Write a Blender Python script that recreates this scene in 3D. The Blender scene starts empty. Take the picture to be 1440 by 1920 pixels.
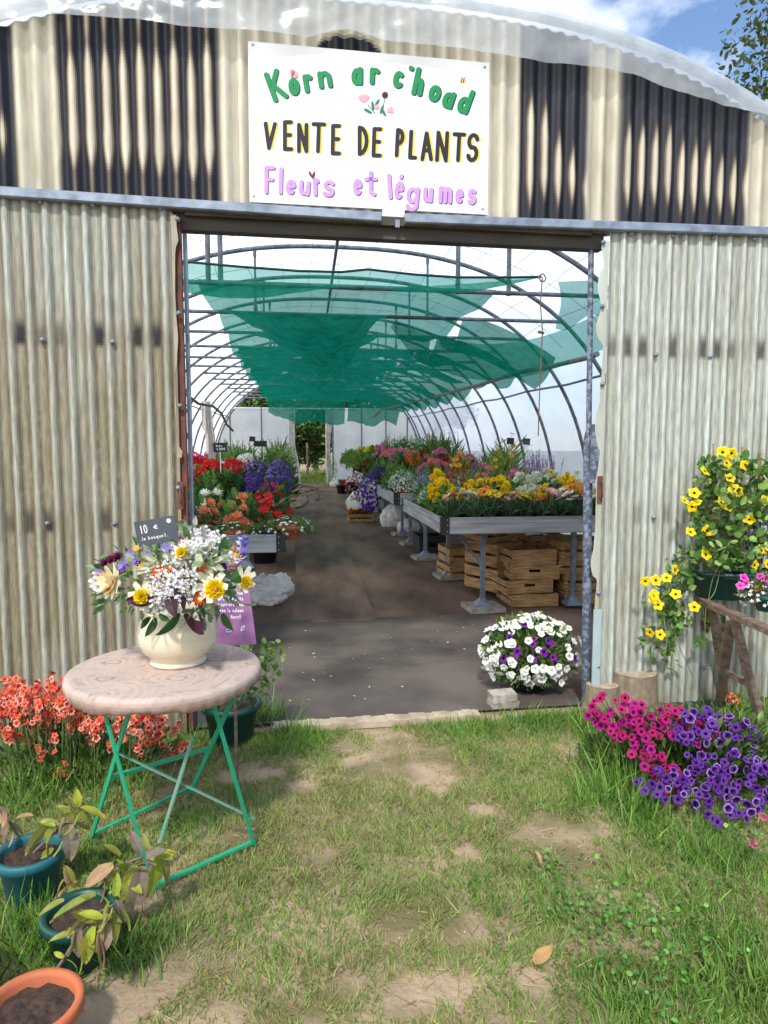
import bpy, math, random
import numpy as np
from mathutils import Matrix, Vector
random.seed(7); rng = np.random.default_rng(7)
S = bpy.context.scene; COL = S.collection
# ---------------------------------------------------------------- camera
FPX = 1300.0; CH = 1.55
th = math.atan(120/FPX); ph = math.atan(140*math.cos(th)/FPX)
cd = bpy.data.cameras.new('camera'); cam = bpy.data.objects.new('camera', cd); COL.objects.link(cam)
cd.sensor_fit = 'AUTO'; cd.sensor_width = 36; cd.lens = FPX/1920*36; cd.clip_end = 2000; cd.clip_start = .05
cam.location = (0, 0, CH); cam.rotation_euler = (math.pi/2-th, 0, -ph); S.camera = cam
# ---------------------------------------------------------------- sky and sun
SUN_EL = math.radians(49); SUN_AZ = math.atan2(-.22, -.95)
w = bpy.data.worlds.new('World'); S.world = w; w.use_nodes = True
nt = w.node_tree; nt.nodes.clear()
def N(t, typ, **k):
    n = t.nodes.new(typ)
    for a, b in k.items(): setattr(n, a, b)
    return n
sky = N(nt, 'ShaderNodeTexSky', sky_type='NISHITA', sun_disc=False, sun_elevation=SUN_EL, sun_rotation=SUN_AZ)
sky.air_density = 1.0; sky.ozone_density = 3.5; sky.dust_density = .1
tc = N(nt, 'ShaderNodeTexCoord'); no = N(nt, 'ShaderNodeTexNoise'); no.inputs['Scale'].default_value = 2.6
no.inputs['Detail'].default_value = 8; no.inputs['Roughness'].default_value = .55
mp = N(nt, 'ShaderNodeMapping'); mp.inputs['Location'].default_value = (0.35, .1, .2); mp.inputs['Scale'].default_value = (1, 1, 1.7)
cr = N(nt, 'ShaderNodeValToRGB'); cr.color_ramp.elements[0].position = .37; cr.color_ramp.elements[1].position = .54
dt = N(nt, 'ShaderNodeVectorMath', operation='DOT_PRODUCT'); dt.inputs[1].default_value = (-.30, 0, -.12)
ad = N(nt, 'ShaderNodeMath', operation='ADD')
mx = N(nt, 'ShaderNodeMixRGB'); mx.inputs['Color2'].default_value = (9.5, 9.8, 10.4, 1)
bg = N(nt, 'ShaderNodeBackground'); bg.inputs['Strength'].default_value = .15
wo = N(nt, 'ShaderNodeOutputWorld')
L = nt.links.new
L(tc.outputs['Generated'], mp.inputs[0]); L(mp.outputs[0], no.inputs['Vector']); L(tc.outputs['Generated'], dt.inputs[0])
L(no.outputs['Fac'], ad.inputs[0]); L(dt.outputs['Value'], ad.inputs[1]); L(ad.outputs[0], cr.inputs[0])
L(cr.outputs[0], mx.inputs['Fac']); L(sky.outputs[0], mx.inputs['Color1']); L(mx.outputs[0], bg.inputs[0]); L(bg.outputs[0], wo.inputs[0])
sd = bpy.data.lights.new('sun', 'SUN'); sd.energy = 2.7; sd.angle = math.radians(5); sd.color = (1, .95, .87)
so = bpy.data.objects.new('sun', sd); COL.objects.link(so)
sv = Vector((math.sin(SUN_AZ)*math.cos(SUN_EL), math.cos(SUN_AZ)*math.cos(SUN_EL), math.sin(SUN_EL)))
so.rotation_euler = sv.to_track_quat('Z', 'Y').to_euler(); so.location = sv*30
S.view_settings.view_transform = 'Standard'; S.view_settings.look = 'None'; S.view_settings.exposure = 0.55; S.view_settings.gamma = 1
cy = S.cycles; cy.max_bounces = 10; cy.diffuse_bounces = 4; cy.glossy_bounces = 2; cy.transmission_bounces = 6; cy.transparent_max_bounces = 24
cy.caustics_reflective = False; cy.caustics_refractive = False; cy.use_denoising = True; cy.sample_clamp_indirect = 6
try: cy.denoiser = 'OPENIMAGEDENOISE'
except Exception: pass
# ---------------------------------------------------------------- pixel rays (photo pixels 1440x1920)
Fw = np.array([math.sin(ph)*math.cos(th), math.cos(ph)*math.cos(th), -math.sin(th)])
Rt = np.array([math.cos(ph), -math.sin(ph), 0]); Up = np.cross(Rt, Fw)
C0 = np.array([0, 0, CH])
def ray(x, y): return Fw+Rt*((x-720)/FPX)+Up*((960-y)/FPX)
def G(x, y, z=0.):                        # where a pixel's ray meets height z
    d = ray(x, y); return C0+d*((z-CH)/d[2])
def D(x, y, Y):                           # ... meets the plane at depth Y
    d = ray(x, y); return C0+d*(Y/d[1])
def gz(Y): return .012*min(max(0, Y-5.5), 21)     # the ground rises gently inside
d9 = ray(9000, 840); d9 = d9/np.linalg.norm(d9)
U = np.array([d9[0], d9[1], 0]); U /= np.linalg.norm(U)          # along the front
NR = np.array([U[1], -U[0], 0])                                  # towards the viewer
F0 = G(720, 1354)
def fac(x, y, off=0.):
    d = ray(x, y); o = F0+NR*off; return C0+d*(np.dot(o-C0, NR)/np.dot(d, NR))
def sz(x, y, off=0.):
    p = fac(x, y, off); return float(np.dot(p-F0, U)), float(p[2])
def FP(s, z, off=0.): return F0+U*s+NR*off+np.array([0, 0, z])
FROT = math.atan2(U[1], U[0])
# ---------------------------------------------------------------- helpers
def hexc(h):
    v = [int(h[i:i+2], 16)/255 for i in (0, 2, 4)]
    return np.array([a/12.92 if a <= .04045 else ((a+.055)/1.055)**2.4 for a in v])
class MB:
    def __init__(s): s.v, s.f, s.c, s.m, s.n = [], [], [], [], 0
    def add(s, v, f, c=(.5, .5, .5), m=0):
        v = np.asarray(v, float).reshape(-1, 3); fs = f if isinstance(f, list) and len(f) and isinstance(f[0], np.ndarray) else None
        if fs is None:
            by = {}
            for q in f: by.setdefault(len(q), []).append(q)
            fs = [np.array(q) for q in by.values()]
        for q in fs:
            s.f.append(q+s.n)
            cc = np.asarray(c, float); s.c.append(np.broadcast_to(cc, (len(q), 3)) if cc.ndim == 1 else cc)
            s.m.append(np.full(len(q), m))
        s.v.append(v); s.n += len(v); return s
    def box(s, lo, hi, c=(.5, .5, .5), R=None, o=(0, 0, 0), m=0):
        x0, y0, z0 = lo; x1, y1, z1 = hi
        v = np.array([(x0, y0, z0), (x1, y0, z0), (x1, y1, z0), (x0, y1, z0), (x0, y0, z1), (x1, y0, z1), (x1, y1, z1), (x0, y1, z1)], float)
        if R is not None: v = v@np.asarray(R).T
        return s.add(v+np.asarray(o), [(0, 3, 2, 1), (4, 5, 6, 7), (0, 1, 5, 4), (1, 2, 6, 5), (2, 3, 7, 6), (3, 0, 4, 7)], c, m)
    def tube(s, pts, r, k=6, c=(.5, .5, .5), cap=True, m=0, flat=1.):
        P = np.asarray(pts, float); n = len(P); r = np.broadcast_to(np.asarray(r, float), (n,))
        T = np.gradient(P, axis=0); T /= np.linalg.norm(T, axis=1)[:, None]+1e-12
        a = np.array([0, 0, 1.]) if abs(T[0][2]) < .9 else np.array([1., 0, 0])
        X = np.cross(T[0], a); X /= np.linalg.norm(X); V = []
        for i in range(n):
            X = X-T[i]*np.dot(X, T[i]); X /= np.linalg.norm(X); Yv = np.cross(T[i], X)
            an = np.arange(k)*2*math.pi/k
            V.append(P[i]+r[i]*(np.cos(an)[:, None]*X+flat*np.sin(an)[:, None]*Yv))
        V = np.concatenate(V); F = []
        for i in range(n-1):
            for j in range(k): F.append((i*k+j, i*k+(j+1) % k, (i+1)*k+(j+1) % k, (i+1)*k+j))
        s.add(V, F, c, m)
        if cap: s.add(V, [tuple(range(k))[::-1], tuple((n-1)*k+j for j in range(k))], c, m)
        return s
    def lathe(s, prof, k=24, o=(0, 0, 0), c=(.5, .5, .5), sx=1, sy=1, m=0):
        pr = np.asarray(prof, float); an = np.arange(k)*2*math.pi/k
        V = np.array([(r*math.cos(a)*sx, r*math.sin(a)*sy, z) for r, z in pr for a in an])+np.asarray(o)
        F = [(i*k+j, i*k+(j+1) % k, (i+1)*k+(j+1) % k, (i+1)*k+j) for i in range(len(pr)-1) for j in range(k)]
        return s.add(V, F, c, m)
    def grid(s, P, c=(.5, .5, .5), m=0):
        a, b = P.shape[:2]; i = np.arange(a*b).reshape(a, b)
        f = np.stack([i[:-1, :-1], i[1:, :-1], i[1:, 1:], i[:-1, 1:]], -1).reshape(-1, 4)
        c = np.asarray(c, float)
        if c.ndim == 3: c = (c[:-1, :-1]+c[1:, :-1]+c[1:, 1:]+c[:-1, 1:]).reshape(-1, 3)/4
        return s.add(P.reshape(-1, 3), [f], c, m)
    def inst(s, T, P, R, sc, cols):
        P = np.asarray(P, float).reshape(-1, 3); n = len(P)
        if n == 0: return s
        sc = np.asarray(sc, float)
        if sc.ndim == 0: sc = np.full((n, 3), float(sc))
        elif sc.ndim == 1: sc = np.repeat(sc[:, None], 3, 1)
        v = np.einsum('nij,nkj->nki', R, T['v'][None]*sc[:, None, :])+P[:, None, :]
        cols = np.asarray(cols, float)
        if cols.ndim == 1: cols = np.broadcast_to(cols, (n, 1, 3))
        elif cols.ndim == 2: cols = cols[:, None, :]
        k = len(T['v']); off = (np.arange(n)*k)[:, None, None]
        for f, sl in zip(T['f'], T['s']):
            s.f.append((f[None]+off).reshape(-1, f.shape[1])+s.n)
            s.c.append(cols[:, np.minimum(sl, cols.shape[1]-1)].reshape(-1, 3)); s.m.append(np.zeros(n*len(f), int))
        s.v.append(v.reshape(-1, 3)); s.n += n*k; return s
    def mesh(s, name, mats, smooth=False):
        me = bpy.data.meshes.new(name); V = np.concatenate(s.v)
        me.vertices.add(len(V)); me.vertices.foreach_set('co', V.astype('f').ravel())
        lv = np.concatenate([q.ravel() for q in s.f]); tot = np.concatenate([np.full(len(q), q.shape[1]) for q in s.f])
        st = np.concatenate([[0], np.cumsum(tot)[:-1]])
        me.loops.add(len(lv)); me.loops.foreach_set('vertex_index', lv.astype('i'))
        me.polygons.add(len(tot)); me.polygons.foreach_set('loop_start', st.astype('i')); me.polygons.foreach_set('loop_total', tot.astype('i'))
        me.polygons.foreach_set('material_index', np.concatenate(s.m).astype('i'))
        me.polygons.foreach_set('use_smooth', np.full(len(tot), bool(smooth)))
        fc = np.concatenate(s.c); lc = np.repeat(fc, tot, axis=0)
        at = me.color_attributes.new('Col', 'FLOAT_COLOR', 'CORNER')
        at.data.foreach_set('color', np.concatenate([lc, np.ones((len(lc), 1))], 1).astype('f').ravel())
        for q in (mats if isinstance(mats, (list, tuple)) else [mats]): me.materials.append(q)
        me.update(calc_edges=True); return me
    def build(s, name, mats, parent=None, smooth=False, **k):
        o = bpy.data.objects.new(name, s.mesh(name, mats, smooth)); COL.objects.link(o)
        if parent is not None: o.parent = parent
        return tag(o, **k)
def tag(o, label=None, cat=None, group=None, kind=None):
    for a, b in (('label', label), ('category', cat), ('group', group), ('kind', kind)):
        if b: o[a] = b
    return o
def empty(name, loc=(0, 0, 0), rz=0, label=None, cat=None, group=None):
    o = bpy.data.objects.new(name, None); COL.objects.link(o); o.location = loc; o.rotation_euler = (0, 0, rz); o.empty_display_size = .05
    return tag(o, label, cat, group)
def heads(parent, name, tm, P, Nn, r0, r1, cols, mt='petal', lim=100, nvar=5):
    """each bloom an object of its own (the nearest lim of them), the rest one mesh"""
    P = np.asarray(P, float).reshape(-1, 3); Nn = np.asarray(Nn, float).reshape(-1, 3); n = len(P); order = np.argsort(P[:, 1]); ms = []
    for i in range(nvar):
        mb = MB(); flw(mb, tm, [(0, 0, 0)], [(0, 0, 1)], 1, 1, cols); ms.append(mb.mesh(name, M[mt]))
    R_ = frames(Nn)
    for i in order[:lim]:
        o = bpy.data.objects.new(name, ms[rng.integers(0, nvar)]); COL.objects.link(o); o.parent = parent
        o.matrix_local = Matrix.Translation(Vector(P[i])) @ Matrix(R_[i].tolist()).to_4x4() @ Matrix.Scale(rng.uniform(r0, r1), 4)
    if n > lim:
        mb = MB(); k = order[lim:]; flw(mb, tm, P[k], Nn[k], r0, r1, cols); mb.build(name+'s_behind', M[mt], parent, kind='stuff')
KIDS = {}
def copy_tree(o, parent=None):
    c = o.copy(); COL.objects.link(c)
    if parent is not None: c.parent = parent; c.matrix_parent_inverse = o.matrix_parent_inverse.copy()
    for ch in [q for q in KIDS.get(o.name) or list(o.children)]: copy_tree(ch, c)
    return c
def frames(n, spin=None):
    n = np.asarray(n, float).reshape(-1, 3); n = n/(np.linalg.norm(n, axis=1)[:, None]+1e-9); k = len(n)
    a = np.where(np.abs(n[:, 2:3]) < .95, np.array([[0, 0, 1.]]), np.array([[1., 0, 0]]))
    x = np.cross(a, n); x /= np.linalg.norm(x, axis=1)[:, None]; y = np.cross(n, x)
    sp = rng.uniform(0, 2*math.pi, k) if spin is None else np.broadcast_to(np.asarray(spin, float), (k,))
    c, s_ = np.cos(sp)[:, None], np.sin(sp)[:, None]
    return np.stack([x*c+y*s_, y*c-x*s_, n], -1)
def rotz(a): return np.array([[math.cos(a), -math.sin(a), 0], [math.sin(a), math.cos(a), 0], [0, 0, 1.]])
def vn(x, y, seed=0):
    xi, yi = np.floor(x).astype(np.int64), np.floor(y).astype(np.int64); fx, fy = x-xi, y-yi
    fx = fx*fx*(3-2*fx); fy = fy*fy*(3-2*fy)
    def h(a, b):
        q = (a*374761393+b*668265263+seed*1442695041) & 0x7fffffff; q = ((q ^ (q >> 13))*1274126177) & 0x7fffffff
        return ((q ^ (q >> 16)) & 0xffff)/65535.
    return (h(xi, yi)*(1-fx)+h(xi+1, yi)*fx)*(1-fy)+(h(xi, yi+1)*(1-fx)+h(xi+1, yi+1)*fx)*fy
def fbm(x, y, seed=0, o=4):
    r = 0; a = .5; t = 0
    for i in range(o): r = r+a*vn(x*2**i, y*2**i, seed+i*17); t += a; a *= .55
    return r/t
def sst(a, b, x): t = np.clip((x-a)/(b-a), 0, 1); return t*t*(3-2*t)
def jit(cols, n, v=.12, hv=.05):          # n colours picked from a palette, each varied
    cols = np.asarray(cols, float).reshape(-1, 3); c = cols[rng.integers(0, len(cols), n)]
    return np.clip(c*(1+rng.normal(0, v, (n, 1)))*(1+rng.normal(0, hv, (n, 3))), .002, .95)
# ---------------------------------------------------------------- materials
def mat(name, c1=(.5, .5, .5), c2=None, scale=8., rough=.7, bump=0., metal=0., trans=0., attr=False, stretch=(1, 1, 1), alpha=0., detail=6, lo=.35, hi=.65, bscale=None, spec=.5, vary=.25, tcol=None):
    m = bpy.data.materials.new(name); m.use_nodes = True; t = m.node_tree; t.nodes.clear(); L = t.links.new
    out = N(t, 'ShaderNodeOutputMaterial'); b = N(t, 'ShaderNodeBsdfPrincipled')
    b.inputs['Roughness'].default_value = rough; b.inputs['Metallic'].default_value = metal; b.inputs['Specular IOR Level'].default_value = spec
    tc = N(t, 'ShaderNodeTexCoord'); mp = N(t, 'ShaderNodeMapping'); mp.inputs['Scale'].default_value = stretch
    L(tc.outputs['Object'], mp.inputs[0]); no = N(t, 'ShaderNodeTexNoise'); no.inputs['Scale'].default_value = scale; no.inputs['Detail'].default_value = detail
    L(mp.outputs[0], no.inputs['Vector']); rp = N(t, 'ShaderNodeMapRange'); rp.inputs[1].default_value = lo; rp.inputs[2].default_value = hi; L(no.outputs['Fac'], rp.inputs[0])
    mix = N(t, 'ShaderNodeMixRGB'); L(rp.outputs[0], mix.inputs['Fac'])
    if attr:
        at = N(t, 'ShaderNodeAttribute', attribute_name='Col'); dk = N(t, 'ShaderNodeMixRGB', blend_type='MULTIPLY'); dk.inputs['Fac'].default_value = 1
        dk.inputs['Color2'].default_value = (1-vary, 1-vary, 1-vary, 1); L(at.outputs['Color'], dk.inputs['Color1'])
        L(at.outputs['Color'], mix.inputs['Color1']); L(dk.outputs[0], mix.inputs['Color2'])
    else:
        mix.inputs['Color1'].default_value = (*c1, 1); mix.inputs['Color2'].default_value = (*(c2 if c2 is not None else c1), 1)
    L(mix.outputs[0], b.inputs['Base Color']); sh = b.outputs[0]
    if bump:
        nb = no
        if bscale: nb = N(t, 'ShaderNodeTexNoise'); nb.inputs['Scale'].default_value = bscale; nb.inputs['Detail'].default_value = 5; L(mp.outputs[0], nb.inputs['Vector'])
        bp = N(t, 'ShaderNodeBump'); bp.inputs['Strength'].default_value = bump; bp.inputs['Distance'].default_value = .02; L(nb.outputs['Fac'], bp.inputs['Height']); L(bp.outputs[0], b.inputs['Normal'])
    if trans:
        tr = N(t, 'ShaderNodeBsdfTranslucent'); L(mix.outputs[0], tr.inputs[0]); ms = N(t, 'ShaderNodeMixShader'); ms.inputs[0].default_value = trans
        L(sh, ms.inputs[1]); L(tr.outputs[0], ms.inputs[2]); sh = ms.outputs[0]
    if alpha:
        tp = N(t, 'ShaderNodeBsdfTransparent'); ms = N(t, 'ShaderNodeMixShader'); ms.inputs[0].default_value = alpha
        if tcol is not None: tp.inputs[0].default_value = (*tcol, 1)
        L(sh, ms.inputs[1]); L(tp.outputs[0], ms.inputs[2]); sh = ms.outputs[0]
    L(sh, out.inputs[0]); return m
M = {}
M['leaf'] = mat('leaf', attr=True, rough=.55, trans=.28, scale=30, vary=.3, spec=.35)
M['petal'] = mat('petal', attr=True, rough=.6, trans=.28, scale=40, vary=.1, spec=.2)
M['blade'] = mat('blade', attr=True, rough=.6, trans=.3, scale=4, vary=.2, spec=.3)
M['paint'] = mat('paint', attr=True, rough=.55, scale=20, vary=.08, spec=.3)
M['stem'] = mat('stem', attr=True, rough=.7, scale=30, vary=.3)
M['panel'] = mat('corrugated_panel', attr=True, rough=.5, scale=90, vary=.30, trans=.12, bump=.02, lo=.4, hi=.65, stretch=(1, 1, .12), spec=.4)
M['gable'] = mat('scorched_panel', attr=True, rough=.45, scale=30, vary=.16, trans=.15, stretch=(1, 1, .25), spec=.4)
M['film'] = mat('film', hexc('f4f6f8'), hexc('e3e8ed'), scale=3, rough=.35, trans=.90, alpha=.17, stretch=(1, .4, 1), spec=.5, tcol=(.97, .98, 1))
M['flap'] = mat('flap_film', hexc('d9dfe2'), hexc('bcc4c8'), scale=7, rough=.22, trans=.35, alpha=.48, bump=.2, bscale=9, stretch=(1, 1, 1), spec=.7)
M['cloth'] = mat('fleece', hexc('efece8'), hexc('d3cdc6'), scale=5, rough=.9, trans=.35, bump=.2)
M['net'] = mat('net', hexc('0f9377'), hexc('08705b'), scale=9, rough=.8, trans=.55, alpha=.40, stretch=(1, 3, 1), spec=.1, tcol=(.7, .95, .88))
M['net_dense'] = mat('net_folds', hexc('0c8069'), hexc('076252'), scale=7, rough=.8, trans=.55, alpha=.20, stretch=(1, 3, 1), spec=.1, tcol=(.7, .95, .88))
M['galv'] = mat('galvanised', hexc('8f9aa8'), hexc('6e7886'), scale=14, rough=.5, metal=.35, bump=.02)
M['post'] = mat('spangled_post', hexc('4a5160'), hexc('7c8696'), scale=38, rough=.5, metal=.3, lo=.45, hi=.62, detail=2)
M['pipe'] = mat('pipe', hexc('7d828a'), hexc('54585f'), scale=12, rough=.55, metal=.3)
M['dark'] = mat('dark_beam', hexc('2d2f2b'), hexc('4a4236'), scale=10, rough=.7, stretch=(.3, .3, 2))
M['rust'] = mat('rust', hexc('7a4636'), hexc('4e3a30'), scale=16, rough=.85, bump=.1)
M['alu'] = mat('aluminium', hexc('c3c5c8'), hexc('9fa2a6'), scale=5, rough=.42, metal=.55, stretch=(.4, .4, 4))
M['black'] = mat('black_plastic', hexc('25262a'), hexc('1b1c1f'), scale=9, rough=.5)
M['wood'] = mat('crate_wood', hexc('c9a26e'), hexc('8f6b46'), scale=6, rough=.75, bump=.1, stretch=(1.2, 1.2, 10))
M['oldwood'] = mat('old_wood', hexc('84705f'), hexc('5c4c41'), scale=7, rough=.8, bump=.15, stretch=(1, 5, 5))
M['conc'] = mat('concrete', hexc('a9a297'), hexc('857d73'), scale=18, rough=.9, bump=.2)
M['terra'] = mat('terracotta', hexc('b4623c'), hexc('8f5b45'), scale=9, rough=.7, lo=.42, hi=.75, bump=.06)
M['teal'] = mat('teal_plastic', hexc('1f5f68'), hexc('3f5c58'), scale=9, rough=.55, lo=.5, hi=.8)
M['dgreen'] = mat('green_plastic', hexc('16483f'), hexc('103a33'), scale=6, rough=.4)
M['soil'] = mat('soil', hexc('4a382d'), hexc('2c211b'), scale=45, rough=.95, bump=.6)
M['cream'] = mat('cream_glaze', hexc('ddd2b8'), hexc('d3c6a9'), scale=4, rough=.18)
M['lump'] = mat('crumpled_fleece', hexc('f2efeb'), hexc('dcd6cf'), scale=5, rough=.9, bump=.35, bscale=14)
M['chalk'] = mat('slate_card', hexc('474d57'), hexc('3d434c'), scale=9, rough=.6)
M['white'] = mat('white_paint', hexc('e6e7e8'), hexc('dcdddf'), scale=5, rough=.5)
M['rope'] = mat('rope', hexc('b08a5c'), hexc('8b6a45'), scale=60, rough=.9)
M['hose'] = mat('hose', hexc('5a3a30'), hexc('46302a'), scale=10, rough=.5)
# ---------------------------------------------------------------- leaf and flower templates
def T(v, faces):
    by = {}
    for q, sl in faces: by.setdefault(len(q), []).append((q, sl))
    return dict(v=np.array(v, float), f=[np.array([q for q, _ in b]) for b in by.values()], s=[np.array([sl for _, sl in b]) for b in by.values()])
def t_leaf(w=.22, fold=.06, droop=.25, ts=(0, .3, .65, 1), wave=0):
    v = []; F = []
    for t in ts:
        ww = w*math.sin(math.pi*min(1, (t*.86+.10)))**.9 if t < 1 else .004
        y = -droop*t*t
        v += [(-ww, y+fold, t), (0, y, t), (ww, y+fold+wave*(t-.5), t)]
    for i in range(len(ts)-1):
        a = i*3; F += [((a, a+1, a+4, a+3), 0), ((a+1, a+2, a+5, a+4), 0)]
    return T(v, F)
LEAF = t_leaf(); BROAD = t_leaf(.36, .05, .2); STRAP = t_leaf(.05, .015, .45); NARROW = t_leaf(.1, .03, .2); BIGL = t_leaf(.27, .07, .45, (0, .15, .3, .5, .7, .87, 1), .05)
DIAM = T([(0, 0, 0), (-.25, .05, .45), (0, -.08, 1), (.25, .05, .45)], [((0, 1, 2), 0), ((0, 2, 3), 0)])
BLADE = T([(-.5, 0, 0), (.5, 0, 0), (-.36, -.12, .5), (.36, -.12, .5), (0, -.42, 1)], [((0, 1, 3, 2), 0), ((2, 3, 4), 0)])
STEM = T([(math.cos(a), math.sin(a), z) for z in (0, 1) for a in (0, 2.09, 4.19)], [((0, 1, 4, 3), 0), ((1, 2, 5, 4), 0), ((2, 0, 3, 5), 0)])
def t_petunia(k=5, sub=3, throat=.26, depth=.5, lobe=.1, rim=.08):
    n = k*sub; v = [(0, 0, -depth)]; F = []
    for r, z, lb in ((throat*.6, -depth*.35, 0), (throat+.1, -.05, 0), (.72, .06, lobe*.5), (1., .02, lobe)):
        for i in range(n):
            a = 2*math.pi*i/n; q = r*(1+lb*(math.cos(k*a)))
            v.append((q*math.cos(a), q*math.sin(a), z+(rim*math.cos(k*a*1+.6) if r > .5 else 0)))
    for i in range(n): F.append(((0, 1+i, 1+(i+1) % n), 1))
    for r in range(3):
        for i in range(n):
            a = 1+r*n+i; b = 1+r*n+(i+1) % n; F.append(((a, a+n, b+n, b), (1, 0, 2)[r]))
    return T(v, F)
PETU = t_petunia(); LOBE5 = t_petunia(5, 4, .16, .25, .16, .03)
def t_petals(n, w, cone=.15, cen=.25, rows=1, dome=.12, tipw=.5, slotc=1):
    v = []; F = []
    for r in range(rows):
        sc = 1-.22*r
        for i in range(n):
            a = 2*math.pi*(i+.5*r)/n+.13*math.sin(i*7.3+r); ca, sa = math.cos(a), math.sin(a); b = len(v)
            for t, ww in ((.12, w*.5), (.62, w), (1., w*tipw)):
                z = cone*(t*t)*(1+1.1*r)+.05*r+.04*math.sin(i*3.7+t*2); tt = t*sc
                for sgn in (-1, 1): v.append((tt*ca-sgn*ww*sa, tt*sa+sgn*ww*ca, z))
            F += [((b, b+2, b+3, b+1), 0 if r == 0 else 2), ((b+2, b+4, b+5, b+3), 0 if r == 0 else 2)]
    k = 8; b = len(v)
    for r, z in ((cen, .03), (cen*.7, dome*.8)):
        for i in range(k): v.append((r*math.cos(i*2*math.pi/k), r*math.sin(i*2*math.pi/k), z))
    v.append((0, 0, dome))
    for i in range(k):
        j = (i+1) % k; F += [((b+i, b+j, b+k+j, b+k+i), slotc), ((b+k+i, b+k+j, b+2*k), slotc)]
    return T(v, F)
DAISY = t_petals(12, .12); FIVE = t_petals(5, .3, .1, .12, 1, .05, .55); DAHLIA = t_petals(9, .19, .22, .2, 3, .12, .35); COSMOS = t_petals(8, .22, .12, .2, 1, .1, .7)
STAR = T([(0, 0, -.12)]+[((1 if i % 2 == 0 else .55)*math.cos(i*math.pi/5), (1 if i % 2 == 0 else .55)*math.sin(i*math.pi/5), .05) for i in range(10)], [((0, 1+i, 1+(i+1) % 10), 0) for i in range(10)])
def t_pom(n=70, l=.5, w=.17, low=-.5):
    v = []; F = []; g = math.pi*(3-5**.5)
    for i in range(n):
        z = 1-(1-low)*(i+.5)/n; r = math.sqrt(max(0, 1-z*z)); d = np.array([r*math.cos(g*i), r*math.sin(g*i), z])
        R_ = frames([d], 0.)[0]; b = len(v); q = .62+.1*math.sin(i*5.1)
        for (x, y, zz) in ((-w, 0, q-.25), (w, 0, q-.25), (w*1.15, .03, q+l*.4), (-w*1.15, .03, q+l*.4)):
            v.append(R_@np.array([x, y, zz]))
        up = np.array([0, 0, 1.]); F.append(((b, b+1, b+2, b+3), i % 2))
        b = len(v)
        for (x, y, zz) in ((0, -w, q-.2), (0, w, q-.2), (.02, w*1.15, q+l*.36), (.02, -w*1.15, q+l*.36)): v.append(R_@np.array([x, y, zz]))
        F.append(((b, b+1, b+2, b+3), (i+1) % 2))
    return T(v, F)
POM = t_pom(); POMS = t_pom(28, .5, .28)
def sphere_t(k=8, r=5):
    v = []; F = []
    for i in range(r+1):
        for j in range(k):
            a = math.pi*i/r; v.append((math.sin(a)*math.cos(j*2*math.pi/k), math.sin(a)*math.sin(j*2*math.pi/k), math.cos(a)))
    for i in range(r):
        for j in range(k): F.append(((i*k+j, (i+1)*k+j, (i+1)*k+(j+1) % k, i*k+(j+1) % k), 0))
    return T(v, F)
BALL = sphere_t(6, 4)
def umbel():
    v = []; F = []; g = math.pi*(3-5**.5); n = 26
    for i in range(n):
        z = 1-1.25*(i+.5)/n; r = math.sqrt(max(0, 1-z*z)); d = np.array([r*math.cos(g*i), r*math.sin(g*i), z*.8])
        R_ = frames([d], i*1.7)[0]; b = len(v)
        v.append(R_@np.array([0, 0, .8]))
        for j in range(10):
            q = (.36 if j % 2 == 0 else .2); v.append(R_@np.array([q*math.cos(j*.628), q*math.sin(j*.628), .93+.05*math.sin(j*3+i)]))
        F += [((b, b+1+j, b+1+(j+1) % 10), i % 3) for j in range(10)]
    return T(v, F)
UMB = umbel()
def dome_pts(n, rx, ry, h, up=.0, inner=.55, zmin=-.2):
    d = rng.normal(0, 1, (n*3, 3)); d /= np.linalg.norm(d, axis=1)[:, None]; d = d[d[:, 2] > zmin][:n]
    r = rng.uniform(inner, 1, (len(d), 1))**.7
    p = d*r*np.array([rx, ry, h]); nn = d/np.array([rx, ry, h]); nn /= np.linalg.norm(nn, axis=1)[:, None]; nn[:, 2] += up
    return p, nn
GREENS = [hexc('5b8a40'), hexc('477634'), hexc('7aa150'), hexc('659045')]
DKG = [hexc('426b35'), hexc('365c2f'), hexc('527d40')]
GREY = [hexc('7d9073'), hexc('6a8062'), hexc('93a386')]
# ================================================================ setting
AA, HH, NE = 3.8, 3.85, 2.5
def arch(s, a=AA, h=HH): return h*np.maximum(0, 1-(np.abs(s)/a)**NE)**(1/NE)
YEND = 21.6                                # length of the tunnel behind its front
def IP(s, z, yd): p = FP(s, z); p[1] += yd; p[2] += gz(p[1]); return p
m = MB(); xs = [-300, -30, -8, 0, 8, 30, 300]; ys = [-60, -4, 5.5, 26.5, 60, 300]
m.grid(np.array([[(x, y, gz(y)-.006*(y > 5)) for x in xs] for y in ys])[:, ::-1])
gm = mat('lawn_soil', hexc('a48f75'), hexc('6b6440'), scale=2.6, rough=.95, bump=.5, bscale=60, lo=.42, hi=.6, detail=9)
m.build('ground', gm, kind='structure')
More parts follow.
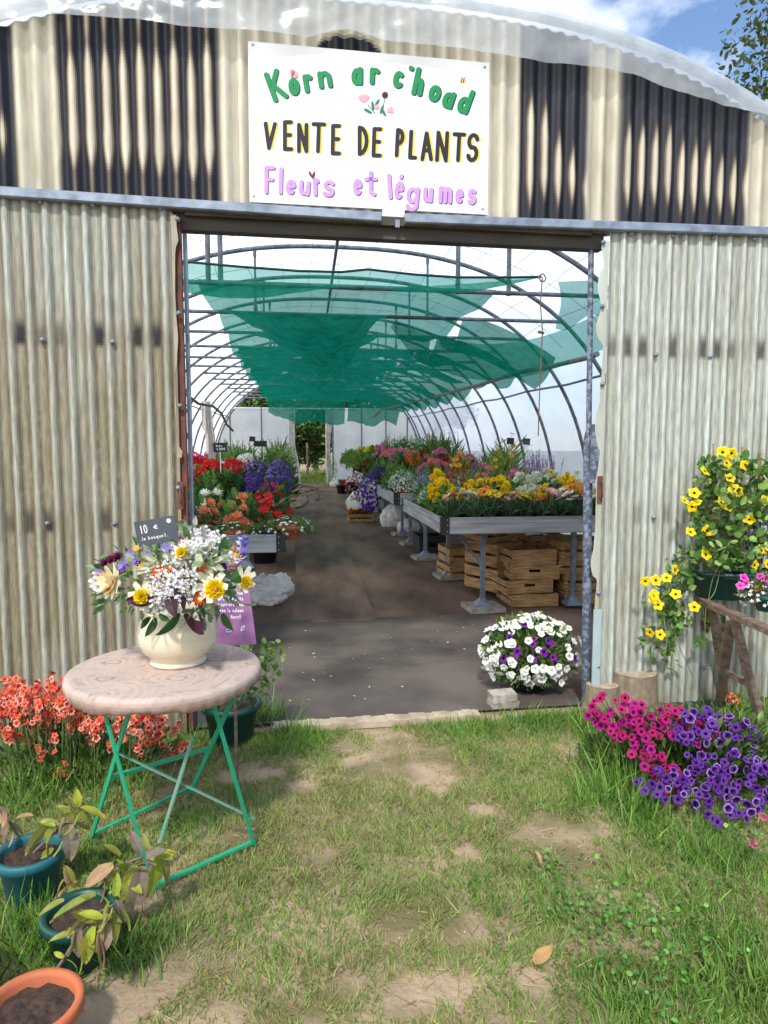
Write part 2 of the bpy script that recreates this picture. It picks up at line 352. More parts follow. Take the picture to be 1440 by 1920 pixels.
# floor of woven ground cloth, laid inside
fm = mat('woven_floor', hexc('866959'), hexc('513d32'), scale=1.3, rough=.85, bump=.12, bscale=90, detail=9, stretch=(1.6, .6, 1))
def slab(poly, name, m_, dz, **k):
    mm = MB(); mm.add([(x, y, gz(y)+dz) for x, y in poly], [tuple(range(len(poly)))]); return mm.build(name, m_, **k)
def floorstrip(s0, s1, yd0, yd1, dz, name, mt, n=24, wob=0):
    P = np.array([[IP(s+(wob*math.sin(3.1*y+s) if s == s0 else 0), dz, y) for y in np.linspace(yd0, yd1, n)] for s in (s0, s1)]); mm = MB(); mm.grid(P[::-1]); return mm.build(name, mt, kind='structure')
floorstrip(-3.75, 3.75, .12, YEND, .008, 'floor', fm)
fm2 = mat('woven_floor_front', hexc('61574f'), hexc('39322e'), scale=1.7, rough=.7, bump=.15, bscale=70, detail=9)
floorstrip(-1.12, 1.22, .05, 2.35, .013, 'front_mat', fm2)
fm3 = mat('woven_path', hexc('87695a'), hexc('5a4437'), scale=1.5, rough=.85, bump=.12, bscale=80, detail=9, stretch=(2, .6, 1))
mm = MB()                                  # the lapped strip whose edge runs down the aisle
e = [G(x, y) for x, y in ((705, 1168), (668, 1085), (627, 985), (606, 950), (592, 905))]
e = [(p[0]+.05*math.sin(i*2.3), p[1]) for i, p in enumerate(e)]
mm.grid(np.array([[(x, y, gz(y)+.016), (x-.3*(1-.3*i/4), y, gz(y)+.016), (x-.75, y, gz(y)+.011)] for i, (x, y) in enumerate(e)]))
mm.build('path', fm3, kind='structure')
sill = MB()
for i in range(26):                         # worn wooden threshold
    s0 = -.62+i*.045; sill.box((s0, -.07, .0), (s0+.046, .02, .035+.004*math.sin(i*1.9)), R=np.stack([U, -NR, [0, 0, 1]], 1), o=F0)
sill.build('door_sill', mat('sill_wood', hexc('b3a48c'), hexc('8e7f69'), scale=9, rough=.85, bump=.2), label='worn pale wooden door sill in front of the dark floor mat', cat='door sill')
# ================================================================ greenhouse
gh = empty('greenhouse', tuple(F0), 0, 'plastic tunnel greenhouse with corrugated front and wide open doorway', 'greenhouse')
MI = Matrix.Translation(-Vector(F0))
def child(mb, name, mt, par=None, smooth=False, **k):
    o = mb.build(name, mt, par or gh, smooth, **k); o.matrix_parent_inverse = Matrix.Identity(4) if par else MI; return o
SP = (sz(360, 220)[0]-sz(137, 220)[0])/7; SPH = sz(137, 220)[0]
PALE, BRN, BLK, GRNW = hexc('d9d1ba'), hexc('6f5439'), hexc('1a1c24'), hexc('b9b49b')
def sx(x, y=240): return sz(x, y)[0]
zones = [(-3.7, sx(28), 0), (sx(112), sx(411), 1), (sx(975), sx(1100), 2), (sx(1166), sx(1402), 3), (3.0, 3.6, 3)]
def gable(sa, sb, oo):
    sv_ = np.arange(sa, sb, SP/12); nz = 70; z0 = 2.73; t = np.linspace(0, 1, nz)
    Sg, Tg = np.meshgrid(sv_, t, indexing='ij'); top = np.maximum(arch(Sg)-.02, z0+.02); Z = z0+(top-z0)*Tg
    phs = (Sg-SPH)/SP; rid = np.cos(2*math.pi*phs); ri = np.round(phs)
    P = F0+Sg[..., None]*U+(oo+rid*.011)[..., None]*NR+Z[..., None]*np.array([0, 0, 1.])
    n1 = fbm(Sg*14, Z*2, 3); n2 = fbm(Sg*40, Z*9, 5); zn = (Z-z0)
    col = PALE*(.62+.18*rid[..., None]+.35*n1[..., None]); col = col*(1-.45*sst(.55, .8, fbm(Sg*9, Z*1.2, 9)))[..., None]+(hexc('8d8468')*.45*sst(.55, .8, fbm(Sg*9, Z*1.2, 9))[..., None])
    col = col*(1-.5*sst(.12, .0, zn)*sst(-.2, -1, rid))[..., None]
    for (a, b, kind) in zones:
        inz = sst(a-.02, a+.012, Sg)*sst(b+.02, b-.012, Sg)
        rr = vn(ri*1.7+3.1, ri*0+kind, 21)
        H1 = {0: .52, 1: .76, 2: .72-.9*(np.clip((Sg-a)/(b-a), 0, 1)*.45)*1.0, 3: .60}[kind]
        lowtip = {0: .12, 1: .05, 2: .03, 3: .03}[kind]+.06*rr
        hi = (top-z0)*(H1+.09*rr-.0)
        wid = .46*sst(lowtip-.03, lowtip+.26, zn)*sst(hi+.12, hi-.16, zn)
        wid = wid*1.75-.40
        if kind in (1, 2): wid = wid+(.10*sst(.5, .3, zn)*sst(.1, .22, zn) if kind == 1 else 0)
        if kind == 1: wid = np.maximum(wid, .16*sst(.82, .97, Tg+.1*(rr-.5)))
        dist = np.abs(phs-ri)*2                                     # 0 ridge .. 1 valley
        w2 = wid+.10*(n2-.5)
        pale = sst(.18, -.26, dist-w2); brn = sst(.38, -.10, dist-w2)
        dk = BLK*(.7+.6*n2[..., None]); zc = dk*(1-brn[..., None])+BRN*(.75+.4*n1[..., None])*brn[..., None]
        zc = zc*(1-pale[..., None])+PALE*(.8+.3*n1[..., None])*pale[..., None]
        col = col*(1-inz[..., None])+zc*inz[..., None]
    hx, hz = sz(655, 99); hr = abs(sz(715, 99)[0]-hx); hole = sst(1.05, .97, np.hypot((Sg-hx)/hr, (Z-hz)/.085)); col = col*(1-hole[..., None])+BLK*.4*hole[..., None]  # dark of the gap above the sign painted as a black oval, sheet uncut
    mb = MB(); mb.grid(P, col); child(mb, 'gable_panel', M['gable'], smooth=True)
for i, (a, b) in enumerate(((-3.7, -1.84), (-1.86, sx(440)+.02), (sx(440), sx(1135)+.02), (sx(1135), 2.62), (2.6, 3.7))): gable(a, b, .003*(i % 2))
# sliding doors of corrugated sheet
DP = .0925
def door(sa, sb, off, name, seed, edge, dirt, rows, label):
    sv_ = np.arange(sa, sb+.001, DP/12); zt = 2.775; nz = 260; z = np.linspace(.03, zt, nz); Sg, Z = np.meshgrid(sv_, z, indexing='ij')
    phs = (Sg-edge)/DP; rid = np.cos(2*math.pi*phs); ri = np.round(phs); iv = np.round(phs-.5)
    P = F0+Sg[..., None]*U+(off+rid*.0075+.0042*np.cos(4*math.pi*phs))[..., None]*NR+Z[..., None]*np.array([0, 0, 1.])
    n1 = fbm(Sg*10, Z*1.3, seed); n2 = fbm(Sg*60, Z*26, seed+1); n3 = fbm(Sg*25, Z*3, seed+2); n4 = fbm(Sg*130, Z*60, seed+7)
    base = hexc('b8bbad'); grime = hexc('857a5f'); clean = hexc('d2dbd6'); dark = hexc('5b523f')
    gr = np.clip(dirt(Sg, Z)+.9*(n1-.5)+.5*(n3-.5), 0, 1)
    col = base*(1-gr[..., None])+grime*gr[..., None]
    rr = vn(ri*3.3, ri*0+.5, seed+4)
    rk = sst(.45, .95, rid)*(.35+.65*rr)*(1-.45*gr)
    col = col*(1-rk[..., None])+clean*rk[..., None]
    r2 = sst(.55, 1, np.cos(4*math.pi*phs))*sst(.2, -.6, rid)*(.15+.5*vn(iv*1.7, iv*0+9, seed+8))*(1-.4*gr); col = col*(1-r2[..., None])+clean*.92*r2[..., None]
    lich = sst(.5, .62, n4*.55+n2*.45)*sst(.2, .8, n1+.25*rid)*.55*sst(2.6, 1.7, Z)*(.3+gr)
    col = col*(1-lich[..., None])+hexc('aaa68c')*lich[..., None]
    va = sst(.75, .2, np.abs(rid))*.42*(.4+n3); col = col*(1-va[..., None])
    stn = sst(.62, .8, fbm(Sg*30, Z*.8, seed+5))*.35; col = col*(1-stn[..., None])+dark*stn[..., None]
    for zr, amt in rows:                                           # scorched blotches where the sheet crosses its rails
        rv = vn(iv*2.1, iv*0+zr, seed+6); hgt = .035+.075*rv; pv = np.abs(phs-.5-iv)*2
        k = amt*sst(.42, .8, rv+.1)*sst(.62, .3, pv+.25*(n2-.5))*np.where(Z > zr, sst(hgt+.035, hgt*.4, Z-zr), sst(.045, .015, zr-Z))
        kb = amt*.28*sst(.14, .0, np.abs(Z-zr-.01))
        col = col*(1-kb[..., None])+hexc('75634a')*kb[..., None]
        col = col*(1-k[..., None])+hexc('1f1b1c')*k[..., None]
    gd = sst(.30, .05, Z)*(.3+.7*n1); col = col*(1-.6*gd[..., None])+hexc('6a6a50')*.6*gd[..., None]
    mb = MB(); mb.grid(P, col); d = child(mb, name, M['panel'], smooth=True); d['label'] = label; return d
zr1 = sz(200, 640)[1]; zr2 = sz(120, 985)[1]; zq1 = sz(1250, 662)[1]; zq2 = sz(1225, 970)[1]
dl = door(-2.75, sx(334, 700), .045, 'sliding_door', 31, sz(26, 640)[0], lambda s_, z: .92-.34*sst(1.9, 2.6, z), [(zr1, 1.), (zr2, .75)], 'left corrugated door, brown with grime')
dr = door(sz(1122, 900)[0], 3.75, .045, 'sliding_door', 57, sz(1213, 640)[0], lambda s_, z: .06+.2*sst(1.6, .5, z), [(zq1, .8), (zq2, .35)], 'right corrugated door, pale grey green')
def screw(par, px, py, off=.062):
    s_, z = sz(px, py, off); p = FP(s_, z, off); mb = MB(); R_ = frames([NR], 0.)[0]
    k = 10; pr = [(.013, -.008), (.013, .0), (.007, .002), (.0065, .008), (0.0007, .008)]
    q = MB(); q.lathe(pr, k); v = np.concatenate(q.v)@R_.T+p
    mb.add(v, [f for f in q.f]); child(mb, 'screw', M['galv'], par, True)
for x, y in ((76, 379), (174, 384), (301, 391), (333, 411), (79, 637), (211, 641), (335, 587), (337, 761), (88, 982), (215, 982), (334, 915)): screw(dl, x, y)
for x, y in ((1132, 454), (1184, 438), (1262, 442), (1340, 445), (1416, 448), (1130, 574), (1130, 720), (1231, 665), (1333, 668), (1227, 970), (1123, 1112), (1122, 1250), (1321, 1252)): screw(dr, x, y)
def FB(s0, s1, z0, z1, o0, o1): return dict(lo=(s0, -o1, z0), hi=(s1, -o0, z1), R=np.stack([U, -NR, [0, 0, 1]], 1), o=F0)
def fbar(name, mt, s0, s1, z0, z1, o0, o1, par=None, bev=0):
    mb = MB(); mb.box(**FB(s0, s1, z0, z1, o0, o1)); return child(mb, name, mt, par)
def rail(s0, z0, s1, z1, h):                # folded galvanised cover over the door track
    mb = MB(); pr = [(.004, 0), (.085, -.006), (.09, -.012), (.09, -h), (.082, -h-.006), (.03, -h-.006)]
    P = np.array([[FP(s_, z+dz, o) for o, dz in pr] for s_, z in zip(np.linspace(s0, s1, 8), np.linspace(z0, z1, 8))]); mb.grid(P)
    P2 = np.array([[FP(s0, z0+dz, o) for o, dz in pr], [FP(s0, z0+dz-.001, o*.98) for o, dz in pr]])
    mb.add(P[0], [tuple(range(6))]); mb.add(P[-1], [tuple(range(6))[::-1]]); return child(mb, 'door_track', M['galv'])
a, b = sz(0, 345, .09), sz(715, 395, .09); rail(-3.0, a[1]+.015, b[0], b[1], .048)
a, b = sz(760, 397, .09), sz(1440, 422, .09); rail(a[0], a[1], 3.6, b[1]+.02, .048)
fbar('header_beam', M['dark'], -1.12, 1.24, 2.655, 2.74, -.06, .012); fbar('header_beam', M['dark'], -1.02, 1.15, 2.715, 2.76, .014, .05)
0 and fbar('track_joint', M['white'], sz(716, 400)[0], sz(759, 400)[0], sz(740, 418)[1], sz(740, 382)[1], .03, .085)
fbar('hook', M['galv'], sz(738, 425)[0], sz(746, 425)[0], sz(740, 432)[1], sz(740, 418)[1], .04, .055)
# door edges: rusty left stile, spangled right post, broken sheet edges
jl = sz(340, 700)[0]; fbar('door_stile', M['rust'], jl-.012, jl+.018, .03, 2.7, -.03, .03)
fbar('door_stile', mat('tarnished', hexc('95876f'), hexc('6f5a46'), scale=6, rough=.7, stretch=(1, 1, .3)), jl-.028, jl-.0125, .03, 2.72, .02, .058)
p0, p1 = sz(1108, 456), sz(1098, 1275)
mb = MB(); mb.tube([FP(p0[0]+.006, 2.7, -.01), FP((p0[0]*.6+p1[0]*.4)+.006, 1.66, -.01), FP((p0[0]*.6+p1[0]*.4)+.004, 1.6, -.01), FP(p1[0]+.012, 0, -.01)], [.016, .016, .026, .026], 10); child(mb, 'door_post', M['post'], smooth=True)
fbar('door_post', M['galv'], sz(340, 420)[0]+.0, sz(343, 420)[0]+.012, .02, 2.65, -.075, -.035)
def jag(name, s0, s1, z0, z1, off, mt, seed, side):
    n = 40; zz = np.linspace(z0, z1, n); e = (vn(zz*9, zz*0, seed)-.5)*.03+sst(.55, .6, vn(zz*3, zz*0+4, seed))*.02
    mb = MB(); A = [FP((s0 if side > 0 else s0+e[i]), z, off) for i, z in enumerate(zz)]; B = [FP((s1+e[i] if side > 0 else s1), z, off) for i, z in enumerate(zz)]
    mb.grid(np.array([A, B])); return child(mb, name, mt)
edge_m = mat('sheet_edge', hexc('c3cdc4'), hexc('a5a08a'), scale=4, rough=.5, stretch=(1, 1, .3), trans=.15)
q = sz(1112, 700)[0]
jag('torn_edge', q-.002, q+.05, 1.32, 2.69, .050, edge_m, 3, -1); jag('torn_edge', q+.005, q+.05, .62, 1.315, .052, edge_m, 8, -1)
fbar('patch_strip', mat('patch', hexc('a9bcbe'), hexc('9aacae'), scale=4, rough=.35), sz(1103, 1200)[0], sz(1117, 1200)[0], .1, .62, .056, .064)
fbar('corner_plate', M['post'], sz(1101, 855)[0], sz(1117, 855)[0], sz(1110, 905)[1], sz(1110, 796)[1], .03, .049)
q = sz(333, 600)[0]; jag('torn_edge', q-.012, q-.004, 1.5, 2.71, .060, mat('grey_edge', hexc('a5a08e'), hexc('8a8473'), scale=6), 12, 1)
def dhandle(px, y0, y1, par):
    s_, z0 = sz(px, y1, .07); z1 = sz(px, y0, .07)[1]; mb = MB(); mb.box(**FB(s_-.014, s_+.016, z0, z1, .052, .060)); o = child(mb, 'handle', M['rust'], par)
    mb = MB(); mb.tube([FP(s_+.002, z0+.03, .06), FP(s_+.004, z0+.035, .085), FP(s_+.004, z1-.035, .085), FP(s_+.002, z1-.03, .06)], .004, 6); child(mb, 'handle_bar', M['rust'], par, True)
dhandle(338, 903, 955, dl); dhandle(1126, 893, 944, dr)
# base strip at the foot of the right door
fbar('base_plate', M['galv'], sz(1270, 1290)[0], sz(1420, 1290)[0], .0, .06, .0, .034)
# hoops, ties, struts, purlins
RIB = [4.45+1.5*i for i in range(12)]; RIB = [r for r in [-3+4.45+1.5*i for i in range(14)] if r < YEND]
def hoop(yd, r=.026, name='hoop'):
    t = np.linspace(-1, 1, 61); s_ = np.sign(t)*(1-(1-np.abs(t))**1.6)*(AA-.035); s_ = np.concatenate([s_]); zz = arch(s_, AA-.03, HH-.03)
    mb = MB(); mb.tube([IP(a, max(z, 0), yd) for a, z in zip(s_, zz)], r, 8); return child(mb, name, M['pipe'], smooth=True)
TZ = 3.05
for i, yd in enumerate(RIB):
    hoop(yd)
    if yd < 2: continue
    hw = AA*(1-(TZ/HH)**NE)**(1/NE)-.05
    mb = MB(); mb.tube([IP(s_, TZ, yd) for s_ in (-hw, 0, hw)], .022, 8); child(mb, 'tie_bar', M['pipe'], smooth=True)
    for s_ in ((-1.0, 1.0) if yd > 4 else ()):
        mb = MB(); mb.tube([IP(s_, TZ, yd), IP(s_, TZ+.07, yd), IP(s_, TZ+.1, yd), IP(s_, arch(np.array(s_))-.14, yd), IP(s_, arch(np.array(s_))-.11, yd), IP(s_, arch(np.array(s_))-.05, yd)], [.024, .024, .014, .014, .022, .022], 6); child(mb, 'strut', M['pipe'], smooth=True)
hoop(.06, .03, 'front_hoop'); hoop(YEND, .026, 'end_hoop')
mb = MB(); mb.tube([IP(-.08, HH-.085, y) for y in np.linspace(.1, YEND, 9)], .02, 8); child(mb, 'ridge_pole', M['pipe'], smooth=True)
for s_ in (-3.25, 3.25):
    zz = float(arch(np.array(abs(s_))))-.04; mb = MB(); mb.tube([IP(s_, zz+.015*math.sin(y*1.9), y) for y in np.linspace(.1, YEND, 24)], .017, 8); child(mb, 'purlin', M['pipe'], smooth=True)
for x, y in ((391, 425), (414, 425), (862, 440), (960, 450)):          # gable uprights behind the header
    s_ = D(x, 500, 6.74)[0]-F0[0]; mb = MB(); mb.tube([IP(s_, TZ-.02, 2.97), IP(s_, float(arch(np.array(s_)))-.06, 2.97)], .024, 8)
    child(mb, 'gable_upright', M['pipe'], smooth=True)
wm = mat('wire', hexc('55585c'), scale=5)
mb = MB()
for s_ in np.linspace(-2.6, 2.6, 15):
    zz = float(arch(np.array(abs(s_))))-.09; mb.tube([IP(s_+.03*math.sin(y*2.2+s_*5), zz+.01*math.sin(3*y), y) for y in np.linspace(.2, YEND, 60)], .0032, 3, cap=False)
child(mb, 'wire_net', wm); mb = MB()
for y in np.linspace(.9, YEND, 16): mb.tube([IP(s_, float(arch(np.array(abs(s_))))-.085, y+.05*math.sin(s_*4)) for s_ in np.linspace(-2.9, 2.9, 24)], .003, 3, cap=False)
child(mb, 'wire_net', wm)
# plastic cover, end wall
t = np.linspace(-1, 1, 49); ss_ = np.sign(t)*(1-(1-np.abs(t))**1.6)*AA; yy = np.linspace(.03, YEND, 40)
P = np.array([[IP(a, float(arch(np.array(a)))+(.012*math.sin(y*4.19) if abs(a) < 3.7 else 0), y) for y in yy] for a in ss_]); mb = MB(); mb.grid(P); child(mb, 'cover', M['film'], smooth=True)
def endp(s0, s1, z0, z1, name='end_wall', n=14, wav=.03, mt=None):
    P = np.array([[IP(a, min(z, float(arch(np.array(a)))-.02), YEND+.03+wav*math.sin(a*5+z)) for z in np.linspace(z0, z1, 8)] for a in np.linspace(s0, s1, n)]); mb = MB(); mb.grid(P); return child(mb, name, mt or M['cloth2'], smooth=True)
M['cloth2'] = mat('end_film', hexc('f6f8fa'), hexc('e2e7ec'), scale=1.6, rough=.6, trans=.75, alpha=.06)
endp(-3.75, -.92, 0, 2.72); endp(.42, 3.75, 0, 2.72); endp(-3.75, -3.0, 2.72, 3.2); endp(3.0, 3.75, 2.72, 3.2)
for s_ in (-3.2, -2.1, -1.0, .45, 1.5, 2.4, 3.2): mb = MB(); mb.tube([IP(s_, 0, YEND-.02), IP(s_, 2.75, YEND-.02)], .03, 6); child(mb, 'end_post', M['pipe'])
mb = MB(); mb.tube([IP(s_, 2.72, YEND-.01) for s_ in (-3.3, 0, 3.3)], .035, 6); child(mb, 'end_beam', M['white'])
for s0, s1, sd_ in ((-1.15, -.74, 1), (.18, .5, 2)):                    # plastic curtains tied back at the far door
    P = np.array([[IP(s0+(s1-s0)*(u*(.75+.25*math.sin(z*2+sd_))), z, YEND-.15+.07*math.sin(u*17+z*1.2)) for z in np.linspace(.03, 2.66, 14)] for u in np.linspace(0, 1, 26)]); mb = MB(); mb.grid(P)
    child(mb, 'door_curtain', M['cloth'], smooth=True)
# loose film folded over the front hoop
lo = [(-40, 48), (0, 46), (60, 36), (150, 36), (250, 41), (330, 53), (420, 62), (500, 68), (580, 76), (600, 70), (625, 64), (655, 62), (690, 72), (716, 84), (800, 92), (930, 108), (1010, 122), (1090, 129), (1140, 138), (1180, 142), (1260, 175), (1350, 202), (1440, 224), (1600, 290)]
lo = [sz(x, y, .05) for x, y in lo]; ls, lz = zip(*lo)
su = np.linspace(-3.6, 3.6, 260); rows = []
for k in np.linspace(0, 1, 22):
    r = []
    for a in su:
        zt = float(arch(np.array(a)))+.03
        zl = min(float(np.interp(a, ls, lz)), zt-.05)
        if k < .25: q = k/.25; o, z = -.5*(1-q), zt+.012*q
        else: q = (k-.25)/.75; o, z = .055*math.sin(min(1, q*6)*math.pi/2)+.02*q, zt+.012+(zl-zt-.012)*q
        nz = (fbm(np.array(a*5), np.array(z*7+o*3), 77, 3)-.5)*(.05 if k > .3 else .01)+(fbm(np.array(a*19), np.array(z*14), 78, 3)-.5)*(.010 if k > .3 else 0)
        r.append(FP(a, z, o+nz+.012))
    rows.append(r)
mb = MB(); mb.grid(np.array(rows)); child(mb, 'film_flap', M['flap'], smooth=True)
mb = MB(); mb.tube([FP(a, float(arch(np.array(a)))+.03, .02) for a in np.linspace(-3.5, 3.5, 80)], .034, 10); child(mb, 'film_roll', M['flap'], smooth=True)
# ================================================================ sign
R3 = np.stack([U, -NR, [0, 0, 1]], 1)
s0, z1 = sz(465, 75, .03); s1, z0 = sz(914, 402, .03); sg0, sgz = sz(468, 377, .03)
sign = empty('shop_sign', tuple(FP((s0+s1)/2, z0, .03)), 0, 'white painted sign board with green, black and lilac lettering over the doorway', 'sign')
SMI = Matrix.Translation(-Vector(sign.location))
def schild(mb, name, mt, **k): o = mb.build(name, mt, sign, **k); o.matrix_parent_inverse = SMI; return o
tl, tr_, br, bl = sz(465, 76, .03), sz(918, 117, .03), sz(914, 402, .03), sz(468, 376, .03)
bl = (bl[0], min(bl[1], br[1]+.0)); mb = MB()
splace0 = lambda x, y, a, b_: fac(x+a, y+b_, .0275)
V = [FP(a, z, o) for o in (.026, .016) for a, z in (bl, br, tr_, tl)]
mb.add(V, [(0, 1, 2, 3), (7, 6, 5, 4), (0, 4, 5, 1), (1, 5, 6, 2), (2, 6, 7, 3), (3, 7, 4, 0)]); schild(mb, 'board', mat('board_paint', hexc('e8e9ea'), hexc('d2d3d0'), scale=2.2, rough=.45, stretch=(1, 1, .5)))
for x, y in ((474, 84), (909, 126), (905, 392), (476, 368)):
    mb = MB(); mb.add([splace0(x, y, 2.6*math.cos(t), 2.6*math.sin(t)) for t in np.linspace(0, 6.28, 9)[:-1]], [tuple(range(8))]); schild(mb, 'screw', M['galv'])
mb = MB(); mb.box(**FB(sz(717, 415, .03)[0], sz(758, 415, .03)[0], sz(740, 416, .03)[1], br[1]+.01, .028, .036)); schild(mb, 'board_tab', M['white'])
def arcp(cx, cy, rx, ry, a0, a1, n=9): return [(cx+rx*math.cos(math.radians(a0+(a1-a0)*i/(n-1))), cy+ry*math.sin(math.radians(a0+(a1-a0)*i/(n-1)))) for i in range(n)]
X = .5
GL = {  # hand lettering: strokes in a unit box, y up
 'K': [[(.1, 1), (.1, 0)], [(.9, 1), (.12, .42)], [(.3, .55), (.95, 0)]], 'V': [[(0, 1), (.5, 0), (1, 1)]], 'E': [[(.95, 1), (.1, 1), (.1, 0), (1, 0)], [(.1, .52), (.85, .52)]],
 'N': [[(.05, 0), (.05, 1), (.95, 0), (.95, 1)]], 'T': [[(0, 1), (1, 1)], [(.5, 1), (.5, 0)]], 'D': [[(.1, 0), (.1, 1)]+arcp(.1, .5, .85, .5, 90, -90)], 'P': [[(.1, 0), (.1, 1)]+arcp(.2, .73, .72, .27, 90, -90)+[(.1, .46)]],
 'L': [[(.1, 1), (.1, 0), (.95, 0)]], 'A': [[(0, 0), (.5, 1), (1, 0)], [(.2, .34), (.8, .34)]], 'S': [arcp(.5, .74, .45, .26, 20, 250, 9)+arcp(.5, .26, .45, .26, 80, -160, 9)], 'F': [[(.95, 1), (.1, 1), (.1, 0)], [(.1, .52), (.8, .52)]], 'M': [[(0, 0), (.12, 1), (.5, .3), (.88, 1), (1, 0)]],
 'o': [arcp(.5, .5, .45, .47, 0, 360, 15)], 'r': [[(.15, 1), (.15, 0)], [(.15, .62)]+arcp(.6, .62, .42, .36, 160, 40, 6)], 'n': [[(.1, 1), (.1, 0)], [(.1, .6)]+arcp(.5, .6, .38, .38, 170, 0, 7)+[(.9, 0)]], 'a': [arcp(.45, .46, .4, .45, 40, 340, 13), [(.9, 1), (.9, 0)]],
 'c': [arcp(.55, .5, .48, .48, 45, 315, 11)], "'": [[(.7, 1), (.3, 0)]], 'h': [[(.1, 1), (.1, 0)], [(.1, .38)]+arcp(.5, .35, .38, .24, 160, 0, 7)+[(.9, 0)]], 'd': [arcp(.42, .3, .38, .3, 20, 340, 13), [(.88, 1), (.88, 0)]], 'l': [[(.5, 1), (.5, 0)]],
 'e': [[(.12, .5), (.9, .55)]+arcp(.5, .5, .42, .46, 10, 310, 11)], 'u': [[(.1, 1), (.1, .4)]+arcp(.48, .4, .38, .38, 180, 350, 8)+[(.9, 1), (.9, 0)]], 's': [arcp(.5, .75, .4, .24, 30, 250, 8)+arcp(.5, .26, .42, .25, 80, -150, 8)], 't': [[(.5, 1), (.5, .12), (.85, .0)], [(.05, .7), (1, .7)]],
 'g': [arcp(.45, .68, .38, .3, 30, 330, 11), [(.88, 1), (.86, .3)]+arcp(.45, .25, .42, .24, 0, -160, 7)], 'm': [[(.06, 1), (.06, 0)], [(.06, .65)]+arcp(.28, .65, .22, .32, 170, 0, 6)+[(.5, 0)], [(.5, .65)]+arcp(.72, .65, .22, .32, 170, 0, 6)+[(.94, 0)]], 'i': [[(.5, .7), (.5, 0)], [(.5, .92), (.52, 1)]], 'b': [[(.1, 1), (.1, 0)], arcp(.48, .3, .4, .3, 180, -180, 13)],
 'q': [arcp(.42, .68, .38, .3, 20, 340, 13), [(.85, 1), (.85, 0)]], 'p': [[(.1, 1), (.1, 0)], arcp(.48, .68, .4, .3, 180, -180, 13)], 'v': [[(0, 1), (.5, 0), (1, 1)]], '1': [[(.2, .7), (.55, 1), (.55, 0)]], '0': [arcp(.5, .5, .42, .5, 0, 360, 15)], '€': [arcp(.6, .5, .42, .48, 50, 310, 10), [(0, .6), (.7, .6)], [(0, .4), (.65, .4)]], '!': [[(.5, 1), (.5, .3)], [(.5, .06), (.5, 0)]], '.': [[(.45, .05), (.55, .05)]], '2': [arcp(.5, .72, .4, .28, 170, -20, 8)+[(.1, 0), (.95, 0)]], ',': [[(.5, .1), (.4, -.1)]]}
def ribbon(mb, pts, wd, place, c, lift):
    P = np.array(pts, float); n = len(P)
    for i in range(n-1):
        d = P[i+1]-P[i]; l = np.linalg.norm(d)
        if l < 1e-6: continue
        nn = np.array([-d[1], d[0]])/l*wd/2; mb.add([place(*q, lift+i*.00004) for q in (P[i]-nn, P[i+1]-nn, P[i+1]+nn, P[i]+nn)], [(0, 1, 2, 3)], c)
    for i in range(n):
        mb.add([place(*(P[i]+wd/2*np.array([math.cos(a), math.sin(a)])), lift+.00002+i*.00004) for a in np.linspace(0, 2*math.pi, 10)[:-1]], [tuple(range(9))], c)
def glyph(mb, ch, x0, y0, x1, y1, wd, place, c, lift, rot=0, dx=0, dy=0):
    """letter ch in the box x0..x1 (top y0, bottom y1, y down) in the units of place()"""
    cx_, cy_ = (x0+x1)/2, (y0+y1)/2; W_, H_ = x1-x0-wd, y1-y0-wd; ca, sa = math.cos(math.radians(rot)), math.sin(math.radians(rot))
    for st in GL[ch]:
        pts = []
        for a, b in st:
            u, v = (a-.5)*W_, (.5-b)*H_; pts.append((cx_+u*ca-v*sa+dx, cy_+u*sa+v*ca+dy))
        ribbon(mb, pts, wd, place, c, lift)
def splace(x, y, l): p = fac(x, y, .0265+l); return p
def letters(lst, wd, c, sh, dx, dy, name):
    j = [i for i in range(1, len(lst)) if lst[i][1]-lst[i-1][2] > 15]
    if j: letters(lst[:j[0]], wd, c, sh, dx, dy, name); return letters(lst[j[0]:], wd, c, sh, dx, dy, name)
    mb = MB()
    for i, (ch, a, b, c_, d, r) in enumerate(lst):
        glyph(mb, ch, a, c_, b, d, wd, splace, sh, .0008, r, dx, dy)
    for i, (ch, a, b, c_, d, r) in enumerate(lst):
        glyph(mb, ch, a, c_, b, d, wd, splace, c, .0022, r)
    schild(mb, name, M['paint'])
letters([('K', 500, 534, 130, 190, -20), ('o', 540, 562, 145, 180, -8), ('r', 567, 588, 138, 174, -10), ('n', 594, 624, 132, 166, -8), ('a', 658, 681, 125, 160, 0), ('r', 691, 713, 126, 159, 2), ('c', 736, 757, 132, 166, 8), ("'", 768, 774, 123, 133, 15), ('h', 774, 797, 126, 180, 12), ('o', 803, 827, 158, 192, 14), ('a', 829, 853, 170, 204, 18), ('d', 860, 886, 165, 214, 20)], 9, hexc('12854d'), hexc('17463f'), 2.2, 1.6, 'green_word')
letters([('V', 493, 518, 228, 281, 3), ('E', 529, 550, 225, 283, 0), ('N', 556, 579, 230, 287, 0), ('T', 583, 611, 229, 287, 2), ('E', 619, 640, 232, 291, 1), ('D', 669, 692, 235, 292, 0), ('E', 696, 717, 238, 295, 2), ('P', 740, 759, 240, 295, 3), ('L', 765, 784, 243, 299, 3), ('A', 788, 812, 246, 302, 0), ('N', 816, 842, 245, 304, 3), ('T', 847, 873, 248, 304, 3), ('S', 874, 899, 249, 304, 5)], 7.5, hexc('23252d'), hexc('ecc91b'), 3.2, .6, 'black_word')
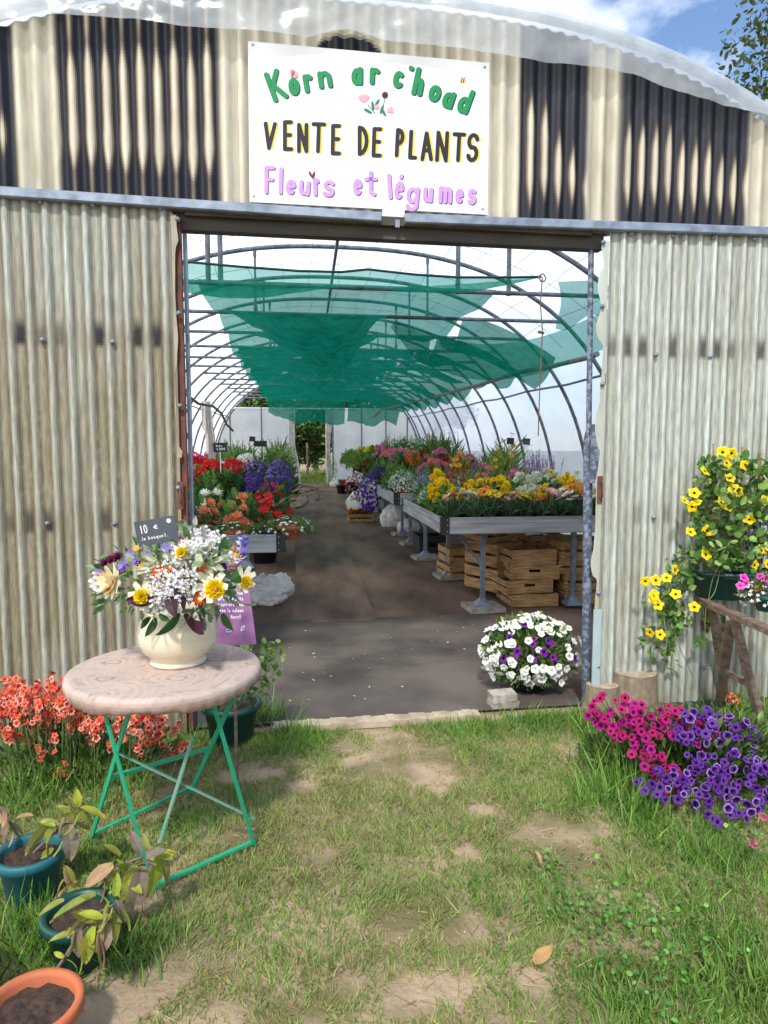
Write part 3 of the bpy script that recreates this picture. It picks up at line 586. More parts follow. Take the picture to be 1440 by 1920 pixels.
letters([('F', 494, 517, 311, 364, 0), ('l', 521, 532, 313, 365, 2), ('e', 535, 556, 335, 366, 3), ('u', 559, 583, 338, 367, 6), ('r', 586, 600, 333, 368, -2), ('s', 604, 629, 337, 370, 8), ('e', 661, 680, 334, 367, 0), ('t', 682, 708, 320, 368, 0), ('l', 726, 735, 325, 374, -4), ('e', 739, 758, 338, 375, 8), ("'", 748, 757, 326, 336, 10), ('g', 760, 788, 350, 397, 5), ('u', 792, 813, 351, 380, 4), ('m', 821, 849, 349, 382, 3), ('e', 853, 870, 353, 382, 3), ('s', 876, 894, 353, 384, 4)], 7.2, hexc('c193dd'), hexc('5a4a7a'), 1.6, 1.4, 'lilac_word')
def blob(mb, pts, c, l): mb.add([splace(x, y, l) for x, y in pts], [tuple(range(len(pts)))], c)
def ell(x, y, a, b, r=0, n=12):
    r = math.radians(r); return [(x+a*math.cos(t)*math.cos(r)-b*math.sin(t)*math.sin(r), y+a*math.cos(t)*math.sin(r)+b*math.sin(t)*math.cos(r)) for t in np.linspace(0, 2*math.pi, n+1)[:-1]]
mb = MB(); pk = hexc('e8a0a6'); pk2 = hexc('c9566a'); gl = hexc('1d7a5c')
blob(mb, ell(549, 136, 5, 8, -20), pk, .0040); blob(mb, ell(554, 140, 5, 6, 30), pk, .0042); blob(mb, ell(549, 137, 3, 5, -20), pk2, .0044); ribbon(mb, [(546, 146), (553, 133)], 1.2, splace, hexc('3a2a2e'), .0046); schild(mb, 'butterfly', M['paint'])
mb = MB()
for x, y, r in ((690, 208, 30), (699, 198, 80), (707, 193, 120), (716, 205, 110), (719, 210, 60)): blob(mb, ell(x, y, 9, 2.6, r), gl, .0010+.0001*x/100)
for i, r in enumerate((-70, -95, -120, -45, -140)): blob(mb, ell(683+7*math.cos(math.radians(r)), 190+7*math.sin(math.radians(r)), 8, 2.6, r), pk, .0020+.0001*i)
for i, r in enumerate((-20, -50, 10)): blob(mb, ell(728+4*math.cos(math.radians(r)), 208+5*math.sin(math.radians(r)), 7, 2.2, r), pk, .0020+.0001*i)
blob(mb, ell(707, 200, 5, 4), pk, .0026); blob(mb, ell(722, 178, 6, 6.2), hexc('5a2230'), .0022); blob(mb, ell(722, 179, 2.6, 2.6), hexc('17151a'), .0026)
ribbon(mb, [(690, 196), (703, 212)], 1.3, splace, gl, .0016); ribbon(mb, [(722, 184), (715, 212)], 1.3, splace, gl, .0017); schild(mb, 'painted_posy', M['paint'])
mb = MB(); blob(mb, ell(868, 152, 5.5, 3), hexc('d8b23a'), .0012)
for x in (865, 869): ribbon(mb, [(x, 149.5), (x, 154.5)], 1.4, splace, hexc('1d1a18'), .0016)
blob(mb, ell(866, 147, 2.2, 3.2, 20), hexc('9aa0a4'), .0014); blob(mb, ell(871, 147, 2, 3, 50), hexc('9aa0a4'), .0015); schild(mb, 'painted_bee', M['paint'])
mb = MB(); blob(mb, ell(588, 328, 2.4, 7, 20), hexc('6d2f45'), .0050); blob(mb, ell(582, 326, 2.2, 6, -30), hexc('6d2f45'), .0051); schild(mb, 'painted_bud', M['paint'])
# ================================================================ shade nets
def net(name, P, label, mt='net', smooth=True, **k):
    mb = MB(); mb.grid(P); return mb.build(name, M[mt], None, smooth, label=label, cat='shade net', **k)
B0 = 2.95
def drape(s0f, s1f, y0, y1, amp, zoff=None, ns=40, nyb=14, seed=1, endrop=.5):
    ys = np.linspace(y0, y1, int((y1-y0)/1.5*nyb)+1); R_ = []
    for y in ys:
        f = (y-B0)/1.5; b = math.floor(f+1e-6); fr = f-b; a, c = s0f(y), s1f(y); r = []
        for u in np.linspace(0, 1, ns):
            s_ = a+(c-a)*u; ss = s_+.05*(vn(np.array(y*2.), np.array(u*3.), seed+3)-.5)
            nz = float(vn(np.array(s_*1.6+b*3.3), np.array(b*1.7), seed)); n2 = float(fbm(np.array(s_*7.), np.array(y*2.2), seed+5, 3))-.5
            z = TZ+.028-amp(y, s_, b)*(math.sin(math.pi*fr)**.75)*(.45+1.0*nz)+(.09*n2+.05*math.sin(s_*23+4*nz)*float(sst(.7, .1, np.array(abs(s_+.05)))))*math.sin(math.pi*fr)
            if zoff: z += zoff(u, y)
            z -= endrop*float(sst(y1-.9, y1, np.array(y)))*(.6+.8*nz)
            r.append(IP(ss, z, y))
        R_.append(r)
    return np.array(R_)
net('shade_net', drape(lambda y: -1.40-.022*(y-3), lambda y: 1.42-.035*(y-3), B0, YEND-1.1, lambda y, s_, b: (.12+.5*float(sst(-1.5, -.1, np.array(s_))*sst(.5, -.05, np.array(s_))) if b == 0 else .14+.34*float(sst(-1.4, -.1, np.array(s_))*sst(.6, 0., np.array(s_))) if b == 1 else .27), seed=11), 'large green shade net draped over the middle of the tie bars', 'net_dense')
net('shade_net', drape(lambda y: 1.50-.035*(y-3), lambda y: 2.62, B0+1.5, YEND-1.3, lambda y, s_, b: (.3 if b == 1 else .26 if b == 2 else .2), lambda u, y: -.46*u**1.6, ns=26, seed=23), 'long green shade net sagging along the right side above the flower benches', 'net_dense')
# the raised front edge on its wire, falling back to the first tie
fr = [D(x, y, 6.05) for x, y in ((300, 482), (340, 490), (450, 500), (560, 508), (640, 510), (690, 505), (780, 515), (860, 520), (960, 520), (1015, 519))]
fx = np.array([p[0] for p in fr]); fz = np.array([p[2] for p in fr]); R_ = []
for u in np.linspace(0, 1, 40):
    X = fx[0]+(fx[-1]-fx[0])*u; zt = float(np.interp(X, fx, fz)); r = []
    sag = .10+.06*math.sin(u*9)+.10*abs(u-.5); wid = 1 if u < .62 else 1-(u-.62)/.38*.97
    for v in np.linspace(0, 1, 14):
        y = 6.05+(6.78-6.05)*v*wid; zz = zt*(1-v*wid)+(TZ+.03)*v*wid-sag*math.sin(math.pi*v)*wid+.03*(float(fbm(np.array(X*6), np.array(v*3), 41, 3))-.5)*math.sin(math.pi*v); r.append((X, y, zz))
    R_.append(r)
net('shade_net', np.array(R_), 'front strip of green shade net raised on a wire just inside the doorway')
mb = MB(); mb.tube([(a, 6.05, b) for a, b in zip(fx, fz)], .011, 6); mb.build('net_wire', mat('net_hem', hexc('0e4a40'), scale=20), None, True, label='dark green hem cord along the front edge of the raised net', cat='cord')
R_ = []
for u in np.linspace(0, 1, 22):
    r = []
    for v in np.linspace(0, 1, 16):
        x = 1046+90*u+6*math.sin(v*4)*(1-u); y = 528+(616-528-22*u+8*math.sin(u*7))*v-3*u
        p = D(x, y, 5.75+.08*math.sin(u*15+v*2)+.1*v); r.append(p)
    R_.append(r)
net('shade_net', np.array(R_), 'short end of green shade net hanging beside the right door post')
R_ = []
for u in np.linspace(0, 1, 26):                       # loose swag low on the right
    r = []
    for v in np.linspace(0, 1, 12):
        a, b = np.array(D(742, 600, 8.3)), np.array(D(1180, 560, 6.9)); p = a*(1-u)+b*u; p[2] -= .36*math.sin(math.pi*u)+(.28+.14*u)*v*(1 if u > .15 else u/.15); p[1] += .5*v+.04*math.sin(u*20)
        r.append(p)
    R_.append(r)
net('shade_net', np.array(R_), 'loose swag of green shade net hooked between two tie bars on the right')
pts = [(1017, 520, 5.9), (1013, 570, 5.92), (1017, 622, 5.94), (1013, 700, 5.95), (1010, 780, 5.95), (1009, 818, 5.95)]
mb = MB(); P = [D(*q) for q in pts]; mb.tube(P, .0055, 5); kn = D(1017, 521, 5.9); mb.tube([kn+np.array([.03*math.cos(a), .012*math.sin(a*3), .03*math.sin(a)]) for a in np.linspace(0, 9, 24)], .006, 5); mb.tube([D(1009, 622, 5.94), D(1020, 625, 5.94)], .013, 5)
mb.build('twine', M['rope'], None, True, label='thin brown twine hanging from a knot beside the net', cat='twine')
P = [D(x, y, Y) for x, y, Y in ((1120, 664, 6.9), (1102, 671, 7.2), (1030, 688, 8.1), (970, 699, 9.3), (900, 722, 11.), (850, 734, 13), (817, 744, 14.8), (790, 750, 17), (770, 756, 19.), (740, 762, 21), (715, 768, 22.5), (700, 783, 23))]
mb = MB(); mb.tube(P, .028, 7); mb.build('water_pipe', mat('old_pipe', hexc('8d877c'), hexc('6d665c'), scale=12), None, True, label='long grey sagging water pipe hung along the right edge of the nets', cat='pipe')
P = [D(x, y, Y) for x, y, Y in ((330, 715, 7.), (343, 735, 7.3), (372, 757, 8), (400, 762, 8.6), (415, 775, 9), (425, 796, 9.5), (437, 808, 9.6))]
mb = MB(); mb.tube(P, .016, 6); mb.build('water_pipe', mat('old_pipe_b', hexc('8d8a84'), hexc('6d665c'), scale=12), None, True, label='short curling grey pipe end hanging at the left above the red flowers', cat='pipe')
# white fleece hanging on the left
R_ = []
for u in np.linspace(0, 1, 14):
    r = []
    for v in np.linspace(0, 1, 24):
        x = 377+18*u+(8*v*(u-.2) if v < .55 else 5+10*(v-.55)*0)+5*v; y = 752+110*v-(12*(u < .2)*v)
        r.append(D(x, y, 10.2+.12*math.sin(u*11+v*2)))
    R_.append(r)
mb = MB(); mb.grid(np.array(R_)); mb.build('fleece_curtain', M['cloth'], None, True, label='white fleece hanging in folds behind the red flowers at the left', cat='fleece')
# ================================================================ benches
def prof(mb, p0, p1, h, out):             # extruded aluminium side: ribs and a foot
    p0, p1 = np.array(p0, float), np.array(p1, float); pr = [(-.012, h), (.006, h), (.006, h-.012), (.001, h-.016), (.001, h*.72), (.006, h*.70), (.006, h*.62), (.001, h*.60), (.001, h*.40), (.010, h*.37), (.010, .0), (-.012, 0)]
    o = np.array(out, float); A = [p0+o*a+np.array([0, 0, b]) for a, b in pr]; Bq = [p1+o*a+np.array([0, 0, b]) for a, b in pr]
    n = len(pr); mb.add(A+Bq, [(i, (i+1) % n, n+(i+1) % n, n+i) for i in range(n)]); mb.add(A, [tuple(range(n))]); mb.add(Bq, [tuple(range(n))[::-1]])
def bench(x, y, wd, ln, top, label, legs_x, group='flower benches in the greenhouse', brace=True, legs=True):
    b = empty('flower_bench', (x, y, gz(y)), .015, label, 'bench', group); h = .145; z = top-h
    for nm, p0, p1, out in (('side_rail', (0, 0, z), (0, ln, z), (-1, 0, 0)), ('side_rail', (wd, 0, z), (wd, ln, z), (1, 0, 0)), ('end_rail', (0, 0, z), (wd, 0, z), (0, -1, 0)), ('end_rail', (0, ln, z), (wd, ln, z), (0, 1, 0))):
        mb = MB(); prof(mb, p0, p1, h, out); mb.build(nm, M['alu'], b)
    mb = MB(); mb.box((.01, .01, z+.04), (wd-.01, ln-.01, z+.055)); mb.build('tray', M['black'], b)
    for cx, cy_, sx_, sy_ in ((0, 0, 1, 1), (wd, 0, -1, 1), (0, ln, 1, -1), (wd, ln, -1, -1)):
        mb = MB(); o = .012; ax, ay = cx-sx_*o, cy_-sy_*o
        mb.box((min(ax, cx+sx_*.065), min(ay, ay+sy_*.004), z-.002), (max(ax, cx+sx_*.065), max(ay, ay+sy_*.004), top+.004)); mb.box((min(ax, ax+sx_*.004), min(ay+sy_*.005, cy_+sy_*.055), z-.002), (max(ax, ax+sx_*.004), max(ay+sy_*.005, cy_+sy_*.055), top+.004))
        br = mb.build('corner_bracket', M['black'], b)
        if cy_ == 0:
            for dz in (.02, .075, .125):
                mb = MB(); mb.lathe([(.006, 0), (.005, .003), (.0005, .004)], 8); v = np.concatenate(mb.v)@np.array([[1, 0, 0], [0, 0, 1], [0, -1, 0]]); mb.v = [v+np.array([cx+sx_*.045, ay-.0005, z+dz])]; mb.build('bolt', M['alu'], br)
    if legs:
        for lx in legs_x:
            for ly in (.32, ln-.5):
                mb = MB(); mb.box((lx-.021, ly-.021, .06), (lx+.021, ly+.021, z)); mb.add([(lx-.09, ly-.09, .045), (lx+.09, ly-.09, .045), (lx+.09, ly+.09, .045), (lx-.09, ly+.09, .045), (lx-.02, ly-.02, .13), (lx+.02, ly-.02, .13), (lx+.02, ly+.02, .13), (lx-.02, ly+.02, .13)], [(0, 1, 5, 4), (1, 2, 6, 5), (2, 3, 7, 6), (3, 0, 4, 7), (3, 2, 1, 0)]); mb.build('leg', M['galv'], b)
        for y0 in (.30, ln-.52): mb = MB(); mb.box((.06, y0, z-.045), (wd-.06, y0+.04, z-.002)); mb.build('cross_beam', M['galv'], b)
        if brace:
            mb = MB(); mb.tube([(legs_x[0], ln-.5, z-.08), (legs_x[0], .34, .42)], .018, 4); mb.build('brace', M['galv'], b)
    return b
def pad(x, y, label, s=.34):
    mb = MB(); n = 3; mb.box((-s/2, -s/2, .0), (s/2, s/2, .044), R=rotz(.1)); mb.v[-1][4:] *= np.array([.97, .97, 1])
    o = mb.build('concrete_slab', M['conc'], None, label=label, cat='slab', group='concrete slabs under bench legs'); o.location = (x, y, gz(y)+.014)
RB = [(1.165, 6.02, 1.75, 2.35, .93), (1.09, 8.85, 1.85, 2.1, .93), (1.09, 11.2, 1.85, 2.3, .93), (1.07, 13.8, 1.85, 2.3, .93), (1.03, 16.4, 1.9, 2.3, .95), (1.0, 19., 1.9, 2.4, .95)]
RN = ['silver flower bench at the front right, crates stacked beneath it', 'second silver flower bench on the right, white sacks beneath it', 'third flower bench on the right with a plant crate on the floor beside it', 'fourth flower bench on the right, with purple flowers trailing off its corner', 'fifth flower bench on the right, black pots standing under it', 'last flower bench on the right, nearest the far doorway']
for (x, y, wd, ln, tp), l in zip(RB, RN): bench(x, y, wd, ln, tp, l, (.46, wd-.4))
LB = [(-2.15, 5.62, 1.94, 1.55, .85), (-2.25, 8.3, 1.98, 2.2, .90), (-2.3, 11.2, 1.95, 2.2, .9), (-2.35, 14.2, 1.95, 2.3, .9)]
LN = ['silver flower bench at the front left beside a black bucket', 'flower bench on the left carrying red and purple flowers', 'flower bench on the left behind the purple flowers', 'last flower bench on the left, green with tall stems']
for (x, y, wd, ln, tp), l in zip(LB, LN): bench(x, y, wd, ln, tp, l, (.4, wd-.5), brace=False)
for (x, y, wd, ln, tp), l in zip(RB[:3], ('front right', 'second right', 'third right')):
    for ly, w_ in ((.32, 'front'), (ln-.5, 'rear')): pad(x+.46, y+ly, 'grey concrete slab under the %s aisle leg of the %s bench' % (w_, l))
# ================================================================ crates and floor things
def px(x, y, Y): return D(x, y, Y)[0]
def crate(X, Y, z, wd, dp, h, rz, style, label, group='wooden crates under the front right bench', tilt=0, nm='wooden_crate'):
    """origin at the middle of the base; the end panels face -y and +y"""
    c = empty(nm, (X, Y, z), rz, label, 'crate', group); c.rotation_euler = (tilt, 0, rz); t = .011
    for sy_ in (-1, 1):
        mb = MB(); y0, y1 = (sy_*dp/2-t/2, sy_*dp/2+t/2)
        if style == 'handle':
            a, hz, hh = .055, h*.6, .013
            mb.box((-wd/2, y0, 0), (wd/2, y1, hz-hh)); mb.box((-wd/2, y0, hz+hh), (wd/2, y1, h)); mb.box((-wd/2, y0, hz-hh), (-a, y1, hz+hh)); mb.box((a, y0, hz-hh), (wd/2, y1, hz+hh))
        elif style == 'slat':
            mb.box((-wd/2, y0, 0), (wd/2, y1, h*.42)); mb.box((-wd/2, y0, h*.60), (wd/2, y1, h)); mb.box((-wd/2, y0+sy_*-.013, .01), (-wd/2+.03, y1-sy_*.013, h)); mb.box((wd/2-.03, y0-sy_*.013, .01), (wd/2, y1-sy_*.013, h))
        else: mb.box((-wd/2, y0, 0), (wd/2, y1, h))
        mb.build('end_panel', M['wood'], c)
    for sx_ in (-1, 1):
        for k in range(2):
            mb = MB(); z0 = .006+k*h*.52; mb.box((min(sx_*wd/2, sx_*(wd/2+.007)), -dp/2, z0), (max(sx_*wd/2, sx_*(wd/2+.007)), dp/2, z0+h*.40)); mb.build('side_slat', M['wood'], c)
    mb = MB(); n = 4
    for k in range(n): x0 = -wd/2+k*wd/n; mb.box((x0+.004, -dp/2+.006, -.007), (x0+wd/n-.004, dp/2-.006, 0)); mb.build('base_slat', M['wood'], c); mb = MB()
    return c
def st(xl, xr, Y, z, h, rz, style, label, dp=.52, tilt=0):
    a, b = px(xl, 1100, Y), px(xr, 1100, Y); return crate((a+b)/2-math.sin(rz)*dp/2, Y+dp/2, z+gz(Y)+.02, b-a, dp, h, rz, style, label, tilt=tilt)
st(961, 1047, 6.38, .0, .118, .03, 'plain', 'bottom crate of the middle stack, plain end, beneath the front bench')
st(948, 1038, 6.42, .122, .128, .10, 'handle', 'second crate from the bottom of the middle stack, with a handle slot, poking left')
st(957, 1047, 6.44, .255, .132, -.06, 'handle', 'crate with a handle slot, second from the top of the middle stack')
st(958, 1043, 6.44, .392, .15, .07, 'plain', 'top crate of the middle stack, tall plain sunlit end')
st(1060, 1150, 6.42, .0, .125, 0, 'plain', 'bottom crate of the stack beside the right door post')
st(1059, 1150, 6.45, .13, .17, .02, 'slat', 'slatted crate second from the bottom beside the right door post')
st(1049, 1145, 6.44, .305, .125, -.03, 'slat', 'weathered grey slatted crate, third up, beside the right door post')
st(1052, 1145, 6.42, .435, .185, .03, 'slat', 'top slatted crate of the stack by the right door post')
XC = px(925, 1090, 6.9)
crate(XC+.02, 7.0, .10, .33, .5, .24, .5, 'slat', 'lower of two upended slatted crates left of the middle stack')
crate(XC+.02, 7.0, .36, .33, .5, .24, .46, 'slat', 'upper of two upended slatted crates left of the middle stack')
crate(px(905, 1030, 6.9)+.02, 7.05, .63, .34, .5, .15, .5, 'slat', 'tilted crate lying on top, left of the middle stack', tilt=.16)
crate(px(860, 1050, 8.1), 8.0, .04, .42, .5, .16, .12, 'slat', 'lower dusty crate standing under the bench, behind the sloping brace')
crate(px(862, 1050, 8.1), 8.02, .215, .42, .5, .18, .08, 'slat', 'upper dusty crate standing under the bench, behind the sloping brace')
crate(px(985, 1030, 7.3), 7.35, .06, .5, .4, .22, .2, 'plain', 'shaded crate behind the middle stack')
crate(px(1000, 1030, 7.3), 7.4, .30, .5, .4, .17, -.25, 'slat', 'shaded crate resting on another behind the middle stack')
crate(px(1010, 1020, 7.3), 7.4, .49, .45, .36, .14, .35, 'slat', 'topmost shaded crate behind the middle stack', tilt=.1)
fcY = G(676, 990)[1]+.2
crate(px(676, 980, fcY), fcY, gz(fcY)+.02, .48, .4, .15, .02, 'slat', 'small wooden crate of orange flowers on the aisle floor', group='crate of flowers on the floor')
# black plastic crate
bx = empty('plastic_crate', (px(805, 1020, 9.6), 9.6, gz(9.6)+.02), .05, 'black plastic crate with a grip hole under the second right bench', 'crate')
for nm, lo_, hi_ in (('end_panel', (-.19, -.25, 0), (.19, -.24, .12)), ('end_panel', (-.19, .24, 0), (.19, .25, .26)), ('side_panel', (-.19, -.24, 0), (-.18, .24, .26)), ('side_panel', (.18, -.24, 0), (.19, .24, .26)), ('base', (-.18, -.24, 0), (.18, .24, .01)), ('rim', (-.2, -.26, .19), (.2, -.235, .265)), ('grip', (-.19, -.25, .12), (-.06, -.24, .19)), ('grip', (.06, -.25, .12), (.19, -.24, .19))):
    mb = MB(); mb.box(lo_, hi_); mb.build(nm, M['black'], bx)
def lumpm(rx, ry, rz_, seed, fold=.22, k=110, r=56):
    v = []; 
    for i in range(r+1):
        for j in range(k):
            a = math.pi*i/r; b = j*2*math.pi/k; v.append((math.sin(a)*math.cos(b), math.sin(a)*math.sin(b), math.cos(a)))
    v = np.array(v); n = fbm(v[:, 0]*2.2+v[:, 2]*1.3+9, v[:, 1]*2.2-v[:, 2]+seed, seed, 4)-.5; n2 = 1-np.abs(2*fbm(v[:, 0]*3+5+n, v[:, 1]*3+v[:, 2]*4, seed+3, 3)-1)
    n3 = 1-np.abs(2*fbm(v[:, 0]*5+15+2*n, v[:, 1]*5+v[:, 2]*7+3*n, seed+9, 2)-1); s_ = 1+fold*2.2*n+fold*.75*(n2-.6)+fold*.22*(n3-.6); v = v*s_[:, None]*np.array([rx, ry, rz_]); v[:, 2] = np.maximum(v[:, 2], -rz_*.55)+rz_*.55
    F = [(i*k+j, (i+1)*k+j, (i+1)*k+(j+1) % k, i*k+(j+1) % k) for i in range(r) for j in range(k)]; mb = MB(); return mb.add(v, F)
def lump(x, y, xw, h, seed, label, name='fleece_sack', mt='lump', dpf=.8, fold=.22, cat='sack', group=None):
    p = G(x, y); p[2] = gz(p[1]); Y = p[1]; rx = xw*Y/FPX/2; o = lumpm(rx, rx*dpf, h*Y/FPX/1.55, seed, fold).build(name, M[mt], None, True, label=label, cat=cat, group=group); o.location = (px(x, y, Y+rx*dpf*.7), Y+rx*dpf*.7, gz(Y)+.01)
lump(682, 972, 58, 42, 5, 'round white fleece sack behind the crate of orange flowers', group='fleece sacks')
lump(700, 968, 36, 26, 6, 'small white fleece sack right of the round sack', group='fleece sacks')
lump(737, 998, 42, 40, 8, 'tall crumpled white sack between the bench legs', group='fleece sacks')
lump(766, 1006, 40, 22, 9, 'low white sack at the foot of the second bench leg', group='fleece sacks')
lump(628, 925, 18, 14, 14, 'grey rag lying under the far bench by an orange pot', 'rag', 'lump', cat='rag')
lump(488, 1140, 86, 50, 21, 'crumpled white fleece slumped on the floor behind the bouquet', 'fleece_heap', 'lump', .7, .3, 'fleece')
lump(520, 1126, 62, 40, 22, 'low end of the white fleece heap trailing onto the aisle', 'fleece_heap', 'lump', .8, .34, 'fleece')
def potm(r, h, k=28, taper=.76, lip=.014, liph=.035):
    mb = MB(); mb.lathe([(r*taper*.96, 0), (r*taper, .003), (r*.95, h-liph), (r+lip*.2, h-liph+.002), (r+lip, h-liph+.006), (r+lip, h-.004), (r+lip-.004, h), (r-.004, h-.001), (r-.008, h-.012), (r*.9, h-.03), (r*.7, h*.35), (0.001, h*.33)], k); return mb
def soilm(r, h, seed=1):
    P = []
    for i in range(9):
        P.append([(r*i/8*math.cos(a), r*i/8*math.sin(a), h+.012*(float(fbm(np.array(9+r*i*5*math.cos(a)*4), np.array(9+r*i*5*math.sin(a)*4), seed, 3))-.5)*2) for a in np.linspace(0, 2*math.pi, 25)])
    mb = MB(); mb.grid(np.array(P)); return mb
def pot(name, loc, r, h, mt, label, cat='pot', soil=True, group=None, rz=0, tilt=(0, 0), part=False):
    e = empty(name, tuple(loc), rz, label, cat, group); e.rotation_euler = (tilt[0], tilt[1], rz)
    p = potm(r, h).build('pot', M[mt], e, True)
    if soil: soilm(r*.93, h-.03).build('soil', M['soil'], p, True)
    return e
bk = G(497, 1066); pot('bucket', (px(497, 1066, bk[1]+.2), bk[1]+.2, gz(bk[1])+.01), .19, .33, 'black', 'black plastic bucket standing under the front left bench', 'bucket', False)
for x, y, r, h, mt, l in ((641, 925, .17, .24, 'terra', 'orange plastic pot on the floor under the far right benches'), (641, 938, .16, .25, 'black', 'black pot standing below the orange pot'), (650, 936, .14, .2, 'black', 'small black pot second from the orange pot'), (662, 938, .2, .34, 'black', 'tall black pot under pink trailing flowers'), (608, 912, .14, .28, 'black', 'lone black pot beside the curtain at the far door'), (531, 952, .13, .16, 'white', 'small white pot beside the hose on the left')):
    q = G(x, y); pot('plant_pot', (q[0], q[1]+r, gz(q[1])+.01), r, h, mt, l, 'pot', False)
hp = [(540, 898), (538, 930), (541, 948), (549, 961), (560, 964), (575, 953), (572, 942), (568, 934), (580, 945), (593, 951), (597, 943), (589, 932), (575, 926), (562, 928), (572, 935), (590, 931), (594, 928), (580, 925), (560, 921), (548, 917), (540, 912)]
P = [G(x, y) for x, y in hp]; P = [np.array([p[0], p[1], gz(p[1])+.02]) for p in P]
def smooth(P, n=6):
    P = np.array(P); out = []; Q = np.concatenate([P[:1]*2-P[1:2], P, P[-1:]*2-P[-2:-1]])
    for i in range(len(P)-1):
        a, b, c, d = Q[i:i+4]
        for t in np.linspace(0, 1, n, endpoint=False): out.append(.5*((2*b)+(-a+c)*t+(2*a-5*b+4*c-d)*t*t+(-a+3*b-3*c+d)*t**3))
    out.append(P[-1]); return np.array(out)
P[0][2] = .72; P[1][2] = .35; P[2][2] = .12
mb = MB(); mb.tube(smooth(P), .026, 7); mb.build('garden_hose', M['hose'], None, True, label='brown garden hose tangled on the aisle floor', cat='hose')
q = G(640, 925); mb = MB(); mb.box((-.3, -.06, 0), (.3, .06, .11)); o = mb.build('timber_block', M['oldwood'], None, label='short timber baulk on the floor under the far right bench', cat='timber'); o.location = (q[0]-.15, q[1]+1.6, gz(q[1])+.015)
# worn fibre cement pieces by the sill
for i, (dz, sc, rz_, l) in enumerate(((0, 1, .12, 'lower pale concrete block by the white petunias'), (.043, .93, .02, 'upper pale concrete block, lying on another by the white petunias'))):
    mb = MB(); mb.box((-.08, -.055, 0), (.08, .055, .038)); v = mb.v[0]; v += rng.normal(0, .005, v.shape)*np.array([1, 1, .4]); o = mb.build('concrete_block', M['conc'], None, label=l, cat='block', group='concrete blocks by the sill'); p = G(948, 1333); o.location = (p[0], p[1]+.06, .012+dz); o.rotation_euler = (.03*i, -.04*i, rz_); o.scale = (sc, sc, 1)
def litter(n, seed):                        # fallen petals and straw on the floor cloth
    mb = MB(); x = rng.uniform(-.6, 1.6, n); y = rng.uniform(4.1, 16, n); pal = jit([hexc('a8937c'), hexc('8f7d68'), hexc('c7b59b'), hexc('6d5b4a'), hexc('a3454a')], n)
    P = np.stack([x, y, np.array([gz(q) for q in y])+.021], 1); nr = np.stack([rng.normal(0, .15, n), rng.normal(0, .15, n), np.ones(n)], 1)
    mb.inst(STAR, P, frames(nr), np.stack([rng.uniform(.004, .016, n), rng.uniform(.003, .01, n), np.full(n, .01)], 1), pal); return mb.build('floor_litter', M['paint'], None, kind='stuff', label='scattered petals and straw bits on the dark floor cloth', cat='litter')
litter(900, 1)
# ================================================================ bench plants
H = hexc
def stems(mb, A, Bq, r, pal=GREENS):
    A, Bq = np.asarray(A, float), np.asarray(Bq, float); d = Bq-A; l = np.linalg.norm(d, axis=1)
    mb.inst(STEM, A, frames(d), np.stack([np.full(len(A), r), np.full(len(A), r), l], 1), jit(pal, len(A)))
def leaves(mb, tm, P, Nn, l0, l1, pal, wid=1.):
    n = len(P); l = rng.uniform(l0, l1, n); mb.inst(tm, P, frames(Nn), np.stack([l*wid, l*wid, l], 1), jit(pal, n, .2))
def flw(mb, tm, P, Nn, r0, r1, cols):
    """cols: list of slot palettes"""
    n = len(P)
    if n == 0: return
    base = rng.integers(0, 10**6, n); sl = []
    for pal in cols: pal = np.asarray(pal, float).reshape(-1, 3); sl.append(np.clip(pal[base % len(pal)]*(1+rng.normal(0, .07, (n, 1))), 0, .95))
    mb.inst(tm, P, frames(Nn), rng.uniform(r0, r1, n), np.stack(sl, 1))
def up(n, a=.35): return np.stack([rng.normal(0, a, n), rng.normal(0, a, n), np.ones(n)], 1)
MESH = {}
Yl, Or, Wh, Pk, Rd, Co, Pu, Bu, Mg, Li = H('ffee3c'), H('f7962a'), H('f4f3ec'), H('ea7fae'), H('d8242a'), H('f4857c'), H('8e62cc'), H('6337a8'), H('c81f78'), H('b79ad6')
def potpart(r, h, mt):
    key = ('pot', r, h, mt)
    if key not in MESH: MESH[key] = potm(r, h, 14).mesh('pot', M[mt], True)
    return ('pot', MESH[key])
def finish(key, parts):
    out = []
    for nm, mb, mt in parts:
        if isinstance(mb, list): out += [('flower_head', q.mesh('flower_head', M[mt])) for q in mb]
        elif isinstance(mb, tuple): out.append(mb)
        elif mb is not None and mb.n: out.append((nm, mb.mesh(nm, M[mt], False)))
    MESH[key] = out; return out
def k_gazania(v, cols):
    f = MB(); n = 85; a = rng.uniform(0, 6.28, n); d = np.stack([np.cos(a)*.62, np.sin(a)*.62, rng.uniform(.45, 1.5, n)], 1); P = np.stack([rng.normal(0, .02, n), rng.normal(0, .02, n), np.full(n, .075)], 1)
    leaves(f, STRAP, P, d, .11, .21, [H('41603f'), H('557450'), H('35532f'), H('6a8763')], 1.15)
    m_ = 11; A = np.stack([rng.normal(0, .02, m_), rng.normal(0, .02, m_), np.full(m_, .08)], 1); Bq = A+np.stack([rng.normal(0, .06, m_), rng.normal(0, .06, m_), rng.uniform(.15, .235, m_)], 1)
    stems(f, A, Bq, .0022); fl = [MB() for _ in range(m_)]
    for i in range(m_): flw(fl[i], DAISY, Bq[i:i+1], up(1, .3)+np.array([0, -.5, 0]), .031, .043, cols)
    return [potpart(.058, .085, 'black'), ('foliage', f, 'leaf'), ('flower', fl, 'petal')]
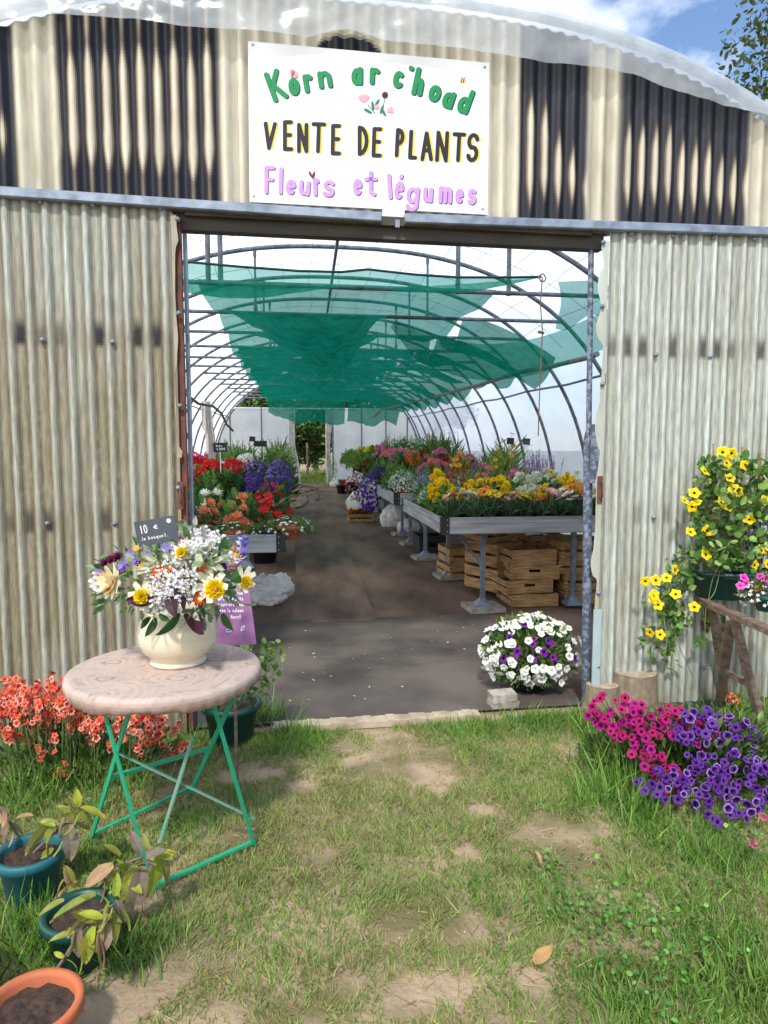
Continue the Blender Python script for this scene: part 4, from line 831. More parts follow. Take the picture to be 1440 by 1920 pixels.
def k_bush(cols, tm, fr, nf, h=.27, r=.12, tleaf=BROAD, nl=110, ll=(.04, .075), pal=GREENS, pot=(.058, .085, 'black'), zf=.15, z0=.1, fup=.6, ztop=None, stem=True):
    f = MB(); p, nn = dome_pts(nl, r, r, h-z0, .35, .35); p[:, 2] = z0+np.maximum(p[:, 2], -.02); leaves(f, tleaf, p, nn, ll[0], ll[1], pal)
    fl = MB(); q, qn = dome_pts(nf, r*.95, r*.95, h-z0, fup, .92, zf); q[:, 2] += z0+.01
    if ztop is not None: q[:, 2] += rng.uniform(ztop*.5, ztop, len(q))
    if stem: stems(f, np.stack([q[:, 0]*.3, q[:, 1]*.3, np.full(len(q), z0)], 1), q, .002)
    if nf <= 26:
        fl = [MB() for _ in range(len(q))]
        for i in range(len(q)): flw(fl[i], tm, q[i:i+1], qn[i:i+1], fr[0], fr[1], cols)
    else: flw(fl, tm, q, qn, fr[0], fr[1], cols)
    return [potpart(*pot) if pot else None, ('foliage', f, 'leaf'), ('flower', fl, 'petal')]
def k_spike(cols, h=.42, n=9, r=.1, fr=(.009, .015), nl=110, tleaf=NARROW, ll=(.04, .08), pal=GREENS, per=26, tm=STAR, frac=.45):
    f = MB(); p, nn = dome_pts(nl, r, r, h*.5, .9, .2); p[:, 2] = .09+np.abs(p[:, 2]); leaves(f, tleaf, p, nn, ll[0], ll[1], pal)
    A = np.stack([rng.normal(0, r*.35, n), rng.normal(0, r*.35, n), np.full(n, .09)], 1); Bq = A+np.stack([rng.normal(0, r*.6, n), rng.normal(0, r*.6, n), rng.uniform(.7, 1, n)*(h-.09)], 1); stems(f, A, Bq, .0022)
    fl = MB(); t = rng.uniform(1-frac, 1, (n, per)); P = (A[:, None]+(Bq-A)[:, None]*t[..., None]).reshape(-1, 3); a = rng.uniform(0, 6.28, len(P)); nn = np.stack([np.cos(a), np.sin(a), np.full(len(P), .5)], 1); P = P+nn*.009*(1.3-t.reshape(-1, 1))*1.6
    fl = [MB() for _ in range(n)]
    for i in range(n): flw(fl[i], tm, P[i*per:(i+1)*per], nn[i*per:(i+1)*per], fr[0], fr[1], cols)
    return [potpart(.06, .085, 'black'), ('foliage', f, 'leaf'), ('flower', fl, 'petal')]
KIND = {
 'gazania_yellow': lambda: k_gazania(0, [[Yl, H('f3b01a')], [H('6b4a17')], [Yl]]), 'gazania_white': lambda: k_gazania(0, [[Wh, H('efe7c8')], [H('d3a62a')], [Wh]]), 'gazania_orange': lambda: k_gazania(0, [[Or, H('ef6d1b')], [H('5b3414')], [Or]]), 'gazania_pink': lambda: k_gazania(0, [[H('e6a3bd'), H('c2577f'), H('f0d9da')], [H('d6a434')], [Pk]]),
 'zinnia_yellow': lambda: k_bush([[Yl, H('ffe62e'), H('fddc28')], [H('fbd322')]], POMS, (.025, .035), 18, .27, .115, BROAD, 85, (.04, .07), ztop=.10, zf=-.05), 'zinnia_white': lambda: k_bush([[Wh, H('e3ecd0')], [H('dde6c4')]], POMS, (.027, .036), 14, .31, .115, BROAD, 85, (.04, .07), ztop=.10, zf=-.0), 'zinnia_orange': lambda: k_bush([[H('f0701c'), H('f39a1f')], [H('e8611b')]], POMS, (.025, .033), 14, .26, .1, BROAD, 95, (.04, .07), ztop=.04),
 'white_spurge': lambda: k_bush([[Wh, H('e9efe0')]], STAR, (.009, .013), 330, .27, .16, LEAF, 190, (.025, .045), GREY+GREENS[:1], (.085, .11, 'terra'), -.1, .1, .3, None, False),
 'silver_foliage': lambda: k_bush([[H('dfe6d4')]], STAR, (.006, .009), 130, .30, .17, LEAF, 260, (.03, .055), GREY+[H('a9b59a')], (.085, .11, 'terra'), -.1, .1, .3, None, False),
 'geranium_pink': lambda: k_bush([[Pk, H('f09cc0')], [H('de5f98')], [H('f4b2cf')]], UMB, (.042, .06), 9, .32, .13, BROAD, 90, (.05, .09), GREENS, (.07, .1, 'terra'), .3, .1, .6, .06), 'geranium_coral': lambda: k_bush([[Co, H('f79c92')], [H('ee766c')], [H('f8b3a6')]], UMB, (.044, .062), 9, .32, .13, BROAD, 90, (.05, .09), GREENS, (.07, .1, 'terra'), .25, .1, .6, .06),
 'geranium_red': lambda: k_bush([[Rd, H('e0322c')], [H('c01a22')], [H('e7483e')]], UMB, (.046, .064), 7, .32, .13, BROAD, 90, (.05, .09), GREENS, (.07, .1, 'terra'), .25, .1, .6, .06), 'geranium_orange': lambda: k_bush([[H('f0832d'), H('f49a4a')], [H('e86a20')], [Or]], UMB, (.036, .052), 9, .31, .12, BROAD, 90, (.05, .09), GREENS, (.07, .1, 'terra'), .25, .1, .6, .05),
 'geranium_yellow': lambda: k_bush([[H('f2d63a')], [Yl], [H('f4e06a')]], UMB, (.032, .047), 9, .32, .13, BROAD, 110, (.05, .08), [H('6f9a3c'), H('86ad4a')], (.07, .1, 'terra'), .25, .1, .6, .05),
 'hydrangea_pink': lambda: k_bush([[H('d63f86'), H('e7659d')], [H('c22c74')], [H('ee8fb9')]], UMB, (.052, .072), 10, .34, .16, BROAD, 90, (.06, .09), DKG, (.08, .1, 'terra'), .1, .1, .5, .04), 'hydrangea_white': lambda: k_bush([[Wh], [H('e9efe2')], [H('f3dfe4')]], UMB, (.047, .062), 9, .34, .16, BROAD, 90, (.06, .09), DKG, (.08, .1, 'terra'), .1, .1, .5, .04),
 'phlox_purple': lambda: k_bush([[Pu, H('9a72d4'), H('a681da')], [H('6a3cae')], [Pu]], FIVE, (.013, .019), 260, .36, .17, NARROW, 170, (.05, .08), DKG, (.08, .1, 'terra'), .25, .08, .7, .0), 'phlox_violet': lambda: k_bush([[Bu, H('7443b8')], [H('3d1a70')], [Bu]], FIVE, (.013, .019), 250, .30, .17, NARROW, 190, (.05, .08), DKG, (.08, .1, 'terra'), .35, .06, .8, .0),
 'begonia_orange': lambda: k_bush([[H('f6b184'), H('f7c59a'), H('f3a0a0')], [H('f2c64e')], [H('f0986a')]], DAHLIA, (.036, .055), 13, .29, .17, BIGL, 48, (.06, .10), GREENS+DKG, (.08, .1, 'terra'), -.1, .08, .2), 'begonia_white': lambda: k_bush([[Wh, H('f4dfd2')], [H('f0e6b0')], [Wh]], DAHLIA, (.045, .065), 9, .29, .17, BIGL, 48, (.06, .10), GREENS, (.08, .1, 'terra'), .1, .08, .2), 'begonia_red': lambda: k_bush([[H('c9151c'), H('d9262b')], [H('b51018')], [H('d9262b')]], COSMOS, (.030, .044), 20, .32, .17, BIGL, 48, (.06, .10), DKG+[H('4e5a2c')], (.08, .1, 'terra'), -.1, .08, .1),
 'bacopa_white': lambda: k_bush([[Wh], [H('e2cf5a')], [Wh]], FIVE, (.010, .014), 60, .17, .18, LEAF, 320, (.018, .03), [H('5d8038'), H('7a9a48'), H('4c6f31')], (.08, .1, 'terra'), -.15, .06, .4, None, False),
 'bacopa_pale': lambda: k_bush([[H('e9e6f0')], [H('e2cf5a')], [Wh]], FIVE, (.009, .012), 35, .15, .17, LEAF, 300, (.02, .032), [H('678a44'), H('53753a')], (.08, .1, 'black'), -.15, .06, .4, None, False),
 'salvia_red': lambda: k_spike([[H('c9272e'), H('d8504a')]], .36, 10, .1), 'snapdragon_orange': lambda: k_spike([[H('ee7a52'), H('f29b72')]], .38, 9, .1, (.009, .014)), 'lavender': lambda: k_spike([[H('7a64b5'), H('9179c4')]], .46, 10, .1, (.006, .01), 120, NARROW, (.04, .07), GREY), 'verbena_lilac': lambda: k_spike([[H('a985c9'), H('c7a6dc')]], .58, 12, .12, (.005, .009), 90, NARROW, (.04, .07), GREENS, 20, STAR, .4),
 'tall_green': lambda: k_spike([[H('9fb05a'), H('c4c877')]], .62, 12, .12, (.005, .009), 260, STRAP, (.12, .26), [H('6f9446'), H('85a557'), H('577d3a')], 14), 'feathery_green': lambda: k_spike([[H('b9c06c')]], .5, 12, .14, (.004, .007), 420, NARROW, (.04, .08), [H('6d8f44'), H('7fa052'), H('8f9d58')], 12),
 'leafy_green': lambda: k_bush([[H('8fae5a')]], STAR, (.005, .008), 12, .30, .15, LEAF, 230, (.04, .075), GREENS, (.075, .1, 'terra'), .0, .08, .4, None, False), 'leafy_dark': lambda: k_bush([[H('6d8b4e')]], STAR, (.005, .008), 8, .33, .15, BROAD, 170, (.04, .08), DKG, (.075, .1, 'black'), .0, .08, .4, None, False), 'leafy_lime': lambda: k_bush([[H('b5c75a')]], STAR, (.005, .008), 20, .30, .17, LEAF, 240, (.03, .06), [H('83a63c'), H('9abb4c'), H('74983a')], (.075, .1, 'terra'), -.3, .08, .2, None, False), 'coleus_red': lambda: k_bush([[H('8a3a34')]], STAR, (.008, .012), 30, .26, .15, BROAD, 150, (.04, .07), [H('7b3b30'), H('8f4a38'), H('5d6b35')], (.075, .1, 'terra'), -.2, .08, .3, None, False),
 'shasta_daisy': lambda: k_bush([[Wh], [H('e8bf2a')], [Wh]], DAISY, (.026, .034), 12, .46, .14, NARROW, 150, (.06, .1), GREENS, (.07, .1, 'black'), .5, .08, .9, .12), 'rudbeckia': lambda: k_bush([[H('f2b521')], [H('6b4416')], [Yl]], DAISY, (.035, .045), 7, .5, .12, STRAP, 110, (.14, .26), [H('5f8a3c'), H('74a048')], (.07, .1, 'black'), .5, .08, .9, .16),
 'pansy_mixed': lambda: k_bush([[H('4a2b8a'), H('f0d84a'), H('efeef2'), H('6d47a8')], [H('2b1850')], [H('7d5bb5')]], LOBE5, (.02, .027), 16, .2, .13, LEAF, 110, (.03, .05), GREENS, (.06, .085, 'black'), .2, .07, .6, .02),
}
WORDS = dict(gazania_yellow='yellow flowered gazania', gazania_white='cream flowered gazania', gazania_orange='orange flowered gazania', gazania_pink='pink flowered gazania', zinnia_yellow='yellow pompom zinnia', zinnia_white='white pompom zinnia', zinnia_orange='orange pompom zinnia', white_spurge='white flowered airy spurge', silver_foliage='silver grey leafy plant', geranium_pink='pink headed geranium', geranium_coral='coral headed geranium', geranium_red='bright red geranium', geranium_orange='orange headed geranium', geranium_yellow='yellow flowered lime leaved plant', hydrangea_pink='deep pink bushy plant', hydrangea_white='white headed bushy plant', phlox_purple='light purple flowered phlox', phlox_violet='dark violet flowered phlox', begonia_orange='peach orange begonia', begonia_white='large white begonia', begonia_red='red hanging begonia', bacopa_white='white starry trailing bacopa', bacopa_pale='sparse pale trailing bacopa', salvia_red='red spiked salvia', snapdragon_orange='salmon orange snapdragon', lavender='violet spiked lavender', verbena_lilac='tall wispy lilac verbena', tall_green='tall strappy green plant', feathery_green='tall feathery green plant', leafy_green='plain leafy green plant', leafy_dark='dark leafy green plant', leafy_lime='lime green leafy plant', coleus_red='dark red leaved plant', shasta_daisy='tall white daisy plant', rudbeckia='tall yellow coneflower', pansy_mixed='mixed purple and yellow pansy')
NV = 3; CNT = {}
def plant(kind, x, y, z, where, sc=1., name=None, label=None, group=None, rz=None):
    i = CNT.get(kind, 0); CNT[kind] = i+1; key = (kind, i % NV)
    if key not in MESH: finish(key, [q if not (q and isinstance(q, tuple) and len(q) == 2) else (q[0], q, None) for q in KIND[kind]() if q])
    w_ = WORDS[kind]; nm = 'potted_'+kind.split('_')[0] if '_' in kind and kind.split('_')[0] in ('gazania', 'zinnia', 'geranium', 'hydrangea', 'phlox', 'begonia', 'bacopa', 'salvia', 'snapdragon', 'verbena', 'coleus', 'pansy') else {'white_spurge': 'potted_spurge', 'lavender': 'potted_lavender', 'rudbeckia': 'potted_coneflower', 'shasta_daisy': 'potted_daisy'}.get(kind, 'foliage_plant')
    e = empty(nm, (x, y, z), rng.uniform(0, 6.28) if rz is None else rz, label or ('%s %s' % (w_, where)), nm.split('_')[-1] if nm != 'foliage_plant' else 'plant', group or ('%s plants %s' % (w_, where)))
    e.scale = (sc, sc, sc*rng.uniform(.92, 1.1))
    for pn, me in MESH[key]:
        o = bpy.data.objects.new(pn, me); COL.objects.link(o); o.parent = e
    return e
def rowp(bench_, kinds, dy, x0, x1, step, where, sc=1., jt=.03):
    bx_, by_, bw, bl_, bt = bench_; n = max(1, int(round((x1-x0)/step))); z = bt-.145+.056+gz(by_)
    for i in range(n):
        x = x0+(i+.5)*(x1-x0)/n; k = kinds[i % len(kinds)] if isinstance(kinds, list) else kinds(i/n)
        plant(k, bx_+x+rng.normal(0, jt*.6), by_+dy+rng.normal(0, jt*.6)+.015*x, z, where, sc*rng.uniform(.93, 1.07))
def ch(*a): return lambda t: a[rng.integers(0, len(a))]
b = RB[0]; w1 = 'at the front edge of the front right bench'; w2 = 'in the middle of the front right bench'; w3 = 'at the back of the front right bench'
rowp(b, ['gazania_pink', 'gazania_white', 'gazania_yellow', 'gazania_pink', 'gazania_yellow', 'gazania_orange', 'gazania_white', 'gazania_pink', 'gazania_white', 'gazania_orange'], .09, .03, 1.72, .165, w1, .95)
rowp(b, ['gazania_yellow', 'gazania_white', 'gazania_orange', 'gazania_yellow', 'gazania_white', 'gazania_yellow', 'gazania_pink', 'gazania_orange', 'gazania_white'], .25, .05, 1.72, .17, w1, 1.05)
rowp(b, ['zinnia_orange', 'zinnia_yellow', 'zinnia_orange', 'zinnia_yellow', 'gazania_yellow', 'zinnia_yellow', 'zinnia_orange', 'zinnia_orange', 'zinnia_yellow'], .43, .05, 1.72, .19, w2, .85)
rowp(b, ['zinnia_yellow', 'zinnia_yellow', 'leafy_dark', 'zinnia_yellow', 'zinnia_white', 'leafy_dark', 'zinnia_yellow', 'leafy_green', 'zinnia_yellow'], .63, .05, 1.72, .2, w2, 1)
rowp(b, ['zinnia_yellow', 'silver_foliage', 'zinnia_yellow', 'zinnia_yellow', 'zinnia_white', 'zinnia_white', 'zinnia_yellow', 'zinnia_white', 'zinnia_yellow'], .85, .05, 1.72, .2, w2, 1.1)
rowp(b, ['zinnia_yellow', 'silver_foliage', 'silver_foliage', 'zinnia_yellow', 'leafy_green', 'zinnia_white', 'zinnia_white', 'zinnia_yellow', 'leafy_green'], 1.08, .05, 1.72, .2, w2, 1.15)
rowp(b, ['silver_foliage', 'white_spurge', 'leafy_green', 'leafy_green', 'leafy_lime', 'leafy_green', 'zinnia_yellow', 'leafy_green'], 1.32, .1, 1.72, .21, w3, 1.15)
rowp(b, ['white_spurge', 'leafy_green', 'feathery_green', 'leafy_green', 'salvia_red', 'feathery_green', 'verbena_lilac', 'verbena_lilac'], 1.6, .1, 1.72, .21, w3, 1.05)
rowp(b, ['leafy_green', 'salvia_red', 'salvia_red', 'geranium_coral', 'rudbeckia', 'geranium_pink', 'verbena_lilac', 'verbena_lilac'], 1.85, .1, 1.72, .21, w3, 1.05)
rowp(b, ['lavender', 'salvia_red', 'rudbeckia', 'feathery_green', 'geranium_pink', 'rudbeckia', 'verbena_lilac', 'verbena_lilac'], 2.12, .1, 1.72, .21, w3, 1.1)
b = RB[1]; w1 = 'at the near end of the second right bench'; w2 = 'on the far half of the second right bench'
rowp(b, ['white_spurge', 'white_spurge', 'silver_foliage', 'white_spurge', 'leafy_green', 'leafy_green', 'geranium_pink'], .15, .05, 1.8, .25, w1, 1.15)
rowp(b, ['white_spurge', 'silver_foliage', 'white_spurge', 'pansy_mixed', 'lavender', 'salvia_red', 'rudbeckia'], .5, .05, 1.8, .25, w1, 1.2)
rowp(b, ['leafy_lime', 'pansy_mixed', 'leafy_green', 'snapdragon_orange', 'salvia_red', 'geranium_pink', 'tall_green'], .85, .05, 1.8, .25, w2, 1.15)
rowp(b, ['leafy_green', 'pansy_mixed', 'geranium_coral', 'lavender', 'snapdragon_orange', 'geranium_pink', 'rudbeckia'], 1.2, .05, 1.8, .25, w2, 1.15)
rowp(b, ['feathery_green', 'leafy_green', 'geranium_pink', 'geranium_coral', 'geranium_red', 'salvia_red', 'tall_green'], 1.6, .05, 1.8, .25, w2, 1.25)
b = RB[2]; w1 = 'on the third right bench'
rowp(b, ['phlox_violet', 'leafy_green', 'coleus_red', 'leafy_lime', 'leafy_green', 'snapdragon_orange', 'feathery_green'], .12, -.06, 1.8, .27, w1, 1.15)
rowp(b, ['leafy_lime', 'pansy_mixed', 'leafy_green', 'geranium_coral', 'geranium_orange', 'geranium_pink', 'tall_green'], .6, .05, 1.8, .27, w1, 1.2)
rowp(b, ['leafy_green', 'leafy_dark', 'geranium_orange', 'geranium_pink', 'geranium_red', 'geranium_coral', 'tall_green'], 1.1, .05, 1.8, .27, w1, 1.35)
rowp(b, ['coleus_red', 'geranium_pink', 'geranium_coral', 'geranium_orange', 'geranium_pink', 'feathery_green', 'tall_green'], 1.6, .05, 1.8, .27, w1, 1.45)
rowp(b, ['leafy_green', 'geranium_coral', 'geranium_orange', 'geranium_red', 'tall_green', 'tall_green'], 2.05, .05, 1.8, .3, w1, 1.5)
b = RB[3]; w1 = 'on the fourth right bench'
rowp(b, ['coleus_red', 'leafy_green', 'leafy_dark', 'geranium_coral', 'geranium_orange', 'tall_green'], .15, -.04, 1.8, .3, w1, 1.3)
rowp(b, ['leafy_green', 'leafy_dark', 'geranium_pink', 'geranium_orange', 'geranium_coral', 'tall_green'], .75, .05, 1.8, .3, w1, 1.45)
rowp(b, ['leafy_lime', 'geranium_pink', 'geranium_coral', 'geranium_yellow', 'shasta_daisy', 'tall_green'], 1.35, .05, 1.8, .3, w1, 1.45)
rowp(b, ['leafy_green', 'geranium_pink', 'geranium_orange', 'shasta_daisy', 'rudbeckia'], 1.95, .05, 1.8, .33, w1, 1.5)
for b, w1 in ((RB[4], 'on the fifth right bench'), (RB[5], 'on the last right bench')):
    rowp(b, ['leafy_lime', 'coleus_red', 'geranium_pink', 'shasta_daisy', 'shasta_daisy'], .15, -.05, 1.8, .36, w1, 1.35)
    rowp(b, ['leafy_green', 'geranium_yellow', 'geranium_pink', 'shasta_daisy', 'tall_green'], .9, 0, 1.8, .36, w1, 1.5)
    rowp(b, ['leafy_lime', 'geranium_yellow', 'geranium_red', 'shasta_daisy', 'tall_green'], 1.7, 0, 1.8, .36, w1, 1.5)
b = LB[0]; w1 = 'along the front of the front left bench'; w2 = 'at the back of the front left bench'
rowp(b, ['bacopa_pale', 'bacopa_white', 'bacopa_pale', 'bacopa_white', 'bacopa_pale', 'bacopa_white'], .16, .7, 1.92, .24, w1, 1.05)
rowp(b, ['begonia_orange', 'begonia_white', 'begonia_orange', 'begonia_orange', 'begonia_red'], .5, .55, 1.92, .27, w2, 1.1)
rowp(b, ['begonia_white', 'begonia_orange', 'begonia_white', 'begonia_orange', 'begonia_red'], .82, .55, 1.92, .27, w2, 1.2)
rowp(b, ['begonia_orange', 'leafy_green', 'leafy_dark', 'leafy_green', 'begonia_red', 'begonia_red'], 1.15, .5, 1.92, .26, w2, 1.2)
plant('bacopa_white', b[0]+1.98, b[1]+.2, b[4]-.06, w1, 1.2, label='white starry bacopa spilling off the corner of the front left bench over the aisle', group='spilling bacopa')
b = LB[1]; w1 = 'at the near end of the second left bench'; w2 = 'on the far half of the second left bench'
rowp(b, ['geranium_coral', 'begonia_orange', 'leafy_green', 'leafy_dark', 'phlox_violet', 'phlox_violet', 'phlox_violet'], .18, .3, 1.98, .26, w1, 1.2)
rowp(b, ['geranium_coral', 'geranium_coral', 'geranium_red', 'geranium_red', 'phlox_violet', 'phlox_purple', 'phlox_purple'], .55, .3, 1.98, .26, w1, 1.3)
rowp(b, ['geranium_coral', 'geranium_coral', 'geranium_red', 'geranium_red', 'phlox_purple', 'phlox_purple', 'phlox_purple'], .95, .3, 1.98, .26, w1, 1.42)
rowp(b, ['hydrangea_pink', 'geranium_red', 'hydrangea_white', 'hydrangea_pink', 'phlox_purple', 'phlox_purple', 'phlox_purple'], 1.35, .3, 1.98, .26, w2, 1.4)
rowp(b, ['hydrangea_pink', 'hydrangea_pink', 'hydrangea_white', 'hydrangea_pink', 'hydrangea_white', 'phlox_purple', 'feathery_green'], 1.8, .2, 1.98, .26, w2, 1.45)
for b, w1, s_ in ((LB[2], 'on the third left bench', 1.3), (LB[3], 'on the last left bench', 1.35)):
    rowp(b, ['hydrangea_pink', 'leafy_green', 'tall_green', 'leafy_dark', 'tall_green', 'leafy_green'], .3, .2, 1.9, .33, w1, s_)
    rowp(b, ['leafy_green', 'tall_green', 'leafy_dark', 'feathery_green', 'leafy_green', 'feathery_green'], 1.1, .2, 1.9, .33, w1, s_)
# trailing masses off the right benches
def trail(X, Y, z, rx, ry, h, cols, tm, fr, nf, nl, label, name, cat='plant', pal=DKG, ln=.5):
    e = empty(name, (X, Y, z), 0, label, cat); f = MB(); fl = MB(); p, nn = dome_pts(nl, rx, ry, h, 0, .3, -1); leaves(f, LEAF, p, nn, .03, .06, pal); q, qn = dome_pts(nf, rx, ry, h, .1, .9, -1); flw(fl, tm, q, qn+np.array([0, -.4, .2]), fr[0], fr[1], cols)
    f.build('foliage', M['leaf'], e); fl.build('flower', M['petal'], e); return e
trail(px(692, 910, 11.1), 11.05, .83, .19, .2, .30, [[Bu, H('5b33b5')], [H('241050')], [H('6a45c4')]], LOBE5, (.02, .03), 130, 120, 'deep violet petunia trailing off the corner of the third right bench', 'trailing_petunia', 'petunia')
trail(px(668, 895, 13.6), 13.6, .80, .22, .2, .28, [[H('d94f6f'), H('e2788c')], [Mg], [H('e88ea0')]], LOBE5, (.02, .03), 70, 150, 'pink red flowered plant trailing off the fourth right bench', 'trailing_plant')
trail(px(612, 872, 19), 18.9, .95, .3, .3, .45, [[H('a6b94c')]], STAR, (.01, .02), 30, 420, 'lime green plant cascading off the far right bench by the curtain', 'trailing_plant', 'plant', [H('8fb03f'), H('a5c353')])
# flowers in the aisle crate
for i in range(6): plant(['zinnia_orange', 'coleus_red', 'zinnia_orange'][i % 3], px(676, 980, fcY)+(-.16+.16*(i % 3)), fcY+(-.09 if i < 3 else .09), gz(fcY)+.03, 'in the small crate on the aisle floor', .8)
# ================================================================ price cards
def card(base, top, w_, h_, tilt, face, label, name='price_card', writing=None, cm='chalk', stake=True, group=None, lean=.12):
    """a stake from base to top carrying a small card; writing: list of (char, x, y, w, h, rot) in card units (0..1 across, 0..1 down)"""
    base, top = np.array(base, float), np.array(top, float); e = empty(name, tuple(base), 0, label, 'price card', group); o = top-base
    nz = np.array([math.sin(face), -math.cos(face), 0]); ux = np.array([math.cos(face), math.sin(face), 0]); uz = np.array([0, 0, 1.])
    c_, s_ = math.cos(tilt), math.sin(tilt); ax = ux*c_+uz*s_; az = uz*c_-ux*s_; mb = MB(); V = [o+ax*a*w_/2+az*b_*h_/2+nz*d for d in (.003, .0) for a, b_ in ((-1, -1), (1, -1), (1, 1), (-1, 1))]
    mb.add(V, [(0, 1, 2, 3), (7, 6, 5, 4), (0, 4, 5, 1), (1, 5, 6, 2), (2, 6, 7, 3), (3, 7, 4, 0)]); cd_ = mb.build('card', M[cm], e)
    if stake: mb = MB(); mb.tube([np.zeros(3)-nz*.004, o-nz*.004+az*h_*.1], w_*.045, 5); mb.build('stake', M['white'], e)
    if writing:
        place = lambda x, y, l: o+ax*(x-.5)*w_+az*(.5-y)*h_+nz*(.0034+l*.3); mb = MB(); ar = h_/w_
        def pl2(x, y, l): return place(x, y/ar, l)
        for g in writing:
            if g[0] == 'dots':
                for q in g[1]: mb.add([pl2(q[0]+q[2]*math.cos(t), q[1]+q[2]*math.sin(t), .0006) for t in np.linspace(0, 6.28, 8)[:-1]], [tuple(range(7))], (.8, .8, .8))
            else: glyph(mb, g[0], g[1], g[2], g[1]+g[3], g[2]+g[4], g[6] if len(g) > 6 else .028, pl2, (.8, .8, .8), .0006, g[5])
        mb.build('chalk_lettering', M['paint'], cd_)
    return e
def line(txt, x0, y0, cw, chh, sp=.012, wd=.02, slope=0):
    out = []; x = x0; asc = "bdhltkKMDTPVLASFNE!'10€2"; 
    for c in txt:
        if c == ' ': x += cw*.8; continue
        w_ = cw*(.45 if c in "il1.!'," else 1.3 if c == 'm' else 1); tall = c in asc; y = y0+slope*(x-x0)
        out.append((c, x, y-(chh*.55 if tall or c == 'i' else 0), w_, chh*(1.55 if tall or c == 'i' else 1.5 if c in 'gpq' else 1), 0, wd)); x += w_+sp
    return out
for x, y, Y, z0, l, wr in ((413, 839, 8.75, 1.15, 'black price card above the red geraniums at the left', [*line('Bd'.replace('B', 'P')+'u', .2, .2, .13, .1, .03, .04), *line('1,00€'.replace(',', '.'), .25, .42, .12, .13, .03, .04)]), (482, 832, 10.5, 1.2, 'left of two thin stakes with small black cards above the purple flowers', None), (494, 832, 10.4, 1.2, 'right of two thin stakes with small black cards above the purple flowers', None), (473, 823, 12, 1.2, 'tiny dark card on a white stake farther back above the purple flowers', None), (957, 827, 8.9, 1.2, 'small dark card left of another, among the tall flowers by the right wall', None), (987, 828, 8.8, 1.2, 'small slate card right of another, among the tall flowers by the right wall', None)):
    p = D(x, y, Y); big = 413 == x; q = p.copy(); q[2] = z0-.1; card(q, p, (.17 if big else .10)*1, (.115 if big else .085), .04 if big else -.08, .05, l, writing=None if not big else [(c, a, b_, w__, h__, r, t) for c, a, b_, w__, h__, r, t in wr], cm='black' if x < 960 else 'chalk', group=None)
# ================================================================ bistro table, cloth, vase, bouquet
TC = G(310, 1250, .735); TR = .345; tb = empty('bistro_table', (TC[0], TC[1], 0), 0, 'round folding bistro table with chipped bright green metal legs', 'table')
gp = mat('chipped_green_paint', hexc('1f9e74'), hexc('2f7d62'), scale=55, rough=.45, lo=.55, hi=.75, detail=8)
mb = MB(); mb.lathe([(.001, .710), (TR-.02, .710), (TR-.004, .714), (TR-.004, .726), (.001, .728)], 40); mb.build('tabletop', gp, tb, True)
def tl(x, y, z=None): p = G(x, y, 0 if z is None else z); return p-np.array([TC[0], TC[1], 0])
def bar(mb, a, b, w_=.024, t=.007, axis=None):
    a, b = np.array(a), np.array(b); d = b-a; l = np.linalg.norm(d); R_ = frames([d], 0.)[0]
    if axis is not None:
        z = d/l; x = np.array(axis, float); x -= z*np.dot(x, z); x /= np.linalg.norm(x); R_ = np.stack([x, np.cross(z, x), z], 1)
    mb.box((-w_/2, -t/2, 0), (w_/2, t/2, l), R=R_, o=a)
# feet seen in the photograph; each leg crosses its partner and ends under the far side of the top
ft = {'a': tl(170, 1575), 'b': tl(288, 1672), 'c': tl(355, 1490), 'd': tl(478, 1590)}
tp = {'a': tl(247, 1318, .705), 'b': tl(190, 1314, .705), 'c': tl(445, 1290, .705), 'd': tl(394, 1300, .705)}
for k in 'abcd': mb = MB(); bar(mb, ft[k], tp[k], .019, .007, (ft['b']-ft['a'])); mb.build('leg', gp, tb)
def lerp(a, b, t): return a+(b-a)*t
for p0, p1, w_ in ((lerp(ft['a'], ft['c'], .0)+[0, 0, .02], ft['c']+[0, 0, .03], .014), (ft['b']+[0, 0, .02], ft['d']+[0, 0, .03], .016), (lerp(ft['a'], tp['a'], .5), lerp(ft['c'], tp['c'], .5), .022)):
    mb = MB(); bar(mb, p0, p1, w_, .01); mb.build('cross_bar', gp, tb)
j = lerp(lerp(ft['b'], ft['a'], .15), ft['d'], .5)
for p0, p1 in ((lerp(ft['a'], tp['a'], .68), ft['d']+[0, 0, .12]), (tl(362, 1380, .5), tl(285, 1625, .06))):
    mb = MB(); bar(mb, p0, p1, .017, .006); mb.build('strut', mat('worn_green_paint', hexc('4f9a7c'), hexc('7d8f80'), scale=40, rough=.6), tb)
cm = mat('paisley_cloth', attr=True, rough=.85, scale=120, vary=.12, bump=.1)
n = 260; an = np.linspace(0, 2*math.pi, n, endpoint=False); P = []; Cc = []
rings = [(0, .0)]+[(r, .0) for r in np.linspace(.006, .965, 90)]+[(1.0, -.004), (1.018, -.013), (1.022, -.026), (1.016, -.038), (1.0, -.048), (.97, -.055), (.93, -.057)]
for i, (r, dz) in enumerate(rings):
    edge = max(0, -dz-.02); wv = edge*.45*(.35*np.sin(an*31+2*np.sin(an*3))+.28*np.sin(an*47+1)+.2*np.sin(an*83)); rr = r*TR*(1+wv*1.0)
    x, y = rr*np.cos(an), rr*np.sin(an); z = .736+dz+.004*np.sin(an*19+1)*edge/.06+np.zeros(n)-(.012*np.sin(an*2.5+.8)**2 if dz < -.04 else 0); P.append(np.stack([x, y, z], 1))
P = np.array(P); P = np.concatenate([P, P[:, :1]], 1)
X_, Y_ = P[..., 0]/TR, P[..., 1]/TR; rad = np.array([r-4*dz for r, dz in rings])[:, None]; A_ = np.arctan2(Y_, X_)
